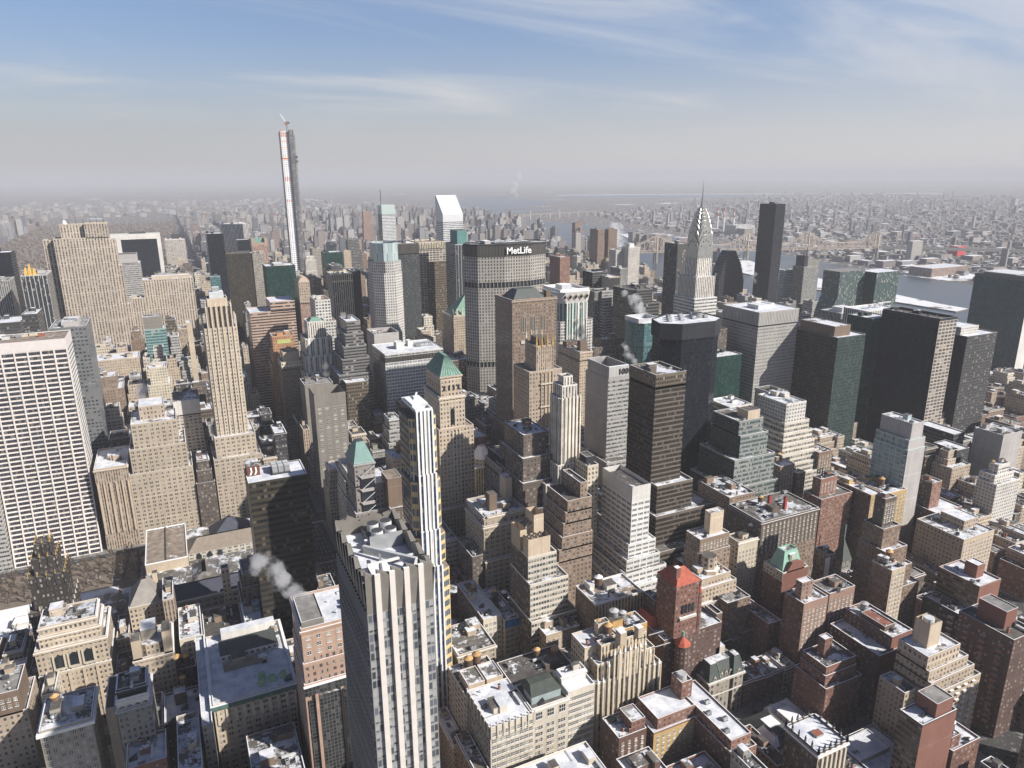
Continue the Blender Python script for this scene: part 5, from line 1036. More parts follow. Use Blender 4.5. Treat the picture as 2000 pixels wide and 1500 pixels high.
# ---- foreground left
x0, x1, y0, y1, H = -87.5, -51.2, 462, 496, 59; t = bld('ital', 'loft_building', 'tan palazzo-like block with three arched loggia windows below a stepped attic', 'tan2', ((0, 0, 0, 0, 1), (2.5, 2.5, 2.5, 8, 66), (3.2, 4, 4.5, 9, 71)), roof='roof_half', clut=6, cat=CB, short='arched loggia block', cornice=2, par=1.0, fp=(x0, x1, y0, y1, H))
lm = MB(); lm.xz([(-2.2, 0), (2.2, 0), (2.2, 6)]+[(2.2*cos(a*pi/8), 6+2.2*sin(a*pi/8)) for a in range(1, 8)]+[(-2.2, 6)], 0, .4, 'glass_dark'); LM = lm.mesh('arched_window')
lf = MB(); lf.box(-3.2, -2.4, -.7, .3, -1, 8.6, 'stone_light'); lf.box(2.4, 3.2, -.7, .3, -1, 8.6, 'stone_light'); lf.box(-2.4, 2.4, -.9, .3, -1.2, -.2, 'stone_light'); lf = lf.mesh('window_surround')
for k in range(3):
    c = x0+11+k*7.4; o = t.inst('arched_window', LM, c, y0-.3, 46); s = bpy.data.objects.new('window_surround', lf); C.objects.link(s); s.parent = o
m = MB(); [m.box(a, a+1.6, y0-.6, y0-.01, 0, 42, wallof('tan2')) for a in (x0+6.6, x0+14, x0+21.4, x0+28.2)]; m.ring(x0-.5, x1+.5, y0-.5, y1+.5, 42.4, 43.4, .49, 'stone_light'); t.part('pilasters', m)
t = bld('whcorn', 'loft_building', 'grey loft block with a white cornice and cluttered snowy roof, bottom left', 'greywarm', clut=8, cat=CB, cornice=1, roof='roof_half', par=1.3, short='white-corniced block', fp=(-75.2, -52.8, 384, 410, 62))
m = MB(); m.ring(-76.4, -51.6, 382.8, 411.2, 60, 61.7, 1.15, 'white_paint'); t.part('white_cornice', m)
t = bld('graygr', 'loft_building', 'narrow grey green loft block with a white colonnaded attic', 'greystone', ((0, 0, 0, 0, 62), (.6, .6, 1.2, 6, 67, 'whitebrick'), (1, 1, 4, 7, 71, 'blank_dark')), clut=4, cat=CB, roof='roof_bare', cornice=2, fp=(-42, -26.5, 384, 409, 70), short='colonnaded grey block')
bld('graygr2', 'loft_building', 'tall thin pinkish party wall standing left of the colonnaded grey block', 'blank_tan', clut=0, cat=CB, fp=(-48.5, -44, 396, 424, 56), roof='roof_bare')
x0, x1, y0, y1, H = F['tantow']; t = bld('tantow', 'loft_building', 'tan twin-towered block with a grey box between its roof towers', 'tan2', ((0, 0, 0, 0, 47), ), clut=4, cat=CB, roof='roof_half', short='twin-towered tan block', fp=(-38, -17, 448, 480, 56), cornice=1)
m = MB(); m.box(-38, -33.4, 448, 458, 47, 60, 'blank_tan', 'roof_half'); m.box(-21.6, -17, 448, 460, 47, 62, 'blank_tan', 'roof_bare'); t.part('roof_towers', m); m = MB(); m.box(-33, -25, 456, 468, 47, 61, 'blank_concrete', 'roof_snow'); t.part('bulkhead', m); m = MB(); m.prism([(-33.4, 453), (-31, 450.5), (-24, 450.5), (-21.6, 453), (-21.6, 462), (-33.4, 462)], 47, 54, 'tan2', 'roof_half'); t.part('bay', m)
t = bld('pyrtan', 'loft_building', 'tan stone block with a steep grey hipped roof beside the park', 'tan2', clut=0, cat=CB, fp=(-42, -22, 503, 530, 50), short='hip-roofed tan block'); m = MB(); m.frus(rect(-42.3, -21.7, 502.7, 530.3), 50, rect(-33, -30.5, 514, 518), 64, plain('roof_stone', (.27, .25, .23), .8, .15)); t.part('hipped_roof', m); m = MB(); m.box(-27, -24, 521, 525, 50, 63, 'blank_tan', 'roof_bare'); t.part('chimney', m)
bld('lefttan', 'loft_building', 'tan block with blank upper wall at the bottom left edge', 'tan', ((0, 0, 0, 0, .8), (0, 2, 0, 6, 1, 'blank_brown')), clut=3, cat=CB, fp=(-104, -86.5, 421, 450, 64), roof='roof_grey')
bld('lefttan2', 'loft_building', 'low pale building with white bays behind the bottom left tan block', 'creampair', clut=4, cat=CB, fp=(-84, -77.5, 440, 480, 44), roof='roof_bare')
t = bld('mansleft', 'mansion', 'dark old mansion group with peaked snowy dormer roofs at the bottom left corner', 'darkbrown', clut=0, cat='mansion', fp=(-101, -80, 372, 412, 20), roof='roof_bare'); m = MB(); m.frus(rect(-101, -80, 372, 412), 20, rect(-96, -85, 380, 404), 27, 'slate', 'roof_half'); [m.frus(rect(a, a+5, b, b+6), 21, rect(a+2.4, a+2.6, b+1, b+5), 27.5, 'slate') for a in (-100.5, -92, -85.5) for b in (372.5, 384, 396)]; t.part('mansard_roof', m)
t = bld('redsnow', 'loft_building', 'low dark red brick hall with a big snowy gabled roof, bottom left', 'brickdark', clut=1, cat='hall', fp=(-24, -5, 405, 432, 30), roof='roof_snow', pent=((.3, .62, .55, .8, 7, 'blank_brown', 'roof_snow'),)); m = MB(); m.xz([(-24, 30), (-5, 30), (-9, 33), (-14.5, 34.5), (-20, 33)], 404.6, 406.2, 'brickdark'); t.part('gable', m)
bld('creamlow', 'loft_building', 'cream four-storey loft with a snowy patchy roof behind tan-coned tanks', 'creampair', clut=6, cat=CB, fp=(-13.5, -.3, 462, 500, 44), roof='roof_half')
bld('creamlow2', 'loft_building', 'dark low block with reddish roof huts left of the dark bronze tower foot', 'brown2', clut=7, cat=CB, fp=(.4, 24, 462, 500, 38), roof='roof_patchy')
bld('creamlow3', 'loft_building', 'narrow pale loft with a snowy roof beside the green-corniced store', 'greystone', clut=4, cat=CB, fp=(-4.5, .6, 372, 455, 48), roof='roof_snow')
bld('tankloft', 'loft_building', 'dark loft block under two tan-coned tanks', 'darkbrown', clut=4, cat=CB, fp=(-22, -6, 452, 460.5, 30), roof='roof_half')
t = bld('lordt', 'department_store', 'big store block with a green copper cornice and a roof full of snowy huts', 'tanpair', clut=8, cat='department store', fp=(1.6, 44, 383, 448, 50), roof='roof_snow', par=1.2, short='green-corniced store')
m = MB(); m.ring(.2, 45.2, 381.6, 449.2, 48, 50.6, 1.39, 'copper_dark'); t.part('copper_cornice', m)
m = MB(); m.box(8, 40, 420, 436, 50, 54, 'whitebrick', 'slate'); m.box(10, 41, 440, 446, 50, 56, 'blank_white', 'roof_snow'); t.part('roof_house', m); m = MB(); m.box(9, 30, 410, 415, 50, 53.2, 'blank_concrete', 'roof_tan'); t.part('duct_house', m)
m = MB(); [m.frus(rect(a, a+4, 389+b, 393+b), 50, rect(a+.6, a+3.4, 389.6+b, 392.4+b), 53, plain('green_hut', (.30, .45, .28)), 'green_hut') for a, b in ((25, 0), (31, 1), (37, 2), (26, 6))]; t.part('green_huts', m)
m = MB(); [m.box(3+k*4.4, 4.4+k*4.4, 382.3, 382.99, 38, 47, 'stone_light') for k in range(10)]; t.part('top_columns', m)
bld('lordfront', 'loft_building', 'dark-roofed block with round fans on its snowy roof, bottom centre-left', 'brown', clut=4, cat=CB, fp=(15.5, 40, 335, 372, 34), roof='roof_half'); bld('lordfront2', 'loft_building', 'snowy roof with a white-topped tank at the bottom edge, left of the pink granite tower', 'brick', clut=2, cat=CB, fp=(10, 41, 302, 333, 32), roof='roof_half')
bld('redbot', 'loft_building', 'small red brick block with bright snowy roof at the bottom left edge', 'brick', clut=3, cat=CB, fp=(-40, -22, 366, 388, 40), roof='roof_snow', par=1.8); bld('tanbot', 'loft_building', 'tan block with roof huts at the bottom edge, left of the green-corniced store', 'tan', clut=6, cat=CB, fp=(-17, -6, 352, 396, 40), roof='roof_half')
# black and gold tower by the park
t = Thing('office_tower', 'black brick gothic tower with gilded pinnacles beside the park', OT, -82, 515)
def ta(nm, rc, z0, z1, fac='blackbrick'):
    m = MB(); m.prism(rect(*rc), z0, z1, fac, 'roof_bare'); t.part(nm, m)
ta('podium', (-95, -71, 503, 530), 0, 62); ta('tower', (-92, -73, 505, 526), 62, 84); ta('upper_tower', (-89, -76, 508, 523), 84, 95); ta('crown', (-86.5, -78.5, 511, 520), 95, 103)
def pin(a, c, z, mt): m = MB(); m.frus(rect(a-.7, a+.7, c-.7, c+.7), z-6, rect(a-.4, a+.4, c-.4, c+.4), z+1, 'blackbrick'); m.frus(rect(a-.4, a+.4, c-.4, c+.4), z+1, rect(a-.1, a+.1, c-.1, c+.1), z+4, mt, mt); t.part('pinnacle', m)
for rc, z, nx in (((-95, -71, 503, 530), 62, 5), ((-92, -73, 505, 526), 84, 5), ((-89, -76, 508, 523), 95, 4), ((-86.5, -78.5, 511, 520), 103, 3)):
    for k in range(nx):
        a = rc[0]+(rc[1]-rc[0])*k/(nx-1)
        for c in (rc[2], rc[3]): pin(a, c, z, 'gold' if z > 80 else 'stone_light')
    for k in range(1, nx-1):
        c = rc[2]+(rc[3]-rc[2])*k/(nx-1)
        for a in (rc[0], rc[1]): pin(a, c, z, 'gold' if z > 80 else 'stone_light')
OCC.append((-96, -70, 502, 531)); LABELS.append((project((-82, 505, 70)), 'gilded black tower', -82, 515))
# library
t = Thing('library', 'low stone library with tan flat roofs edged in snow and dark hipped ends', 'library', 20, 610)
m = MB(); m.prism(rect(-36.7, 84, 548, 672), 0, 20, 'creampair', 'roof_half'); t.part('wall', m)
m = MB(); m.box(-36.7, -6.2, 604, 668, 20.01, 28, 'blank_tan', 'roof_tan'); m.ring(-36.9, -6, 603.8, 668.2, 28, 28.8, .7, 'snow'); m.beam((-22, 604, 28.3), (-22, 668, 28.3), .8, 'dark_metal'); t.part('stack_wing', m)
m = MB(); m.frus(rect(-6, 62, 612, 640), 26, rect(2, 54, 625, 627), 33, plain('roof_brownstone', (.25, .21, .17), .8, .15)); m.prism(rect(-5.8, 61.8, 612.2, 639.8), 20.01, 26, 'creampair'); t.part('centre_roof', m)
m = MB(); m.frus(rect(12, 46, 641, 670), 20.02, rect(28, 30, 654, 657), 33, plain('slate_blue', (.055, .06, .085), .7, .2)); t.part('corner_roof', m)
m = MB(); m.xz([(-34, 20), (80, 20), (80, 21.5), (-34, 21.5)], 547.5, 575, 'stone_light'); m.frus(rect(-34, 80, 550, 574), 21.5, rect(-30, 76, 561, 563), 28, 'slate_blue'); m.frus(rect(-4.5, 14, 576, 602), 20.02, rect(3, 6, 578, 600), 26, 'roof_half'); t.part('south_roof', m)
m = MB(); [m.xz([(c-2, 20.4), (c+2, 20.4), (c+2, 23.4), (c, 25.4), (c-2, 23.4)], 611.7, 612.1, 'glass_dark') for c in (2, 10, 18)]; t.part('arched_windows', m); OCC.append((-40, 88, 545, 675)); LABELS.append((project((10, 600, 25)), 'low stone library', 10, 600))
bld('libtower', 'loft_building', 'thin pale tower block rising between the library and the dark bronze tower', 'tan2', clut=0, cat=CB, fp=(13.5, 18, 548, 556, 52), roof='roof_half') if False else None
bld('libslim', 'loft_building', 'slender tan tower with steam drifting past it, left of the dark bronze tower', 'tan2', clut=1, cat=CB, fp=(15.5, 20.5, 503, 509, 64), roof='roof_bare')
# ---- middle foreground
bld('gothgray', 'office_block', 'grey block with white gothic arcade and slate mansard behind the green-pyramid tower', 'greywarm', ((0, 0, 0, 0, .9, 'greyvert'), (0, 0, 0, 0, .97), (2, 2, 2, 2, 1.04, 'blank_dark')), clut=4, cat='office block', fp=(222, 246, 498, 530, 104), roof='roof_grey')
t = bld('creamr', 'office_block', 'cream block with arched top-storey windows and a tan roof tower', 'tanpair', ((0, -8, -3, 0, .62), (0, 0, 0, 0, .92), (1, 1, 1.5, 1, 1)), clut=8, cat='office block', roof='roof_half', cornice=2, short='cream arched block', fp=(189, 224, 456, 492, 85))
m = MB(); m.box(216, 222, 478, 488, 85, 103, 'blank_beige', 'roof_half'); t.part('roof_tower', m); m = MB(); m.box(198, 204, 466, 473, 85, 98, 'blank_brown', 'roof_bare'); t.part('chimney_stack', m)
t = bld('curvbrown', 'office_block', 'dark brown block with curving snow-edged terraces', 'darkbrown', ((-8, -16, -13, -8, .60), (-5, -12, -9, -6, .75), (-3, -8, -5, -3, .88), (0, 0, 0, 0, 1)), clut=6, cat='office block', roof='roof_snow', short='curved-terrace brown block', fp=(228.6, 249.5, 472, 506, 136))
bld('mad295low', 'office_tower', 'white stepped shoulders at the foot of the slim white pier tower', 'whitevert', clut=0, fp=(240, 250, 458, 490, 100), roof='roof_snow')
t = bld('mad295', 'office_tower', 'slim white art deco tower of thin piers with rust stains and a stepped crown', 'whitevert', ((-14, -10, -12, -6, 62), (-10, -6, -8, -4, 80), (-6, -3, -4, -2, 98), (-3, -1, -1.5, 0, 115), (0, 0, 0, 0, 165), (1.6, 1.8, 2, 1.5, 174), (4.5, 4, 5, 4, 180)), clut=0, roof='roof_bare', short='slim white pier tower', ptop='snow')
x0, x1, y0, y1, H = F['mad295']; m = MB()
for k in range(6): a = x0+.4+k*(x1-x0-.8)/5; m.box(a-.45, a+.45, y0-.9, y0-.01, 100, 167, plain('rusty_white', (.62, .56, .47), .8, .28, .12), 'snow')
for k in range(1, 5): a = y0+k*(y1-y0)/5; m.box(x0-.8, x0-.01, a-.4, a+.4, 100, 166, 'rusty_white', 'snow')
t.part('piers', m)
T = [(-2+k*(-1.4), -3, -10+k*-.2+0, 0, 0) for k in range(0)]
x0, x1, y0, y1, H = 234, 250, 410, 438, 122
t = bld('terrbrown', 'office_tower', 'brown brick tower stepping down in terraces on its left with regular square windows', 'brown2', tuple((-10+q, 0, -2 if q < 5 else 0, 0, z) for q, z in ((0, 66), (2, 75), (4, 84), (6, 93), (7.5, 101), (9, 109))) + ((10.5, 2, 3, 0, 119),), clut=3, roof='roof_patchy', short='terraced brown tower', fp=(x0-2, x1, y0, y1, H))
bld('terrtan', 'office_tower', 'slim cream tower with a dark roof tank frame beside the terraced brown tower', 'cream', clut=1, fp=(262, 271, 436, 453, 119), roof='roof_bare', pent=((.1, .8, .2, .8, 6, 'blank_dark', 'roof_bare'),))
x0, x1, y0, y1, H = F['whitenar']
t = bld('whitenar', 'office_tower', 'pale grey slab tower with blank top and white stepped terraces at its foot', 'whitenarb', ((-16, -17, -16, 0, 38), (-12, -14, -12, 0, 46), (-8, -11, -8, 0, 54), (-5, -8, -4, 0, 62), (-2, -6, -1, 0, 72), (0, 0, 0, 0, 104)), clut=3, roof='roof_half', short='pale grey slab tower', fp=(x0, 291, y0, y1, 104), par=.9)
m = MB(); m.prism(rect(x0, 291, y0, y1), 104.9, 115.4, 'blank_white'); m.prism(list(reversed(rect(x0+.5, 290.5, y0+.5, y1-.5))), 104, 115.4, 'blank_white'); m.box(x0+2, 289, y0+3, y1-4, 104.01, 113, 'blank_dark', 'roof_patchy'); t.part('top_screen', m)
x0, x1, y0, y1, H = F['greenterr']; t = bld('greenterr', 'office_tower', 'dark green and grey stepped office block with snow-lined terraces', 'greybandgreen', ((-14, -10, -7, -6, 66), (-8, -6, -4, -3, 90), (0, 0, 0, 0, 109), (0, 4, 3, 3, 121)), faces={3: 'greenband'}, clut=4, roof='roof_half', short='green stepped block', fp=(x0, x1, y0, 494, H), pent=((.45, .95, .1, .5, 7, 'blank_tan', 'roof_bare'),))
bld('whiteterr', 'apartment_block', 'bright white terraced block stepping down behind the green stepped block', 'whiteband', ((-8, -12, -18, 0, .62), (-6, -9, -13, 0, .72), (-4, -6, -9, 0, .82), (-2, -3, -4, 0, .91), (0, 4, 0, 0, 1)), clut=3, cat=AB, fp=(486, 518, 540, 570, 101), short='white terraced block'); bld('yelterr', 'apartment_block', 'yellowish penthouse block left of the white terraced block', 'yellow', ((0, 0, 0, 0, .9), (4, 4, 4, 4, 1)), clut=2, cat=AB, fp=(462, 484, 560, 590, 104))
bld('zigwhite', 'office_block', 'pale grey ziggurat block with a white windowed penthouse', 'creamband', ((-13, -14, -14, 0, 62), (-10, -12, -11, 0, 71), (-8, -10, -9, 0, 80), (-6, -7, -6, 0, 89), (-4, -5, -4, 0, 98), (-2, -2, -2, 0, 107), (0, 2, 0, 0, 124, 'whitebrick')), clut=2, cat='office block', roof='roof_half', short='pale ziggurat block')
bld('pier', 'office_tower', 'grey stone pier-faced tower left of the pale ziggurat block', 'greyvert', ((-2, -8, -2, 0, .74), (0, 0, 0, 0, 1)), clut=4, roof='roof_bare', cornice=2)
# beige block with steel roof trusses
t = bld('beigetr', 'office_tower', 'beige block with twin blank roof boxes joined by steel trusses', 'creamband', ((-2, -14, -9, 0, 50), (-1, -9, -5, 0, 74), (0, -3, 0, 0, 90)), faces={3: 'darkbrown'}, clut=2, roof='roof_half', short='beige truss-topped block', fp=(188.8, 206, 384.8, 409, 90))
m = MB()
for a, b, c, d, h in ((189, 204.5, 385, 392.5, 103), (188.2, 193, 395, 408, 105), (198.5, 205.5, 396, 408, 113)): m.prism(rect(a, b, c, d), 90.5, h, 'blank_beige'); m.prism(list(reversed(rect(a+.4, b-.4, c+.4, d-.4))), 92, h, 'blank_beige'); m.face([(*p, 93) for p in rect(a+.4, b-.4, c+.4, d-.4)], 'roof_red' if h == 103 else 'roof_patchy')
t.part('roof_boxes', m); m = MB()
for k in range(4): a = 189.3+k*3.8; m.beam((a, 392.3, 103), (a+1.9, 385.2, 103), .5, 'dark_metal'); m.beam((a+1.9, 385.2, 103), (a+3.8, 392.3, 103), .5, 'dark_metal')
for k in range(4): a = 395+k*3; m.beam((193, a, 105), (198.5, a+1.5, 107), .5, 'dark_metal')
m.beam((193, 396, 105), (198.5, 407, 105), .6, 'stone_light'); t.part('trusses', m)
for key, kind, lab, fac, kw in (
    ('brownapt', 'apartment_block', 'brown brick apartment house with a tan tank tower, right of the pale grey slab tower', 'brown2', dict(tiers=((0, 0, 0, 0, .86), (1, 1, 1, 0, 1)), fp=(317,345,376,392,76), pent=((.45, .9, .3, .7, 16, 'blank_tan', 'roof_half'),), short='tank-towered apartments')),
    ('brownapt2', 'apartment_block', 'lower brown apartment wing in shade before the tan tank tower', 'brown', dict(fp=(318, 338, 346, 374, 44), roof='roof_grey')),
    ('octtan', 'apartment_block', 'tan terraced apartment house with an octagonal roof tower', 'tan', dict(tiers=((-4, -6, -6, -2, 42), (-2, -3, -3, 0, 52), (0, 0, 0, 0, 57)), fp=(307,332,360,375,57))),
    ('creamapt', 'apartment_block', 'narrow cream apartment house with a cornice and long window rows', 'cream', dict(fp=(355.6,382,379.1,392,64), cornice=1, roof='roof_tan', short='narrow cream apartments', faces={0: 'plain_cream'})),
    ('brnK2', 'apartment_block', 'long dark brown apartment block with two red chimneys behind the green mansard', 'darkbrown', dict(fp=(375, 432, 378, 412, 76), roof='roof_half', cornice=1, clut=10, faces={0: 'brown2'})),
    ('brnK3', 'apartment_block', 'brown brick apartment block with roof huts, left behind the red-chimneyed block', 'brown2', dict(fp=(386, 412, 424, 462, 74), roof='roof_half', clut=8)),
    ('redcl', 'apartment_block', 'red brick apartment house with a square upper tower', 'brick2', dict(tiers=((0, -12, 0, 0, 74), (4, 0, 6, 4, 88)), fp=(448,470,390,408,88), roof='roof_half', clut=4, short='red square-topped apartments')),
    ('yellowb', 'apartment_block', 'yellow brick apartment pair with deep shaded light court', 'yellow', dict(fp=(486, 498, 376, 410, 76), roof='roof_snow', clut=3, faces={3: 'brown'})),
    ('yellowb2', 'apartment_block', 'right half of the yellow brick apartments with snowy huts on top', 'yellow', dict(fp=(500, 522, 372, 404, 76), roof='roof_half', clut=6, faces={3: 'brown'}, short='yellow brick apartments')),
    ('dksteptw', 'apartment_block', 'dark brick stepped tower with a tall crown box, in front of the glassy slab', 'brown', dict(tiers=((-4, -8, -14, 0, 50), (-3, -5, -9, 0, 62), (-2, -3, -5, 0, 74), (0, 0, 0, 0, 88), (3, 3, 4, 4, 108, 'darkbrown')), fp=(423,440,317,333,108), roof='roof_half', short='dark stepped brick tower')),
    ('brn710', 'apartment_block', 'red brown tower with a snowy flat top and lower shoulders right of the glassy slab', 'brick2', dict(tiers=((-3, -16, -10, 0, 54), (0, 0, 0, 0, 76)), faces={3: 'brickdark'}, fp=(550,562,370,384,76), roof='roof_snow', clut=1)),
    ('brn450', 'apartment_block', 'brown brick tower with an orange lit edge behind the red square-topped apartments', 'brown', dict(faces={0: 'brick2'}, fp=(517, 534, 456, 486, 78), roof='roof_half', clut=4)),
    ('brn550', 'apartment_block', 'brown block with a snowy roof and round tank right of the green stepped block', 'brown2', dict(fp=(467, 484, 452, 482, 75), roof='roof_snow', clut=1)),
    ('brn551', 'apartment_block', 'narrow brown slab right of the snowy tank-roofed block', 'brown', dict(fp=(486, 496, 450, 478, 66), roof='roof_half', clut=2)),
    ('tanset', 'apartment_block', 'tan setback block with striped penthouse near the right edge', 'tan', dict(tiers=((-4, -4, -8, 0, .76), (0, 0, 0, 0, .86), (2, 2, 2, 2, 1)), fp=(678,698,440,453,56), roof='roof_half')),
    ('whiteapt', 'apartment_block', 'white grey apartment house with stepped top and central court at the right', 'whitebrick', dict(tiers=((0, 0, 0, 0, .82), (2, 4, 4, 0, .93), (8, 10, 6, 4, 1.06)), fp=(650,684,376,394,64), roof='roof_half', clut=3, short='white stepped apartments')),
    ('blankgray', 'office_block', 'blank pale grey wall block with a snowy top, right edge', 'blank_grey', dict(fp=(762, 794, 440, 470, 60), roof='roof_half', clut=2, cat='office block', short='blank grey wall')),
    ('dkglassE', 'office_block', 'small dark glass block with a snowy flat roof below the dish-roofed tower', 'darkgrid', dict(fp=(690, 709, 440, 465, 56), cat='office block', clut=0)),
    ('longdk', 'office_block', 'long dark low hall with a snowy strip roof near the right edge', 'darkband', dict(fp=(742, 760, 478, 520, 52), cat='office block', clut=0)),
    ('whstrip', 'apartment_block', 'narrow brown tower with one bright white blank stripe', 'brown', dict(fp=(405,412.2,342.5,355,60), roof='roof_bare', clut=1)),
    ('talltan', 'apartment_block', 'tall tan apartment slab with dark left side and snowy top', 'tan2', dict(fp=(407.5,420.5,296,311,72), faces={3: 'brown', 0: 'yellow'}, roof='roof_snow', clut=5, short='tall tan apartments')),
    ('tanright', 'apartment_block', 'long tan apartment block with small penthouses toward the right', 'tan', dict(fp=(516, 552, 318, 356, 58), faces={3: 'tan'}, roof='roof_half', clut=6, pent=((.45, .9, .3, .8, 7, 'tan', 'roof_snow'),))),
    ('brickrect', 'apartment_block', 'broad red brick apartment slab with a white roof edge and red bulkhead', 'brick2', dict(fp=(457,479,269,297,62), faces={3: 'brownband', 0: 'blank_brick'}, roof='roof_snow', clut=3, pent=((.4, .75, .3, .6, 9, 'blank_brick', 'roof_snow'),), ptop='white_paint', short='white-edged brick slab')),
    ('brickrect2', 'apartment_block', 'dark glass-fronted lower wing left of the white-edged brick slab', 'darkgrid', dict(fp=(444,456.4,262,296,44), roof='roof_half', clut=2)),
    ('brick170', 'apartment_block', 'reddish brown apartment block with a tall snowy bulkhead, below the green mansard', 'pinkbrick', dict(fp=(342.6,363.5,306,322,60), roof='roof_half', clut=5, faces={3: 'brick', 0: 'plain_pinkbrick'}, pent=((.1, .55, .3, .62, 12, 'pinkbrick', 'roof_snow'),), short='reddish bulkhead apartments')),
    ('brick171', 'apartment_block', 'right wing of the reddish brown apartments beyond a dark light court', 'pinkbrick', dict(fp=(366,389,307,323,60), roof='roof_half', clut=6, faces={0: 'plain_pinkbrick'})),
    ('orange', 'loft_building', 'ochre painted block with few windows and three roof tanks', 'ochre', dict(fp=(210.5,232.2,318.6,331,72), roof='roof_half', clut=4, cat=CB, faces={3: 'blank_tan', 0: 'plain_ochre'}, short='ochre block')),
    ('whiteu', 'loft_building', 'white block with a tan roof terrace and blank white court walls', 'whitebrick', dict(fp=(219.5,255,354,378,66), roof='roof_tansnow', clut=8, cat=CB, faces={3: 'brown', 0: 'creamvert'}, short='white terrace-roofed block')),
    ('k1a', 'loft_building', 'cream loft block with a bright snowy roof and pinnacled edge, bottom centre', 'creampair', dict(roof='roof_snow', clut=4, cat=CB, par=.6, fp=(124,147.5,296.6,327,58), faces={3: 'greystone', 0: 'plain_creampair'}, short='pinnacled snowy loft')),
    ('k1b', 'loft_building', 'cream block with red-brown attic windows and a glassy roof shed', 'creampair', dict(roof='roof_bare', clut=2, cat=CB, cornice=1, fp=(148,169.4,299,319,58), faces={0: 'plain_creampair'})),
    ('k1c', 'loft_building', 'pale yellow white loft with a snowy two-level roof', 'creamband', dict(tiers=((0, 0, 0, 0, 60), (0, 1.5, 7, 4, 65, 'blank_white')), roof='roof_snow', clut=3, cat=CB, cornice=1, fp=(169.8,186,300,317,60), faces={0: 'plain_creamband'}, short='two-level snowy loft')),
    ('k2a', 'loft_building', 'dark-roofed cream loft with peach penthouses left behind the pinnacled loft', 'creampair', dict(roof='roof_patchy', clut=8, cat=CB, fp=(124,148,328.5,356,52), pent=((.1, .5, .1, .6, 5, 'blank_beige', 'roof_half'), (.55, .95, .1, .6, 5, 'blank_beige', 'roof_half')))),
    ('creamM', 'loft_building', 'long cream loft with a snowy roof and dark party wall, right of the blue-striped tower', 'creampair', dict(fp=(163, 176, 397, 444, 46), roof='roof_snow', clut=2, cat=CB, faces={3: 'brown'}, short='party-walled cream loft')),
    ('tanM', 'loft_building', 'tan loft with a blue banner on its parapet', 'tanpair', dict(fp=(176.5, 187, 394, 434, 43), roof='roof_half', clut=4, cat=CB)),
    ('dkM', 'loft_building', 'dark low loft in shadow left of the beige truss-topped block', 'darkbrown', dict(fp=(187.6, 193, 388, 434, 38), roof='roof_half', clut=4, cat=CB)),
    ('lowM', 'loft_building', 'tan block with two roof tanks below the beige truss-topped block', 'tan', dict(fp=(192, 216, 366, 392, 45), roof='roof_half', clut=4, cat=CB)),
    ('lowM2', 'loft_building', 'snowy low roof with a blue tarpaulin hut by the white terrace-roofed block', 'brown', dict(fp=(198, 217, 352, 365, 33), roof='roof_half', clut=2, cat=CB)),
    ('k2b', 'loft_building', 'dark loft with a green shed roof behind the two-level snowy loft', 'darkbrown', dict(fp=(149,187,320.5,345,54), roof='roof_patchy', clut=6, cat=CB)),
    ('brickleft', 'apartment_block', 'dark brick block with a grey roof hut below the gothic stepped block', 'brickdark', dict(fp=(186, 203, 276, 292, 44), roof='roof_half', clut=2, pent=((.5, 1, .1, .8, 6, 'brick', 'roof_grey'),))),
    ('brickl2', 'apartment_block', 'long snowy brick roof at the bottom centre with party wall', 'brickdark', dict(fp=(184, 204, 243, 275, 33), roof='roof_snow', clut=1, faces={0: 'brick'})),
    ('brickl3', 'apartment_block', 'red brick corner house with snowy roof wells at the bottom edge', 'brick2', dict(fp=(205, 230, 238, 262, 30), roof='roof_snow', clut=2, par=1.8)),
    ('cornM', 'loft_building', 'building with a long white cornice roof at the bottom edge, right of the finned tower', 'cream', dict(fp=(128, 170, 252, 282, 44), roof='roof_snow', clut=5, cat=CB, cornice=1)),
    ('dkter', 'apartment_block', 'dark brick terrace block with a small round-tanked roof tower', 'brick', dict(tiers=((-3, -2, -4, -2, 34), (-1, 0, -1, 0, 40), (0, 0, 0, 0, 45)), fp=(323.5,348,269.4,287,45), roof='roof_patchy', clut=1, pent=((.25, .5, .45, .72, 12, 'brick', 'roof_half'),), short='round-tanked brick block')),
    ('l3', 'apartment_block', 'red brick block with red sunken roof wells in front of the tall tan apartments', 'brick', dict(tiers=((-12, 0, -2, 0, 44), (0, 0, 0, 0, 52)), fp=(373,391,266,300,52), roof='roof_half', clut=4, pent=((.1, .6, .2, .7, 3, 'blank_brown', 'roof_red'),), faces={0: 'blank_brick', 3: 'brickdark'})),
    ('l5', 'apartment_block', 'red brown apartment tower with blank front and snowy setback, bottom right', 'brickdark', dict(fp=(316,342,206,218.5,58), roof='roof_snow', clut=1, faces={0: 'blank_brick', 3: 'brownband'}, pent=((.42, .9, .1, .95, 8, 'blank_brick', 'roof_grey'),), short='blank-fronted brick tower')),
    ('l5c', 'apartment_block', 'red brick terrace with a round roof tank at the bottom right edge', 'brick', dict(fp=(344,366,205,226,32), roof='roof_snow', clut=2, pent=((.02, .35, .1, .5, 7, 'brick', 'roof_half'),))),
    ('l7', 'apartment_block', 'long dark brick balconied apartment wall at the right edge', 'brickdark', dict(fp=(413,434,222,254,66), roof='roof_bare', clut=4, pent=((.3, .8, .3, .8, 11, 'blank_brick', 'roof_grey'),), short='dark balconied wall')),
    ('l8', 'apartment_block', 'tan apartment block half in shadow at the bottom right corner', 'tan', dict(fp=(394,424,182,199,54), roof='roof_snow', clut=2, faces={3: 'brown2'}, pent=((.5, 1, .3, 1, 12, 'tan', 'roof_half'),))),
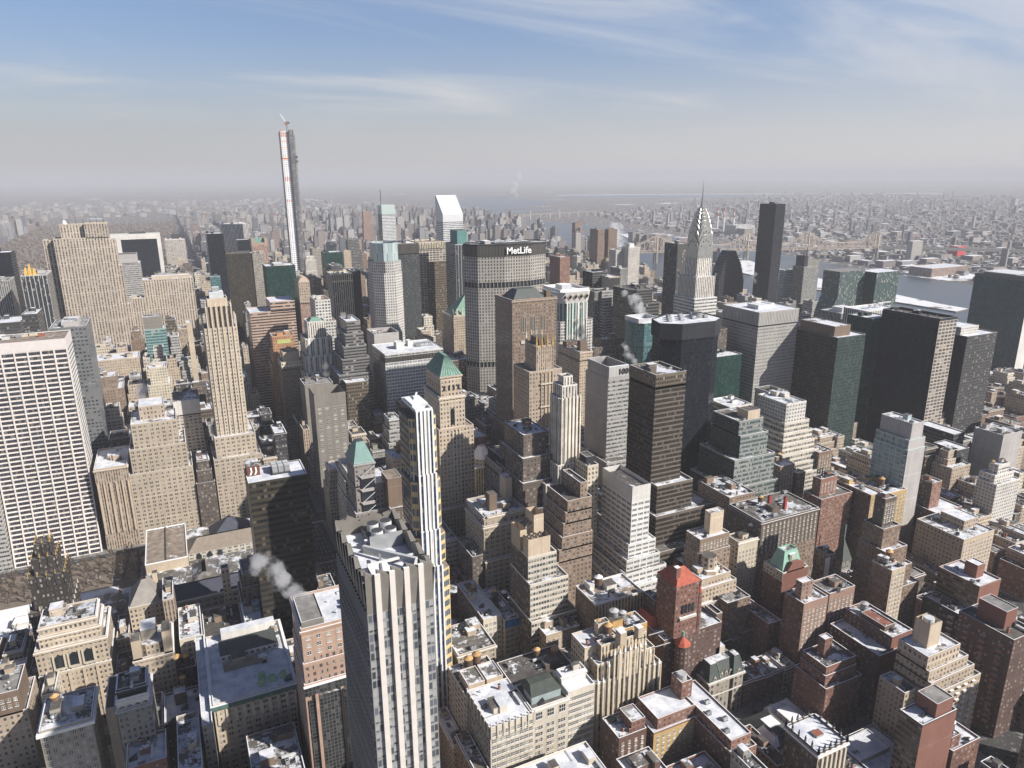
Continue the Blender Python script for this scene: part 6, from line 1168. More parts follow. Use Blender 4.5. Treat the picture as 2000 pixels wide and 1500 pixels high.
    ('l4b', 'apartment_block', 'shaded tan wing with balconies left of the stepped tank-towered block', 'tan', dict(fp=(346,355.5,236,252,44), roof='roof_half', clut=1)),
    ('l11', 'apartment_block', 'dark brick house with a tall chimney box left of the statue-edged roof', 'brickdark', dict(fp=(240, 262, 208, 228, 30), roof='roof_half', clut=2, pent=((.5, .85, .2, .6, 7, 'brickdark', 'roof_bare'),))),
    ('whroof', 'museum_block', 'broad low white-roofed block with stepped roof platform, bottom right', 'darkbrown', dict(fp=(302,342,222,249,15), roof='roof_snow', clut=2, cat='museum', pent=((.15, .8, .35, .9, 2.5, 'blank_grey', 'roof_snow'),), ptop='snow', short='low white-roofed block'))):
    kw.setdefault('cat', AB); bld(key, kind, lab, fac, **kw)
# rooftop extras on some of these
def extra(name, mb, label, cat, group=None): return solo(name, mb, label, cat, group)
m = MB(); m.box(176.6, 187, 393.3, 393.9, 38.5, 43.6, plain('banner_blue', (.03, .16, .42), .7, .5, .25)); extra('banner', m, 'blue banner hung along the tan loft parapet', 'banner')
m = MB(); m.frus(rect(208, 214, 353, 360), 33.2, rect(210.8, 211.2, 354, 359), 37, plain('tarp_blue', (.03, .13, .36))); extra('tarpaulin', m, 'blue tarpaulin over a hut on a low snowy roof', 'tarpaulin')
m = MB(); m.box(150, 167, 303, 312, 58, 62.5, plain('shed_glass', (.30, .36, .36), .3), None); m.frus(rect(149.6, 167.4, 302.6, 318), 62.5, rect(152, 165, 309, 314), 65.5, plain('shed_green', (.055, .065, .055), .7, .3), 'shed_green'); TT['k1b'].part('roof_shed', m)
[TT['k1a'].part('pinnacle', MB().box(124.1+k*3.4, 124.9+k*3.4, 296, 296.55, 52, 61, 'stone_light', 'snow')) for k in range(8)]; [TT['k1a'].part('pinnacle', MB().box(123.4, 123.95, 298+k*4.6, 298.8+k*4.6, 52, 60.5, 'stone_light', 'snow')) for k in range(7)]
m = MB(); m.cyl(320, 369, 5.5, 5.2, 57, 69, 8, 'tan', 'roof_bare'); m.prism([(314.5, 364), (320, 361.5), (325.5, 364), (325.5, 373), (314.5, 373)], 57, 60, 'blank_tan', 'snow'); TT['octtan'].part('roof_tower', m)
for a, c in ((398, 395), (407, 388)): m = MB(); m.box(a, a+2, c, c+2, 76, 86, plain('chimney_red', (.34, .045, .035)), 'black_paint'); TT['brnK2'].part('chimney', m)
m = MB(); m.box(401.5, 405.2, 341.2, 341.95, 14, 60, 'white_paint'); TT['whstrip'].part('white_wall_panel', m)
# glassy slab with a blank flank
x0, x1, y0, y1, H = F['glslender']; t = bld('glslender', 'apartment_tower', 'slender glass apartment slab with a blank pale grey south wall', 'lightglass', ((-1, 0, -1, 0, 108), (0, 0, 0, 0, 116), (2.5, 3, 1, 1, 129, 'blank_grey')), faces={0: 'blank_grey'}, clut=1, cat='apartment tower', roof='roof_half', short='slender glassy slab')
m = MB(); [m.box(x1+.02, x1+1.3, y0+2, y0+12, z, z+.5, 'light_metal') for z in range(20, 116, 4)]; [m.box(x0-2.2, x0-1.02, y0, y0+3, z, z+.5, 'light_metal') for z in range(20, 108, 4)]; t.part('balconies', m)
# gothic stepped block
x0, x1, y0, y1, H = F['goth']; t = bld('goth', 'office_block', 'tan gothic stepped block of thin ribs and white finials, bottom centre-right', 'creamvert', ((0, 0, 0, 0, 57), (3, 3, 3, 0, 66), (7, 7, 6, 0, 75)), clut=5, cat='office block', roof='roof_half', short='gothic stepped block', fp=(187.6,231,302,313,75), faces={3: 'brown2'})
bld('goth2', 'office_block', 'rear wing of the gothic stepped block with a blue-shaded snowy roof', 'tan2', clut=5, cat='office block', roof='roof_snow', fp=(187.6,209,313.5,328,72), pent=((.6, .95, .5, .8, 7, 'blank_beige', 'roof_bare'),))
m = MB()
for k in range(13): a = 189+k*3.3; zt = 57 if k in (0, 1, 11, 12) else (66 if k in (2, 10) else 72); m.box(a-.5, a+.5, 301.0, 301.98, 2, zt+1.5, 'stone_light', 'snow'); m.frus(rect(a-.6, a+.6, 300.9, 302), zt+1.5, rect(a-.1, a+.1, 301.4, 301.5), zt+4.5, 'white_paint')
m.box(201, 214, 301.2, 302, 57, 73, 'creamvert'); t.part('ribs', m); m = MB(); m.box(204, 208, 304, 309, 75, 83, 'blank_tan', 'snow'); m.box(217, 220.5, 306, 310, 75, 81, 'blank_tan', 'snow'); t.part('roof_turrets', m)
m = MB(); [m.beam((a, 303.5, z), (a+9, 302, z+1), .35, 'light_metal') for a, z in ((222, 77), (227, 68))]; t.part('flagpoles', m)
# red-roofed brick complex
t = Thing('hotel_block', 'dark brick block with an orange red hipped roof and red tiled lower roofs', 'hotel', 265, 335)
def tb(nm, rc, z0, z1, fac, roof, par=.9): 
    m = MB(); m.prism(rect(*rc), z0, z1, fac); t.part(nm, m); m = MB(); m.face([(*p, z1) for p in rect(*rc)], roof); t.part('roof', m)
    if par: m = MB(); m.ring(*rc, z1, z1+par, .4, wallof(fac)); t.part('parapet', m)
tb('podium', (243, 286, 316, 348), 0, 58, 'brickdark', 'roof_half'); tb('tower', (248.9, 265.5, 315.3, 333), 58, 93, 'brick', 'roof_half', 0); tb('wing', (266, 274, 322, 340), 58, 78, 'brickdark', 'roof_grey'); tb('rear_tower', (249, 262, 334, 346), 58, 72, 'brickdark', 'roof_half')
m = MB(); m.frus(rect(248.3, 266.1, 314.7, 333.6), 93, rect(255.5, 259, 322, 326), 101, 'red_tile'); t.part('hipped_roof', m)
t.part('tiled_roof', MB().frus(rect(242.8, 248.5, 330, 346), 58, rect(246.5, 248.5, 333, 344), 64, 'red_tile')); t.part('tiled_roof', MB().frus(octo(247.5, 256.5, 306, 315, 2.5), 58, octo(251.7, 252.3, 310.2, 310.8, .2), 63, 'red_tile')); t.part('tiled_roof', MB().frus(octo(266.2, 269.4, 315.5, 319, 1), 84, octo(267.7, 267.9, 317, 317.4, .1), 88, 'red_tile')); t.part('tiled_roof', MB().frus(rect(266.2, 273.8, 322.5, 339.5), 78, rect(269, 271, 330, 332), 82, 'red_tile'))
t.part('turret', MB().cyl(267.8, 317.2, 1.7, 1.7, 58, 84, 8, 'brick')); t.part('turret', MB().cyl(252, 310.5, 4.2, 4.2, 0, 58, 10, 'brickdark')); t.part('finial', MB().cyl(252, 310.5, 1.0, 1.0, 62.5, 66, 8, 'copper_green')); m = MB(); m.box(250.5, 253.5, 318, 321, 93, 103, 'blank_brick', 'snow'); t.part('chimney', m)
m = MB(); [m.xz([(a, 74), (a+1.6, 74), (a+1.6, 79)]+[(a+.8+.8*cos(q*pi/6), 79+.8*sin(q*pi/6)) for q in range(1, 6)]+[(a, 79)], 314.9, 315.2, 'glass_dark') for a in (253.5, 256, 258.5, 261)]; m.box(252, 264, 313.9, 315.1, 70.5, 72, 'stone_light', 'snow'); t.part('arched_windows', m)
OCC.append((243, 286, 306, 348)); LABELS.append((project((262, 316, 70)), 'red-roofed brick block', 262, 330))
bld('redt1', 'apartment_block', 'thin brown brick tower slab right of the red-roofed block', 'brown', clut=0, cat=AB, fp=(286, 290.5, 321, 332, 60), faces={0: 'blank_brown'}, roof='roof_bare'); bld('redt2', 'apartment_block', 'brown stepped block of brick chimneystack towers below the red-roofed block', 'brown', ((0, 0, 0, 0, .8), (0, 4, 2, 0, .92), (3, 5, 4, 4, 1.08)), clut=2, cat=AB, fp=(268.5, 277, 327.5, 343, 52), roof='roof_half')
# french mansard mansion
x0, x1, y0, y1, H = 270, 297, 307, 326, 27
t = Thing('mansion', 'pale stone mansion with steep grey green mansard roof and copper ridges', 'mansion', (x0+x1)/2, (y0+y1)/2)
m = MB(); m.prism(rect(x0, x1, y0, y1), 0, H, FA('mansion', (.34, .30, .25), bay=3.4, fl=4.6, fw=.42, fh=.6)); m.prism(rect(x0+.5, x0+9, y0-1.6, y0-.02), 0, H, 'mansion'); m.prism(rect(x1-8, x1-.5, y0-1.6, y0-.02), 0, H, 'mansion'); t.part('wall', m)
m = MB(); m.ring(x0-.8, x1+.8, y0-2.2, y1+.8, H-1, H+.4, .9, 'stone_light'); m.ring(x0-.4, x1+.4, y0-1.9, y1+.4, 17, 17.8, .38, 'stone_light'); t.part('cornice', m)
m = MB(); m.frus(rect(x0+.2, x1-.2, y0+.2, y1-.2), H, rect(x0+4, x1-4, y0+3.5, y1-3.5), H+9.5, 'slate', 'roof_half'); m.frus(rect(x0+.2, x0+9, y0-1.5, y0+9), H, rect(x0+2.6, x0+7, y0+1.2, y0+6.5), H+11, 'slate', 'roof_half'); m.frus(rect(x1-8.2, x1-.2, y0-1.5, y0+9), H, rect(x1-6, x1-2.4, y0+1.2, y0+6.5), H+11.5, 'slate', 'roof_half'); t.part('mansard_roof', m)
m = MB()
for a, b in ((x0+.2, x0+2.6), (x0+9, x0+7), (x1-8.2, x1-6), (x1-.2, x1-2.4)): m.beam((a, y0-1.55, H), (b, y0+1.15, H+11), .45, 'copper_green')
t.part('copper_ridges', m)
d = MB(); d.box(-.9, .9, -.4, 1.8, 0, 2.2, 'stone_light', 'snow'); d.xz([(-1.1, 2.2), (1.1, 2.2), (0, 3.2)], -.5, 1.4, 'stone_light'); d.box(-.5, .5, -.46, -.41, .3, 1.9, 'glass_dark'); D = d.mesh('dormer')
for a in (x0+4.5, x0+11, x0+14.5, x0+18, x1-4): t.inst('dormer', D, a, y0-1 if a < x0+9 or a > x1-8 else y0+.6, H+.6)
for k in range(3): t.inst('dormer', D, x0+.6, y0+6+k*4.5, H+.6, -pi/2)
m = MB(); m.box(x0+13, x0+20, y0+9, y0+15, H+9.4, H+14, 'stone_light', 'roof_snow'); t.part('roof_house', m); OCC.append((x0, x1, y0-2, y1)); LABELS.append((project((283, 307, 25)), 'mansard mansion', 283, 315))
# brick building with a red tiled green mansard
x0, x1, y0, y1, H = 365, 388.5, 345, 363, 55
t = Thing('apartment_block', 'red brick block with a pale green copper mansard penthouse', AB, 373, 360); m = MB(); m.prism(rect(x0, x1, y0, y1), 0, H, 'blank_brick', faces={3: 'brick'}); t.part('wall', m); m = MB(); m.ring(x0, x1, y0, y1, H, H+1, .5, 'stone_light'); m.ring(x0-.3, x0+.2, y0, y1, H-6, H-.02, .2, 'cream'); t.part('parapet', m); m = MB(); m.face([(*p, H) for p in rect(x0, x1, y0, y1)], 'roof_half'); t.part('roof', m)
pg = plain('copper_pale', (.25, .43, .35), .75, .12, .4); m = MB(); m.frus(rect(x0+2, x1-3, y0+2.5, y1-2.5), H, rect(x0+5.5, x1-6, y0+5.5, y1-5.5), H+12.5, pg, 'roof_half'); m.ring(x0+5.5, x1-6, y0+5.5, y1-5.5, H+12.5, H+13.4, .7, pg, pg); t.part('mansard_roof', m)
m = MB(); m.xz([(x0+3, H), (x1-3.5, H), (x1-5, H+5), (x0+15, H+7), (x0+8, H+7)], y0, y0+2.4, 'blank_brick'); t.part('gable_wall', m); m = MB(); m.box(x0+9, x1-9, y0+3.6, y0+6, H+6, H+11, pg, 'snow'); m.box(x0+10, x1-10, y0+3.2, y0+3.58, H+7, H+10.4, 'stone_light'); t.part('dormer', m); OCC.append((x0, x1, y0, y1)); LABELS.append((project((373, 344, 45)), 'green mansard block', 373, 350))
# U-shaped brick apartments
t = Thing('apartment_block', 'U-shaped brown brick apartments with snowy roofs around a yellow-walled court', AB, 228, 282)
def tu(nm, rc, z1, fac, roof='roof_snow', faces=None, z0=0):
    m = MB(); m.prism(rect(*rc), z0, z1, fac, faces=faces); t.part(nm, m); m = MB(); m.face([(*p, z1) for p in rect(*rc)], roof); t.part('roof', m); m = MB(); m.ring(*rc, z1, z1+1, .4, wallof(fac)); t.part('parapet', m)
tu('wall', (207, 236, 275, 297), 40, 'brick', faces={0: 'plain_yellow', 3: 'brickdark'}); tu('upper_wall', (210.6, 235, 277, 295), 46, 'brick2', z0=40); tu('wall', (233.5, 249.5, 246, 274.9), 40, 'brick2', faces={3: 'brickdark'}, roof='roof_half'); tu('upper_wall', (235.5, 248.5, 249.5, 294), 45, 'brick2', z0=40)
tu('bulkhead', (231, 238, 284, 293), 56, 'brick', 'roof_half', z0=46.02); m = MB(); m.cyl(234.5, 288.5, 2.6, 2.4, 56, 59, 12, 'light_metal'); t.part('water_tank', m)
for k in range(4): t.inst('cooling_unit', ME_AC, 238+(k % 2)*5, 256+k*7, 45)
t_U = t; OCC.append((206, 250, 245, 298)); LABELS.append((project((228, 280, 45)), 'U-shaped brick apartments', 228, 280))
# statue-edged roof
x0, x1, y0, y1, H = 267.5, 287.2, 224, 245, 48; t = bld('ornate', 'club_house', 'dark stone block whose snowy roof is edged by a balustrade with dark statues', 'darkbrown', clut=0, cat='club house', roof='roof_snow', cornice=1, faces={0: 'tanvert'}, short='statue-edged roof', fp=(x0, x1, y0, y1, 46))
m = MB()
for a, b in (((x0, y0), (x1, y0)), ((x1, y0), (x1, y1)), ((x0, y0), (x0, y1)), ((x0, y1), (x1, y1))):
    n = 5
    for k in range(n+1):
        X, Y = a[0]+(b[0]-a[0])*k/n, a[1]+(b[1]-a[1])*k/n; m.box(X-.45, X+.45, Y-.45, Y+.45, 46, 48.2, 'darkbrown', 'snow'); m.cyl(X, Y, .42, .5, 48.2, 49.2, 6, 'black_paint'); m.cyl(X, Y, .5, .2, 49.2, 50.3, 6, 'black_paint'); m.cyl(X, Y, .27, .15, 50.3, 50.9, 6, 'black_paint')
t.part('statues', m); m = MB(); m.box(275, 280, 232, 236, 46, 47.2, 'grey_metal', 'brick_red'); t.part('skylight', m); m = MB(); m.ring(x0-1, x1+1, y0-1, y1+1, 44.4, 45.6, .95, 'white_paint'); t.part('white_cornice', m); m = MB(); [m.box(x0+2.2+k*3.2, x0+3.4+k*3.2, y0-.8, y0-.02, 30, 43, 'stone_light') for k in range(6)]; t.part('columns', m)
# white-roofed museum houses
t = Thing('mansion', 'group of low white-roofed stone houses with hipped snowy roofs', 'museum', 275, 265); m = MB(); m.prism(rect(256, 276, 256, 280), 0, 12, 'brown2'); m.prism(rect(277, 296, 262, 284), 0, 10, 'blank_white'); m.prism(rect(286, 295, 250, 261.9), 0, 17, 'blank_beige'); m.prism(rect(262, 285.9, 244, 255.9), 0, 9, 'blank_beige'); t.part('wall', m)
m = MB(); m.frus(rect(255.4, 276.4, 255.4, 280.4), 12, rect(262, 270, 264, 272), 17, 'slate', 'snow'); m.frus(rect(255.3, 261, 255.3, 270), 12.1, rect(260, 261.5, 258, 268), 16.6, 'snow'); m.face([(*p, 10) for p in rect(277, 296, 262, 284)], 'roof_snow'); m.face([(*p, 17) for p in rect(286, 295, 250, 261.9)], 'roof_snow'); m.frus(rect(261.5, 285.8, 243.5, 255.8), 9, rect(264, 283, 249, 250), 11, 'snow'); m.box(279, 288, 264, 276, 10.01, 14, 'blank_white', 'snow'); t.part('roof', m)
m = MB(); m.box(264, 272, 258, 262, 14, 15.2, 'dark_metal', 'glass_dark'); m.cyl(280, 281, 2.2, .3, 10, 12.5, 10, 'snow'); t.part('skylights', m); t.o.location.x += 24; t.o.location.y += 7; OCC.append((279, 321, 250, 292))
# stepped tan block with a tank tower, bottom right
x0, x1, y0, y1 = 356, 393, 233, 251
t = bld('l4', 'apartment_block', 'stepped tan apartment block with balconies and a tall open tank tower', 'tan', ((0, -4, -6, 0, 46), (0, 0, -4, 0, 52), (0, 4, -2, 0, 58), (0, 10, 0, 0, 66)), clut=0, cat=AB, roof='roof_half', short='stepped tank-towered block', fp=(x0, x1, y0, y1, 66))
m = MB(); m.prism(rect(363, 373, 239, 248), 66, 81, 'blank_tan'); m.prism(list(reversed(rect(363.5, 372.5, 239.5, 247.5))), 72, 81, 'blank_tan'); m.face([(*p, 78) for p in rect(363.5, 372.5, 239.5, 247.5)], 'roof_bare'); m.cyl(368, 243.5, 2.8, 2.8, 79, 82, 14, 'light_metal'); t.part('tank_tower', m)
m = MB(); [m.box(a, a+2.6, y0-7.2, y0-6.02, z, z+1.1, 'blank_tan', 'snow') for a in (x0+14, x0+20, x0+26, x0+33) for z in range(8, 46, 4)]; [m.box(x1+4.02, x1+5.4, c, c+3, z, z+1.1, 'blank_tan', 'snow') for c in (y0+2, y0+12) for z in range(8, 46, 4)]; t.part('balconies', m)
m = MB(); [m.box(412.0-1.3, 412.95, c, c+3.2, z, z+.9, 'brick_red', 'stone_light') for c in (226, 236, 246, 256) for z in range(8, 64, 4)]; TT['l7'].part('balconies', m)
# small church with a dark steeple
t = Thing('church', 'small stone church with a square belfry, dark steeple and pale hipped roof', 'church', 465, 372); m = MB(); m.prism(rect(458, 468, 372, 382), 0, 27, 'greystone'); t.part('tower', m); m = MB(); m.frus(rect(457.6, 468.4, 371.6, 382.4), 27, rect(462.5, 463.5, 376.5, 377.5), 43, 'slate'); m.beam((463, 377, 42), (463, 377, 56), .6, 'copper_green'); t.part('steeple', m); m = MB(); m.prism(rect(452, 478, 346, 366), 0, 16, 'creampair'); t.part('nave', m); m = MB(); m.frus(rect(451, 479, 345, 367), 16, rect(460, 470, 354, 358), 22, plain('roof_pale', (.5, .45, .44))); t.part('nave_roof', m); OCC.append((450, 480, 344, 384))
# rowhouses along the side street
for i, (a, b, fac, h, lab) in enumerate(((298.5, 307, 'brick2', 17, 'brick rowhouse next to the mansard mansion'), (307.1, 315, 'brick', 16.5, 'dark-roofed brick rowhouse, second from the mansard mansion'), (315.1, 323, 'brick2', 16, 'brick rowhouse with a snowy roof strip, second from the pale end house'), (323.1, 331, 'pinkbrick', 16.6, 'pinkish rowhouse beside the pale end house'), (331.1, 340, 'cream', 17.5, 'pale stone house at the right end of the brick rowhouses'))): bld('rh%d' % i, 'rowhouse', lab, fac, fp=(a, b, 306 if i < 4 else 305, 322, h), roof='roof_half', clut=3, cat='rowhouse', cornice=1, group='rowhouses along the side street')
for i in range(6): bld('rw%d' % i, 'rowhouse', ('dark low house in shadow behind the brick rowhouses, %s' % ('left end of its row', 'second from the left of its row', 'third from the left of its row', 'third from the right of its row', 'second from the right of its row', 'right end of its row')[i]), ('brickdark', 'darkbrown', 'brown')[i % 3], fp=(290+i*8.2, 298-.1+i*8.2, 344, 362, 15+(i*7 % 4)), roof='roof_half', clut=3, cat='rowhouse', group='rowhouses behind the mansion')

# window parts on the nearest sunlit fronts
zr = lambda a, b_, st: [a+st*k for k in range(int((b_-a)/st)+1)]
windows(TT['k1a'], 124.6, 147.6, 296.5, zr(14, 53, 3.9), 9, 1.9, 2.3, 3); windows(TT['k1b'], 149, 169, 298.9, zr(14, 48, 3.9), 9, 1.25, 2.1, 1, groups=3); windows(TT['k1c'], 170.3, 185.6, 299.9, zr(16, 55, 3.9), 8, 1.7, 2.2, 3)
m_ = window_mesh(3.6, 4.2, 'stone_light', 3); [TT['k1b'].inst('attic_window', m_, 152.2+6.8*k, 298.9, 51.6) for k in range(3)]
windows(TT['brick170'], 343.2, 363, 306, zr(10, 56, 3.1), 6, 1.3, 1.7); windows(TT['brick171'], 366.5, 388.5, 307, zr(10, 56, 3.1), 6, 1.3, 1.7); windows(TT['creamapt'], 356.4, 381.2, 379.1, zr(20, 58, 3.5), 8, 1.2, 1.9)
windows(TT['orange'], 211.3, 231.4, 318.6, zr(56, 67, 3.7), 5, 1.9, 1.9); windows(t_U, 208, 233, 275, zr(8, 36, 3.1), 7, 1.3, 1.7)
# ================================================================ ground, water, streets
m, g, b = newmat('ground_city'); geo = g.n('NewGeometry'); pos = geo.outputs['Position']
n1 = g.noise(pos, .012, 6, .65); n2 = g.noise(pos, .0013, 5, .6); n3 = g.noise(pos, .05, 3)
c0 = g.mix(g.rng(n1, .35, .65), (.055, .05, .047), (.15, .12, .10)); c0 = g.mix(g.rng(n3, .58, .62), c0, (.62, .63, .66))
c0 = g.mix(g.rng(n2, .62, .66), c0, (.70, .71, .74)); g.set(b.inputs['Base Color'], c0); b.inputs['Roughness'].default_value = .95
m, g, b = newmat('asphalt'); geo = g.n('NewGeometry'); pos = geo.outputs['Position']
g.set(b.inputs['Base Color'], g.mix(g.rng(g.noise(pos, .3, 5, .65), .55, .72), g.mix(g.rng(g.noise(pos, .05, 4), .3, .7), (.035, .035, .037), (.065, .063, .062)), (.30, .30, .32))); b.inputs['Roughness'].default_value = .85
plain('pavement', (.20, .195, .19), .9, .3, .4); roofing('park_ground', (.20, .165, .13), .34, (.15, .12, .10))
m, g, b = newmat('river_water'); geo = g.n('NewGeometry'); b.inputs['Base Color'].default_value = (.05, .065, .08, 1); b.inputs['Roughness'].default_value = .28
bp = g.n('Bump'); bp.inputs['Strength'].default_value = .25; bp.inputs['Distance'].default_value = 1.0; g.nt.links.new(g.noise(geo.outputs['Position'], .08, 5, .6), bp.inputs['Height']); g.nt.links.new(bp.outputs[0], b.inputs['Normal'])
m, g, b = newmat('snow_field'); geo = g.n('NewGeometry'); pos = geo.outputs['Position']
g.set(b.inputs['Base Color'], g.mix(g.rng(g.noise(pos, .02, 6, .65), .55, .62), (.78, .79, .82), (.20, .17, .15))); b.inputs['Roughness'].default_value = .9
def sheet(name, pts, z, mat, kind='structure'):
    m = MB(); m.face([(p[0], p[1], z) for p in pts], mat); o = solo(name, m, None, None, kind=kind); return o
sheet('ground', rect(-45000, 45000, -2000, 62000), -.6, 'ground_city')
sheet('street', [(-900, -100), (1330, -100), (1330, 950), (1340, 1500), (1330, 2150), (-900, 2150)], -.15, 'asphalt')
# river: west channel, island, east channel, then on past the bridge
sheet('river_water', [(1335, -200), (2090, -200), (2110, 1100), (2190, 1440), (2195, 1640), (2225, 1800), (2280, 2055), (2420, 2600), (2560, 3600), (2650, 4500), (2500, 5300), (2900, 6100), (3600, 6600), (3500, 6900), (2300, 6400), (2120, 5300), (2060, 4300), (1820, 3200), (1500, 2300), (1350, 1500)], -.3, 'river_water')
sheet('far_water', [(5200, 9800), (7200, 9300), (9800, 8600), (10600, 9300), (8600, 10600), (6400, 11600)], -.3, 'river_water'); sheet('far_snow_flat', [(6400, 11700), (9000, 10700), (12500, 8600), (12700, 8900), (9300, 11000), (6600, 12000)], -.3, 'snow_field'); sheet('far_bay', [(2300, 6500), (3400, 7000), (5000, 9000), (5200, 11000), (4200, 11000), (2900, 8500)], -.3, 'river_water')
def island(name, pts, h, top):
    m = MB(); m.prism(pts, -.3, h, 'pavement'); m.face([(p[0], p[1], h) for p in pts], top); return solo(name, m, None, None, kind='structure')
island('river_island', [(1706, 1118), (1768, 1130), (1772, 1206), (1806, 1355), (1864, 1590), (1880, 1690), (2010, 2100), (2260, 2700), (2420, 3500), (2370, 3600), (2200, 3200), (2000, 2600), (1760, 1900), (1688, 1520), (1695, 1454), (1700, 1277)], 2.5, 'snow_field')
sheet('shore_snow', [(2205, 1480), (2340, 1400), (2430, 1560), (2290, 1690), (2205, 1640)], -.2, 'snow_field')
# park
sheet('park_ground', [(-760, 2120), (78, 2120), (78, 6150), (-760, 6150)], -.1, 'park_ground'); sheet('park_lake', [(-520, 4200), (-260, 4200), (-200, 4700), (-420, 4900), (-600, 4700)], .02, 'snow_field'); sheet('park_pond', [(-330, 2500), (-120, 2560), (-160, 2760), (-340, 2720)], .02, 'snow_field')
# pavements: one raised slab per city block
AVE = [-482, -208, 103, 258, 413, 568, 723, 940, 1170]; HW = [15, 15, 13, 11, 21, 11, 14, 14, 14]
def yS(n): return 46+80.2*(n-34)
def sw(n): return 13 if n in (34, 42, 57) else 8
m = MB(); BLOCKS = []
for i in range(len(AVE)-1):
    for n in range(35, 60):
        a, b_, c, d = AVE[i]+HW[i]-4, AVE[i+1]-HW[i+1]+4, yS(n)+sw(n)-3, yS(n+1)-sw(n+1)+3
        BLOCKS.append((i, n, a+4, b_-4, c+3, d-3)); m.box(a, b_, c, d, -.15, .0, 'pavement')
solo('pavement', m, None, None, kind='structure')
# avenue lane markings
m = MB()
for k in range(80): y = 200+k*9; [m.face([(x, y, -.145), (x+.25, y, -.145), (x+.25, y+4, -.145), (x, y+4, -.145)], 'white_paint') for x in (97, 100.3, 103.6, 107)]
for n in range(36, 43): [m.face([(92+k*1.6, yS(n)-11, -.145), (92.8+k*1.6, yS(n)-11, -.145), (92.8+k*1.6, yS(n)-8, -.145), (92+k*1.6, yS(n)-8, -.145)], 'white_paint') for k in range(14)]
solo('road_markings', m, None, None, kind='structure')
# ================================================================ ordinary buildings filling the blocks
PAL_LOW = ['brick', 'brick2', 'brown', 'brown2', 'tan', 'brickdark', 'darkbrown', 'cream', 'greystone', 'tan2', 'pinkbrick']
PAL_MID = ['tan', 'tan2', 'brown2', 'greystone', 'greywarm', 'cream', 'tanpair', 'creampair', 'greyvert', 'darkgrid', 'darkbrown', 'brown', 'tanvert', 'greyband', 'bronzegrid']
CNAME = {'brick': 'red brick', 'brick2': 'orange red brick', 'brown': 'dark brown', 'brown2': 'brown', 'tan': 'tan', 'brickdark': 'dark brick', 'darkbrown': 'very dark brown', 'cream': 'cream', 'greystone': 'grey stone', 'tan2': 'light tan', 'pinkbrick': 'pinkish brick', 'greywarm': 'warm grey', 'tanpair': 'sandy', 'creampair': 'pale cream', 'greyvert': 'grey ribbed', 'darkgrid': 'dark gridded', 'tanvert': 'tan ribbed', 'greyband': 'grey banded', 'bronzegrid': 'bronze gridded', 'whitegrid': 'white gridded', 'palegrid': 'pale gridded'}
RF = random.Random(11); FILL = []; OCC.append((-204, -40, 534, 694))
def height(x, y, r):
    if y < 420: return r.uniform(14, 34) if x > 250 else r.uniform(22, 46)
    if y < 680: return r.uniform(30, 62) if x < 420 else (r.uniform(22, 58) if x < 720 else r.uniform(16, 50))
    if y < 1000: return r.uniform(40, 88) if x < 600 else r.uniform(25, 75)
    if y < 1500: return r.uniform(50, 112) if x < 720 else r.uniform(28, 85)
    return r.uniform(55, 125) if x < 720 else r.uniform(35, 110)
for (i, n, a, b_, c, d) in BLOCKS:
    mid = (c+d)/2
    if project(((a+b_)/2, d, 0)) is None: continue
    for (ya, yb) in ((c, mid-2), (mid+2, d)):
        free = [(a, b_)]
        for o in OCC:
            if o[3] > ya+1 and o[2] < yb-1:
                nf = []
                for p, q in free:
                    if o[1] < p or o[0] > q: nf.append((p, q)); continue
                    if o[0]-1 > p: nf.append((p, o[0]-1))
                    if o[1]+1 < q: nf.append((o[1]+1, q))
                free = nf
        for p, q in free:
            x = p
            while q-x > 6:
                wd = RF.uniform(7, 16) if (ya < 420 and a > 250) else RF.uniform(11, 26)
                if q-x-wd < 7: wd = q-x
                wd = min(wd, q-x, 42); h = height(x, ya, RF); pr = project((x+wd/2, ya, h*.7)); s = RF.random()
                if pr and -60 < pr[0] < 2060 and -100 < pr[1] < 1640: FILL.append((x, x+wd-.15, ya, yb, round(h, 1), s))
                x += wd
# which of them show largest in the photo: cast a coarse grid of sight lines over everything built so far
from mathutils.bvhtree import BVHTree
bv, bf, own = [], [], []
def bbox(x0, x1, y0, y1, z0, z1, k):
    n = len(bv); bv.extend([(x, y, z) for z in (z0, z1) for x, y in rect(x0, x1, y0, y1)])
    for q in ((0, 1, 5, 4), (1, 2, 6, 5), (2, 3, 7, 6), (3, 0, 4, 7), (4, 5, 6, 7)): bf.append(tuple(n+i for i in q)); own.append(k)
for o in C.objects:
    if o.type == 'MESH' and o.parent and len(o.data.polygons) < 400:
        p = o.parent.location; cs = [(p.x+o.location.x+v[0], p.y+o.location.y+v[1], p.z+o.location.z+v[2]) for v in o.bound_box]
        X, Y, Z = zip(*cs); bbox(min(X), max(X), min(Y), max(Y), min(Z), max(Z), -1)
for k, f in enumerate(FILL): bbox(f[0], f[1], f[2], f[3], 0, f[4], k)
tree = BVHTree.FromPolygons(bv, bf); cnt = {}
for iy in range(190):
    for ix in range(250):
        d = FW+RT*((ix*8+4-1000)/1404.95)-UP*((iy*8-10-750)/1404.95); hit = tree.ray_cast(CAM, d.normalized(), 6000)
        if hit[2] is not None and own[hit[2]] >= 0: cnt[own[hit[2]]] = cnt.get(own[hit[2]], 0)+1
VIS = set(sorted((k for k in cnt if cnt[k] > 2), key=lambda k: -cnt[k])[:230])
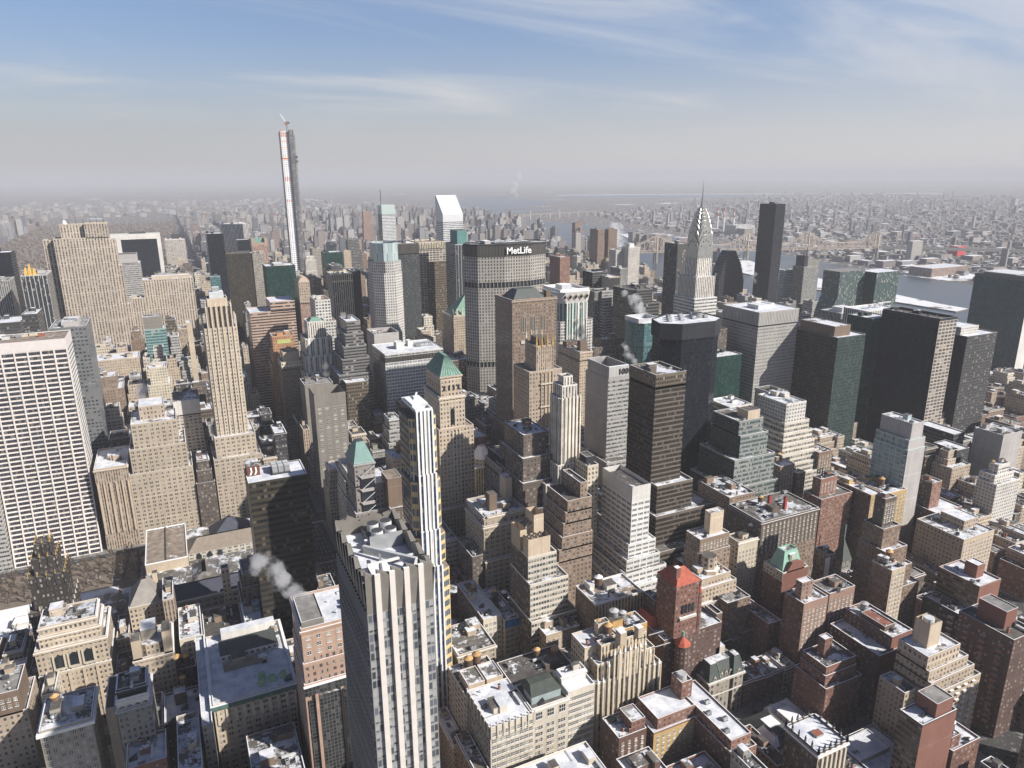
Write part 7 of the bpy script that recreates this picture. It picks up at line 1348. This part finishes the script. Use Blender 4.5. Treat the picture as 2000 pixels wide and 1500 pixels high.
def put_filler(k, f):
    x0, x1, y0, y1, h, s = f; r = random.Random(k*7+1); fac = (PAL_LOW if h < 40 else PAL_MID)[int(s*997) % (len(PAL_LOW) if h < 40 else len(PAL_MID))]
    roof = r.choice(('roof_snow', 'roof_half', 'roof_half', 'roof_patchy', 'roof_patchy', 'roof_grey')); near = y0 < 700
    tiers = ((0, 0, 0, 0, 1),)
    if h > 44 and x1-x0 > 13: tiers = ((0, 0, 0, 0, .7), (1.5, 1.5, 2, 2, .86), (3, 3, 4, 3, 1)) if r.random() < .6 else ((0, 0, 0, 0, .88), (2.5, 2.5, 3, 3, 1))
    size = 'low' if h < 24 else ('mid-rise' if h < 50 else 'tall')
    rn = {'roof_snow': 'snow-covered', 'roof_half': 'half-snowy', 'roof_patchy': 'dark patchy', 'roof_grey': 'grey'}[roof]
    t = bld('fill%d' % k, 'apartment_block' if h < 40 else 'office_block', 'x', fac, tiers, roof, clut=(4 if near else 2), cat='apartment block' if h < 40 else 'office block', fp=(x0, x1, y0, y1, h), cornice=1 if r.random() < .4 else 0)
    pp = project(((x0+x1)/2, y0, h)); L = [q for q in HEROES if q[0]]
    L.sort(key=lambda q: hypot(q[0][0]-pp[0], q[0][1]-pp[1]) + .25*hypot(q[2]-x0, q[3]-y0))
    return t, size, CNAME[fac], rn, pp, L
HEROES = list(LABELS)
stuff = MB(); used = {}
def where(pp, q):
    dx, dy = q[0][0]-pp[0], q[0][1]-pp[1]
    if abs(dx) > 40: return 'left of' if dx > 0 else 'right of'
    return 'below' if dy < 0 else 'behind'
for k, f in enumerate(FILL):
    if VIS is None or k in VIS:
        t, size, cn, rn, pp, L = put_filler(k, f)
        for tryn in range(6):
            if tryn == 0: lab = '%s %s block with %s roof, %s the %s' % (size, cn, rn, where(pp, L[0]), L[0][1])
            else: lab = '%s %s %s-roofed block %s the %s, nearer than the %s' % (size, cn, rn, where(pp, L[0]), L[0][1], L[tryn][1]) if L[tryn][3] > f[2] else '%s %s %s-roofed block %s the %s, beyond the %s' % (size, cn, rn, where(pp, L[0]), L[0][1], L[tryn][1])
            if lab not in used: break
        used[lab] = t.o; t.o['label'] = lab
    else:
        x0, x1, y0, y1, h, s = f; fac = (PAL_LOW if h < 40 else PAL_MID)[int(s*997) % (len(PAL_LOW) if h < 40 else len(PAL_MID))]
        stuff.box(x0, x1, y0, y1, 0, h, fac, 'roof_half'); a, b_ = x0+(x1-x0)*.3, y0+(y1-y0)*.4; stuff.box(a, a+(x1-x0)*.35, b_, b_+6, h, h+3.5, fac, 'roof_half')
# ---- endless far city, one mass: uptown and across the river
m, g, b = newmat('far_wall'); geo = g.n('NewGeometry'); ri = geo.outputs['Random Per Island']; uv = g.n('UVMap'); sp = g.n('SeparateXYZ'); g.nt.links.new(uv.outputs[0], sp.inputs[0])
cr = g.n('ValToRGB'); cr.color_ramp.interpolation = 'CONSTANT'; g.nt.links.new(ri, cr.inputs[0]); el = cr.color_ramp.elements
cols = [(.30, .27, .245), (.21, .18, .17), (.40, .37, .34), (.15, .15, .165), (.25, .18, .155), (.30, .30, .31), (.20, .195, .20), (.44, .43, .42), (.12, .125, .145), (.29, .245, .22)]  # wall tones paled and greyed, part of the distance haze put into the colour
for k, c in enumerate(cols):
    e = el[k] if k < 2 else el.new(k/10); e.position = k/10; e.color = (*c, 1)
wx = g.m('LESS_THAN', g.m('ABSOLUTE', g.m('SUBTRACT', g.m('FRACT', sp.outputs[0]), .5)), .24); wy = g.m('LESS_THAN', g.m('ABSOLUTE', g.m('SUBTRACT', g.m('FRACT', sp.outputs[1]), .5)), .28)
up = g.n('SeparateXYZ'); g.nt.links.new(geo.outputs['Normal'], up.inputs[0]); isr = g.m('GREATER_THAN', up.outputs[2], .5)
wallc = g.mix(g.m('MULTIPLY', wx, wy), cr.outputs[0], (.08, .085, .10)); rr = g.m('FRACT', g.m('MULTIPLY', ri, 37.0))
roofc = g.mix(g.m('LESS_THAN', rr, .42), (.16, .14, .13), (.75, .76, .79)); g.set(b.inputs['Base Color'], g.mix(isr, wallc, roofc)); b.inputs['Roughness'].default_value = .85
FS['far_wall'] = (m, 3.2, 3.4, (.3, .25, .2))
RB = random.Random(5); AVF = AVE + [1400, 1620, 1830, 2050]
for n in range(60, 126):
    y = yS(n); shore = 1300+max(0, (y-1900))*.22
    for i in range(2, 14):
        xa = 103+155*(i-2)
        if xa > shore: break
        for row in (0, 1):
            x = xa+12
            while x < xa+138:
                wd = RB.uniform(14, 34); h = (RB.uniform(14, 34) if RB.random() < .62 else (RB.uniform(40, 75) if RB.random() < .72 else RB.uniform(80, 135)))*(1 if n < 97 else .6)
                if h > 60 and n > 100 and RB.random() < .5: h *= .6
                stuff.box(x, x+wd*.92, y+8+row*30, y+36+row*30, 0, h, 'far_wall'); 
                if h > 70: stuff.box(x+wd*.25, x+wd*.65, y+14+row*30, y+28+row*30, h, h+RB.uniform(4, 10), 'far_wall')
                x += wd
for k in range(260): x, y = RB.uniform(-1500, -780), RB.uniform(2100, 7000); h = RB.choice((30, 45, 60, 90)); stuff.box(x, x+30, y, y+25, 0, h, 'far_wall')
for k in range(700): x, y = RB.uniform(-1600, 2000), RB.uniform(7200, 11500); h = RB.uniform(10, 45); stuff.box(x, x+RB.uniform(18, 60), y, y+RB.uniform(18, 50), 0, h, 'far_wall')
for k in range(15000):
    d = RB.uniform(0, 1)**1.5; x = 2230+d*9000+RB.uniform(0, 300); y = RB.uniform(-300, 9500)*(.35+.65*d)+RB.uniform(300, 1800)
    if x < 2250+max(0, y-1700)*.28 : continue
    pr = project((x, y, 0))
    if not pr or not -50 < pr[0] < 2050: continue
    big = RB.random() < .08; h = RB.uniform(5, 11) if not big else RB.uniform(10, 26)
    if RB.random() < .012: h = RB.uniform(40, 90)
    wd, dp = (RB.uniform(7, 17), RB.uniform(8, 20)) if not big else (RB.uniform(22, 70), RB.uniform(18, 55)); stuff.box(x, x+wd, y, y+dp, -.5, h, 'far_wall')
for k in range(90):
    q = RB.random(); x, y = 1730+q*360, 1560+q*1500; x += RB.uniform(-10, 60)*(.4+q)
    if y > 2150: stuff.box(x, x+RB.uniform(15, 60), y, y+RB.uniform(15, 40), 2, RB.uniform(10, 60), 'far_wall')
solo('distant_city', stuff, 'mass of small distant blocks spreading to the hazy horizon', 'distant city', kind='stuff')
# park woods: bare crowns that read as one brown mass
wd = MB(); plain('bare_woods', (.13, .10, .08), .95, .35, .02, island=.35)
for k in range(5200):
    x, y = RB.uniform(-755, 74), 2130+RB.random()**1.3*4000
    if (-540 < x < -190 and 4180 < y < 4920) or (-345 < x < -110 and 2490 < y < 2770) or RB.random() < .22*(1+sin(x*.013)*cos(y*.007)): continue
    h, rd = RB.uniform(10, 19), RB.uniform(4, 8); n = 5; o = RB.uniform(0, 6)
    B0 = [(x+rd*RB.uniform(.6, 1.1)*cos(o+q*2*pi/n), y+rd*RB.uniform(.6, 1.1)*sin(o+q*2*pi/n), h*RB.uniform(.25, .6)) for q in range(n)]; tp = (x+RB.uniform(-2, 2), y+RB.uniform(-2, 2), h)
    for q in range(n): wd.face([B0[q], B0[(q+1) % n], tp], 'bare_woods'); wd.face([B0[(q+1) % n], B0[q], (x, y, 0)], 'bare_woods')
solo('park_woods', wd, 'leafless brown woods of the big park at far left', 'woods', kind='stuff')
# ================================================================ cantilever bridge over the river
plain('bridge_steel', (.47, .39, .33), .7, .15, .05)
t = Thing('cantilever_bridge', 'tan steel cantilever bridge with peaked towers crossing the river', 'bridge', 2070, 2200)
A, Bv = Vector((2040, 2195, 0)), Vector((2280, 2120, 0)); d = (Bv-A).normalized(); T0 = A-d*365; T3 = Bv+d*300; nrm = Vector((-d.y, d.x, 0))*11
def P3(s, z, sd=1): q = A+d*s; return (q.x+nrm.x*sd, q.y+nrm.y*sd, z)
L1, L2 = -365, 250
def topz(s):
    tw = [-365, 0, 250, 545]; v = 64
    for q in tw: v = max(v, 106-abs(s-q)*.62 + (abs(s-q)**2)*.0012 if abs(s-q) < 170 else 0)
    return max(56, v)
m = MB(); m.beam((A+d*-620).to_tuple()[:2]+(44,), (A+d*560).to_tuple()[:2]+(44,), 5, 'bridge_steel'); q0 = A+d*-900; q1 = A+d*1500
m.beam((q0.x, q0.y, 30), P3(-560, 41, 0), 9, 'pavement'); m.beam(P3(560, 42, 0), (q1.x+60, q1.y-260, 14), 11, 'pavement')
for sd in (-1, 1): m.beam(P3(-520, 40, sd), P3(560, 40, sd), 2.2, 'bridge_steel'); m.beam(P3(-520, 48, sd), P3(560, 48, sd), 1.6, 'bridge_steel')
t.part('deck', m); m = MB(); st = 18
for sd in (-1, 1):
    for k in range(-28, 31):
        s = k*st; a, b_ = topz(s), topz(s+st); m.beam(P3(s, a, sd), P3(s+st, b_, sd), 2.6, 'bridge_steel'); m.beam(P3(s, 46, sd), P3(s, a, sd), 1.8, 'bridge_steel')
        m.beam(P3(s, 46, sd) if k % 2 else P3(s, a, sd), P3(s+st, b_, sd) if k % 2 else P3(s+st, 46, sd), 1.6, 'bridge_steel')
t.part('truss', m)
for s in (-365, 0, 250, 545):
    m = MB(); [m.beam(P3(s, -.2, sd), P3(s, 42, sd), 8, 'greystone') for sd in (-1, 1)]; t.part('pier', m)
    m = MB(); [m.beam(P3(s, 40, sd), P3(s, 104, sd), 4, 'bridge_steel') for sd in (-1, 1)]; m.beam(P3(s, 100, -1), P3(s, 100, 1), 3, 'bridge_steel'); m.beam(P3(s, 72, -1), P3(s, 72, 1), 2.4, 'bridge_steel'); [m.beam(P3(s, 104, sd), P3(s, 116, sd), 1.2, 'bridge_steel') for sd in (-1, 1)]; t.part('bridge_tower', m)
# far arch bridges and river-bank plant
m = MB(); m.beam((2250, 5000, 40), (3300, 5350, 40), 6, 'greystone'); [m.beam((2250+k*105, 5000+k*35, 0), (2250+k*105, 5000+k*35, 70 if k in (3, 6) else 40), 7, 'bridge_steel') for k in range(11)]; solo('bridge', m, 'hazy low bridge across the far river reach behind the lettered slab', 'bridge')
t = Thing('power_station', 'power station with a grey boiler house across the river', 'power station', 2960, 3330); m = MB(); m.prism(rect(2890, 3030, 3200, 3290), 0, 52, 'blank_grey', 'roof_half'); m.prism(rect(2900, 2960, 3140, 3199), 0, 38, 'blank_concrete', 'roof_snow'); t.part('boiler_house', m)
plain('stack_red', (.40, .10, .09), .8, .1)
for k, (x, y) in enumerate(((2998, 3479), (2918, 3334), (2913, 3247))):
    m = MB()
    for j in range(8): a = 5+j*17; m.cyl(x, y, 6.2-j*.33, 5.9-j*.33, a, a+16.9, 12, 'stack_red' if j in (5, 7) else 'white_paint')
    solo('smokestack', m, ('red and white banded smokestack, leftmost of three beyond the chrome spire', 'red and white banded smokestack, middle of three beyond the chrome spire', 'red and white banded smokestack, rightmost of three beyond the chrome spire')[k], 'smokestack', 'riverbank smokestacks')
# a few countable things across the river
bld('warehouse', 'warehouse', 'broad orange brown riverside warehouse with a snowy yard across the water', 'tanband', clut=0, cat='warehouse', fp=(2235, 2420, 1560, 1640, 26)); bld('redshed', 'warehouse', 'small bright red block among the low snowy roofs across the river', 'blank_red' if 'blank_red' in FS else FA('blank_red', (.55, .05, .05), fw=.001, fh=.001), clut=0, cat='warehouse', fp=(2905, 2955, 1925, 1965, 38)); bld('dkq', 'office_tower', 'lone dark block across the river under the bridge approach', 'darkgrid', clut=0, fp=(2700, 2742, 1960, 2000, 62))
bld('flatq', 'warehouse', 'long grey shed with snowy flat roof at the water, left of the teal riverside slab', 'greyband', clut=0, cat='warehouse', fp=(2290, 2400, 1330, 1430, 30))
# tall housing slabs beyond the lettered tower and along the far shore
for k, (x, y, w_, h, fac, lab) in enumerate(((1420, 2450, 30, 150, 'brown', 'dark hazy slab right of the river steam plume'), (1130, 3100, 30, 128, 'tan', 'pale hazy tower above the lettered slab roof'), (1010, 2700, 26, 150, 'brown', 'slim brown tower rising just behind the lettered slab roof'), (1080, 2720, 40, 112, 'whitevert', 'white block with tall stripes just behind the lettered slab roof'), (940, 2100, 40, 120, 'darkgrid', 'dark hazy block right of the lettered slab roof'), (640, 2350, 38, 128, 'darkgrid', 'dark hazy block left of the slanted-roof tower'), (30, 3700, 52, 78, 'blank_dark', 'lone dark hazy slab beyond the park edge with a thin smoke wisp'), (1250, 2000, 32, 120, 'brown2', 'brown hazy tower right of the tall brown apartment pair'), (1330, 2080, 26, 100, 'greywarm', 'grey hazy tower left of the bridge start'), (880, 1760, 26, 110, 'tan2', 'light tan hazy tower above the red brick tower'), (1210, 1480, 30, 108, 'pinkbrick', 'pinkish hazy tower left of the dark ribbed slab'), (1180, 1330, 24, 96, 'tan', 'tan setback tower left of the dark ribbed slab'))): bld('far%d' % k, 'apartment_tower', lab, fac, fp=(x, x+w_, y, y+w_*.8, h), clut=1, cat='apartment tower', roof='roof_half')
# ================================================================ rooftop water tanks
def tank_proto(kind):
    t = Thing('water_tank', 'x', 'water tank', 0, 0, 0)
    m = MB()
    for a in range(6): an = a*pi/3; m.beam((1.7*cos(an), 1.7*sin(an), 0), (1.7*cos(an), 1.7*sin(an), 2.6), .28, 'dark_metal')
    m.cyl(0, 0, 2.2, 2.2, 2.4, 2.7, 12, 'dark_metal'); t.part('support_frame', m)
    m = MB(); m.sm = False; m.cyl(0, 0, 2.15, 2.05, 2.7, 6.6, 16, 'wood_tank' if kind < 2 else 'grey_metal'); [m.cyl(0, 0, 2.19, 2.17, z, z+.12, 16, 'dark_metal') for z in (3.3, 4.4, 5.5)]; t.part('tank', m)
    m = MB(); m.cyl(0, 0, 2.35, .12, 6.6, 8.1 if kind < 2 else 7.5, 16, ('tan_cone', 'snow', 'light_metal')[kind]); t.part('conical_roof', m); return t.o
PR = [tank_proto(k) for k in range(3)]; first = [True]*3
def put_tank(kind, x, y, z, lab, s=1.0, group='rooftop water tanks'):
    src = PR[kind]
    if first[kind]: o = src; first[kind] = False
    else:
        o = src.copy(); C.objects.link(o)
        for ch in src.children: c = ch.copy(); C.objects.link(c); c.parent = o
    o.location = (x, y, z); o.rotation_euler = (0, 0, x % 1.0); o.scale = (s, s, s); o['label'] = lab; o['group'] = group
W = 'wooden water tank with %s cone roof '
TK = [(0, -63, 428, 44, 'water tank with tan cone before the arched loggia block, left of two', 1.1), (0, -58, 428.5, 44, 'water tank with tan cone before the arched loggia block, right of two', 1.1), (0, -70, 403, 62, 'bare brown water tank on the white-corniced block', .9), (0, -16, 456, 30, 'large tan-coned tank behind the snowy red brick hall, left of two', 1.2), (0, -11.5, 457, 30, 'smaller tan-coned tank behind the snowy red brick hall, right of two', .95), (0, -13, 427, 37, 'lone tan-coned tank on the roof hut of the snowy red brick hall', .85), (1, 29, 318, 32, 'white-topped brown tank at the bottom edge, right of two', 1.25), (2, 22, 312, 32, 'pale metal tank at the bottom edge, left of two', 1.1),
 (0, 134, 350, 52, 'tan-coned tank behind the snowy loft, left of a pair on green shed', 1.15), (0, 139.5, 351.5, 52, 'tan-coned tank behind the snowy loft, right of a pair on green shed', 1.15), (0, 172, 340, 54, 'pinkish coned tank by the two-level snowy loft, left one', .9), (0, 181, 335, 54, 'tan-coned tank by the two-level snowy loft, right one', 1.0), (1, 209, 384, 45, 'white-topped tank on the tan block below the beige truss-topped block', 1.15), (0, 204, 384, 45, 'dark-topped tank on the tan block below the beige truss-topped block', 1.05), (0, 203, 325, 72, 'tan-coned tank left of the ochre block, farther one', 1.0), (0, 205.5, 318.5, 72, 'tan-coned tank left of the ochre block, nearer one', 1.1), (2, 215.5, 328, 72, 'tall pale metal tank standing on the ochre block roof', 1.2), (2, 220.5, 326.5, 72, 'smaller grey tank standing on the ochre block roof', .95), (1, 232, 371, 66, 'white-topped tank on the white terrace-roofed block', 1.2), (0, 192, 408, 38, 'tan-coned tank on the dark low loft in shadow', 1.0), (1, 190, 424, 38, 'white-topped tank on the dark low loft in shadow', 1.0), (0, 169, 428, 46, 'dark tank on the party-walled cream loft', .95), (0, 182, 422, 43, 'tan-coned tank on the tan loft with blue banner', .9),
 (0, 168, 588, 92, 'big round dark tank right of the green-capped granite tower', 1.5), (0, 270, 336, 78, 'large brown coned tank beside the red hipped roof', 1.15), (0, 478, 465, 75, 'round tank on the snowy-roofed brown block by the green stepped block', 1.0), (0, 508, 385, 76, 'dark tank on the yellow brick apartments', 1.15), (0, 466, 404, 74, 'reddish tank beside the red square-topped apartments', 1.0), (0, 418, 307, 72, 'dark tank on the snowy tall tan apartments', 1.05), (2, 411, 304, 72, 'pale drum tank on the snowy tall tan apartments', .9), (2, 380, 292, 52, 'grey drum tank on the red-welled brick block', 1.1), (1, 375, 388, 64, 'dark tank with snowy cap by the narrow cream apartments', 1.0), (0, 398, 404, 76, 'brown tank on the red-chimneyed apartments', .9), (0, 545, 340, 58, 'brown tank on the long tan apartments', .9), (2, 348, 211, 39, 'round pale tank on the red brick terrace, bottom right', 1.0), (0, 258, 586, 70, 'brown tank beside the cream ribbed-roof block', 1.0), (0, 205, 480, 85, 'dark tank on the cream arched block', 1.0), (0, 238, 484, 136, 'grey brown tank on the curved-terrace brown block', .9), (0, 530, 474, 78, 'round tank on the orange-edged brown tower', 1.0), (0, 660, 389, 64, 'dark tank on the white stepped apartments', .9)]
for k, x, y, z, lab, s in TK: put_tank(k, x, y, z, lab, s)
# ================================================================ trees: bare branching crowns
def tree_proto(seed, h):
    r = random.Random(seed); t = Thing('bare_tree', 'x', 'tree', 0, 0, 0); tr = MB(); cr_ = MB()
    def limb(p, d, L, rad, lv):
        q = p+d*L; (tr if lv == 0 else cr_).beam(p, q, rad*2, 'bark')
        if lv >= 3: return
        for k in range(4 if lv == 0 else 4):
            nd = (d+Vector((r.uniform(-.85, .85), r.uniform(-.85, .85), r.uniform(.0, .55)))).normalized(); limb(p+d*L*r.uniform(.6, 1), nd, L*r.uniform(.55, .8), rad*.55, lv+1)
    limb(Vector((0, 0, 0)), Vector((0, 0, 1)), h*.38, .32, 0); t.part('trunk', tr); t.part('crown', cr_); return t.o
TP = [tree_proto(s, h) for s, h in ((1, 13), (2, 15), (3, 11))]; tfirst = [True]*3
def put_tree(k, x, y, lab, group):
    src = TP[k]
    if tfirst[k]: o = src; tfirst[k] = False
    else:
        o = src.copy(); C.objects.link(o)
        for ch in src.children: c = ch.copy(); C.objects.link(c); c.parent = o
    o.location = (x, y, 0); o.rotation_euler = (0, 0, (x*1.7) % 6.28); q = .85+((x*13.7) % 1)*.4; o.scale = (q, q, q); o['label'] = lab; o['group'] = group
RT_ = random.Random(21)
n = 0
for row, y in enumerate((548, 558, 570, 582, 640, 650, 660, 671, 681)):
    for k in range(16):
        x = -198+k*10.2+RT_.uniform(-2, 2)
        if x > -42: continue
        put_tree(n % 3, x, y+RT_.uniform(-2.5, 2.5), 'leafless brown tree in the park rows below the white gridded slab', 'leafless trees in the square park'); n += 1
for x, y, lab in ((-47, 600, 'leafless tree at the left library corner by the park'), (303, 301.5, 'leafless street tree in front of the brick rowhouses, near the mansion'), (318, 301, 'leafless street tree in front of the brick rowhouses, middle one'), (332, 300.5, 'leafless street tree in front of the pale end house'), (266, 300.5, 'leafless street tree at the foot of the mansard mansion'), (300, 287, 'leafless tree across the street from the mansion'), (312, 286.5, 'leafless tree across the street from the brick rowhouses')): put_tree(n % 3, x, y, lab, 'leafless street trees'); n += 1
sheet('park_lawn', rect(-192, -60, 592, 634), .01, 'snow_field'); sheet('park_terrace', rect(-200, -45, 540, 690), .005, 'park_ground')
# rink tents by the lawn
for k, (x, y, q, lab) in enumerate(((-128, 600, 14, 'white skating pavilion tent on the park lawn, left edge'), (-66, 560, 9, 'pale kiosk roof in the park behind the arched loggia block'), (-56, 612, 8, 'white kiosk roof among park trees near the library'))): m = MB(); m.prism(rect(x, x+q, y, y+q*.7), 0, 4, 'blank_white'); m.frus(rect(x-.5, x+q+.5, y-.5, y+q*.7+.5), 4, rect(x+2, x+q-2, y+q*.33, y+q*.37), 7, 'white_paint'); solo('pavilion_tent' if k == 0 else 'kiosk', m, lab, 'tent' if k == 0 else 'kiosk')
# ================================================================ cars
def car_proto(col, nm):
    t = Thing('parked_car', 'x', 'car', 0, 0, 0); c = plain('car_'+nm, col, .35, .02)
    m = MB(); m.frus(rect(-.9, .9, -2.3, 2.3), .35, rect(-.92, .92, -2.3, 2.3), .8, c); m.frus(rect(-.92, .92, -2.3, 2.3), .8, rect(-.82, .82, -2.2, 2.15), 1.0, c, c); m.frus(rect(-.72, .72, -1.3, 1.0), 1.45, rect(-.66, .66, -1.2, .8), 1.5, c, c); t.part('body', m)
    m = MB(); m.frus(rect(-.8, .8, -1.7, 1.5), 1.0, rect(-.71, .71, -1.3, 1.0), 1.45, 'glass_dark'); t.part('windows', m)
    for a, b_ in ((-.86, -1.4), (.86, -1.4), (-.86, 1.4), (.86, 1.4)):
        m = MB(); nn = 10; A_ = [(b_+.34*cos(2*pi*i/nn), .34+.34*sin(2*pi*i/nn)) for i in range(nn)]; m.face([(a-.1, p[0], p[1]) for p in A_], 'black_paint'); m.face([(a+.1, p[0], p[1]) for p in reversed(A_)], 'black_paint'); [m.face([(a-.1, *A_[i]), (a+.1, *A_[i]), (a+.1, *A_[(i+1) % nn]), (a-.1, *A_[(i+1) % nn])], 'black_paint') for i in range(nn)]; t.part('wheel', m)
    return t.o
CP = [car_proto(c, n_) for c, n_ in (((.65, .45, .04), 'yellow'), ((.02, .02, .025), 'black'), ((.6, .6, .6), 'white'), ((.25, .26, .28), 'silver'))]; cf = [True]*4
CN = ['yellow', 'black', 'white', 'silver']
def put_car(k, x, y, rz, lab, group):
    src = CP[k]
    if cf[k]: o = src; cf[k] = False
    else:
        o = src.copy(); C.objects.link(o)
        for ch in src.children: c = ch.copy(); C.objects.link(c); c.parent = o
    o.location = (x, y, -.145); o.rotation_euler = (0, 0, rz); o['label'] = lab; o['group'] = group
RC = random.Random(4)
for k in range(34):
    y = 420+k*13+RC.uniform(-3, 3); c = RC.choice((0, 0, 1, 1, 2, 3)); x = RC.choice((95, 98.6, 102, 105.4, 110.5)); put_car(c, x, y, pi, 'small %s car on the shaded avenue right of the dark bronze tower' % CN[c], '%s cars on the shaded avenue' % CN[c])
for k in range(14): c = RC.choice((1, 1, 2, 3)); put_car(c, 296+k*6.2, 299-.4 if k % 2 else 291, pi/2, 'small %s car parked along the street of brick rowhouses' % CN[c], '%s cars by the rowhouses' % CN[c])
for k in range(40):
    c = RC.choice((0, 0, 1, 1, 2, 3)); av, nm_ = RC.choice(((258, 'second avenue from the left'), (413, 'wide avenue at right'))); y = 205+k*11+RC.uniform(-3, 3); put_car(c, av+RC.choice((-6.5, -2.5, 2.5, 6.5)), y, pi, 'small %s car on the shaded street between the nearer brick blocks' % CN[c], '%s cars on the nearer avenues' % CN[c])
# ================================================================ steam plumes
def steam(name, pts, lab, dens, seed):
    r = random.Random(seed); x0, y0, z0 = pts[0][:3]
    bm_v = MB(); bm_v.sm = True
    me = bpy.data.metaballs.new('plume'); me.resolution = .9; me.render_resolution = .9; me.threshold = .25
    for (x, y, z, rad) in pts:
        for k in range(5): e = me.elements.new(); e.co = (x+r.uniform(-.6, .6)*rad, y+r.uniform(-.6, .6)*rad, z+r.uniform(-.5, .5)*rad); e.radius = rad*r.uniform(1.1, 1.5)
    ob = bpy.data.objects.new('plume', me); C.objects.link(ob); bpy.context.view_layer.update()
    ms = bpy.data.meshes.new_from_object(ob.evaluated_get(bpy.context.evaluated_depsgraph_get())); bpy.data.objects.remove(ob); bpy.data.metaballs.remove(me)
    o = bpy.data.objects.new('steam_plume', ms); C.objects.link(o); ms.name = 'steam_plume'
    mt = bpy.data.materials.new('steam_'+name); mt.use_nodes = True; nt = mt.node_tree; nt.nodes.clear(); g = G(nt)
    pv = g.n('VolumePrincipled'); pv.inputs['Color'].default_value = (.97, .97, .98, 1); pv.inputs['Anisotropy'].default_value = .2
    co = g.n('TexCoord'); rad = sum(p[3] for p in pts)/len(pts)
    nn = g.noise(co.outputs['Object'], .5/rad, 6, .68); best = None
    for (X, Y, Z, rr) in pts:
        vd = g.n('VectorMath', operation='DISTANCE'); nt.links.new(co.outputs['Object'], vd.inputs[0]); vd.inputs[1].default_value = (X, Y, Z)
        q = g.m('SUBTRACT', 1.0, g.m('DIVIDE', vd.outputs[1], rr*1.55)); best = q if best is None else g.m('MAXIMUM', best, q)
    f = g.rng(g.m('ADD', best, g.m('MULTIPLY', g.m('SUBTRACT', nn, .5), 3.4)), .15, .85, 0, 1, True)
    g.set(pv.inputs['Density'], g.m('MULTIPLY', f, dens)); nt.links.new(pv.outputs[0], g.n('OutputMaterial').inputs['Volume'])
    ms.materials.clear(); ms.materials.append(mt); tags(o, lab, 'steam'); return o
steam('a', [(54, 360, 109, 2.5), (50.5, 367, 111, 3.6), (47, 373, 113, 4.4), (43, 380, 116, 5.2), (39, 387, 119.5, 5.4), (34, 392, 123, 5)], 'white steam blowing left from the pink granite tower roof', .2, 1)
steam('b', [(22, 520, 45, 3), (17, 522, 52, 4), (12, 525, 58, 4)], 'thin steam drifting over the library beside the slender tan tower', .10, 2)
steam('c', [(-28, 770, 100, 5), (-30, 778, 112, 7), (-31, 786, 122, 7), (-36, 792, 136, 4)], 'grey steam rising behind the broad tan office block', .10, 3)
steam('d', [(1480, 2240, 80, 14), (1482, 2245, 105, 20), (1478, 2250, 130, 24), (1466, 2255, 148, 16)], 'bright white plume rising by the river, right of the lettered slab', .06, 4)
steam('e', [(512, 724, 161, 5), (505, 724, 170, 7), (500, 728, 180, 7), (488, 730, 188, 4)], 'white steam on the faceted glass tower roof', .13, 5)
steam('f', [(378, 548, 158, 3), (372, 550, 164, 4), (370, 552, 172, 4)], 'small white steam puff by the numbered grey tower', .13, 6)
steam('g', [(152, 800, 106, 2.5), (150, 802, 113, 4), (150, 804, 121, 4.5)], 'thin steam rising from the plain pale grey block', .05, 7)
steam('h', [(5320, 11100, 40, 40), (5310, 11150, 120, 60), (5340, 11150, 230, 60), (5420, 11200, 330, 70)], 'far hazy plume on the horizon above the lettered slab', .012, 8)
steam('i', [(1320-430, 940, 150, 4), (884, 941, 162, 6), (876, 942, 174, 4)], 'thin steam left of the chrome-spired tower', .06, 9)
# ================================================================ haze
m = MB(); X0, X1, Y0, Y1, Z0, Z1 = -44000, 44000, -1900, 61000, -1.6, 480
m.prism(rect(X0, X1, Y0, Y1), Z0, Z1, 'snow', 'snow', True); ob = solo('haze', m, None, None, kind='stuff')
hm = bpy.data.materials.new('haze'); hm.use_nodes = True; nt = hm.node_tree; nt.nodes.clear(); g = G(nt)
pv = g.n('VolumePrincipled'); pv.inputs['Color'].default_value = (.68, .695, .745, 1); pv.inputs['Density'].default_value = 8.5e-5; pv.inputs['Anisotropy'].default_value = 0.0
nt.links.new(pv.outputs[0], g.n('OutputMaterial').inputs['Volume']); ob.data.materials.clear(); ob.data.materials.append(hm)
sc.cycles.volume_bounces = 3; sc.cycles.max_bounces = 6; sc.cycles.diffuse_bounces = 2; sc.cycles.glossy_bounces = 3
sc.cycles.use_denoising = True
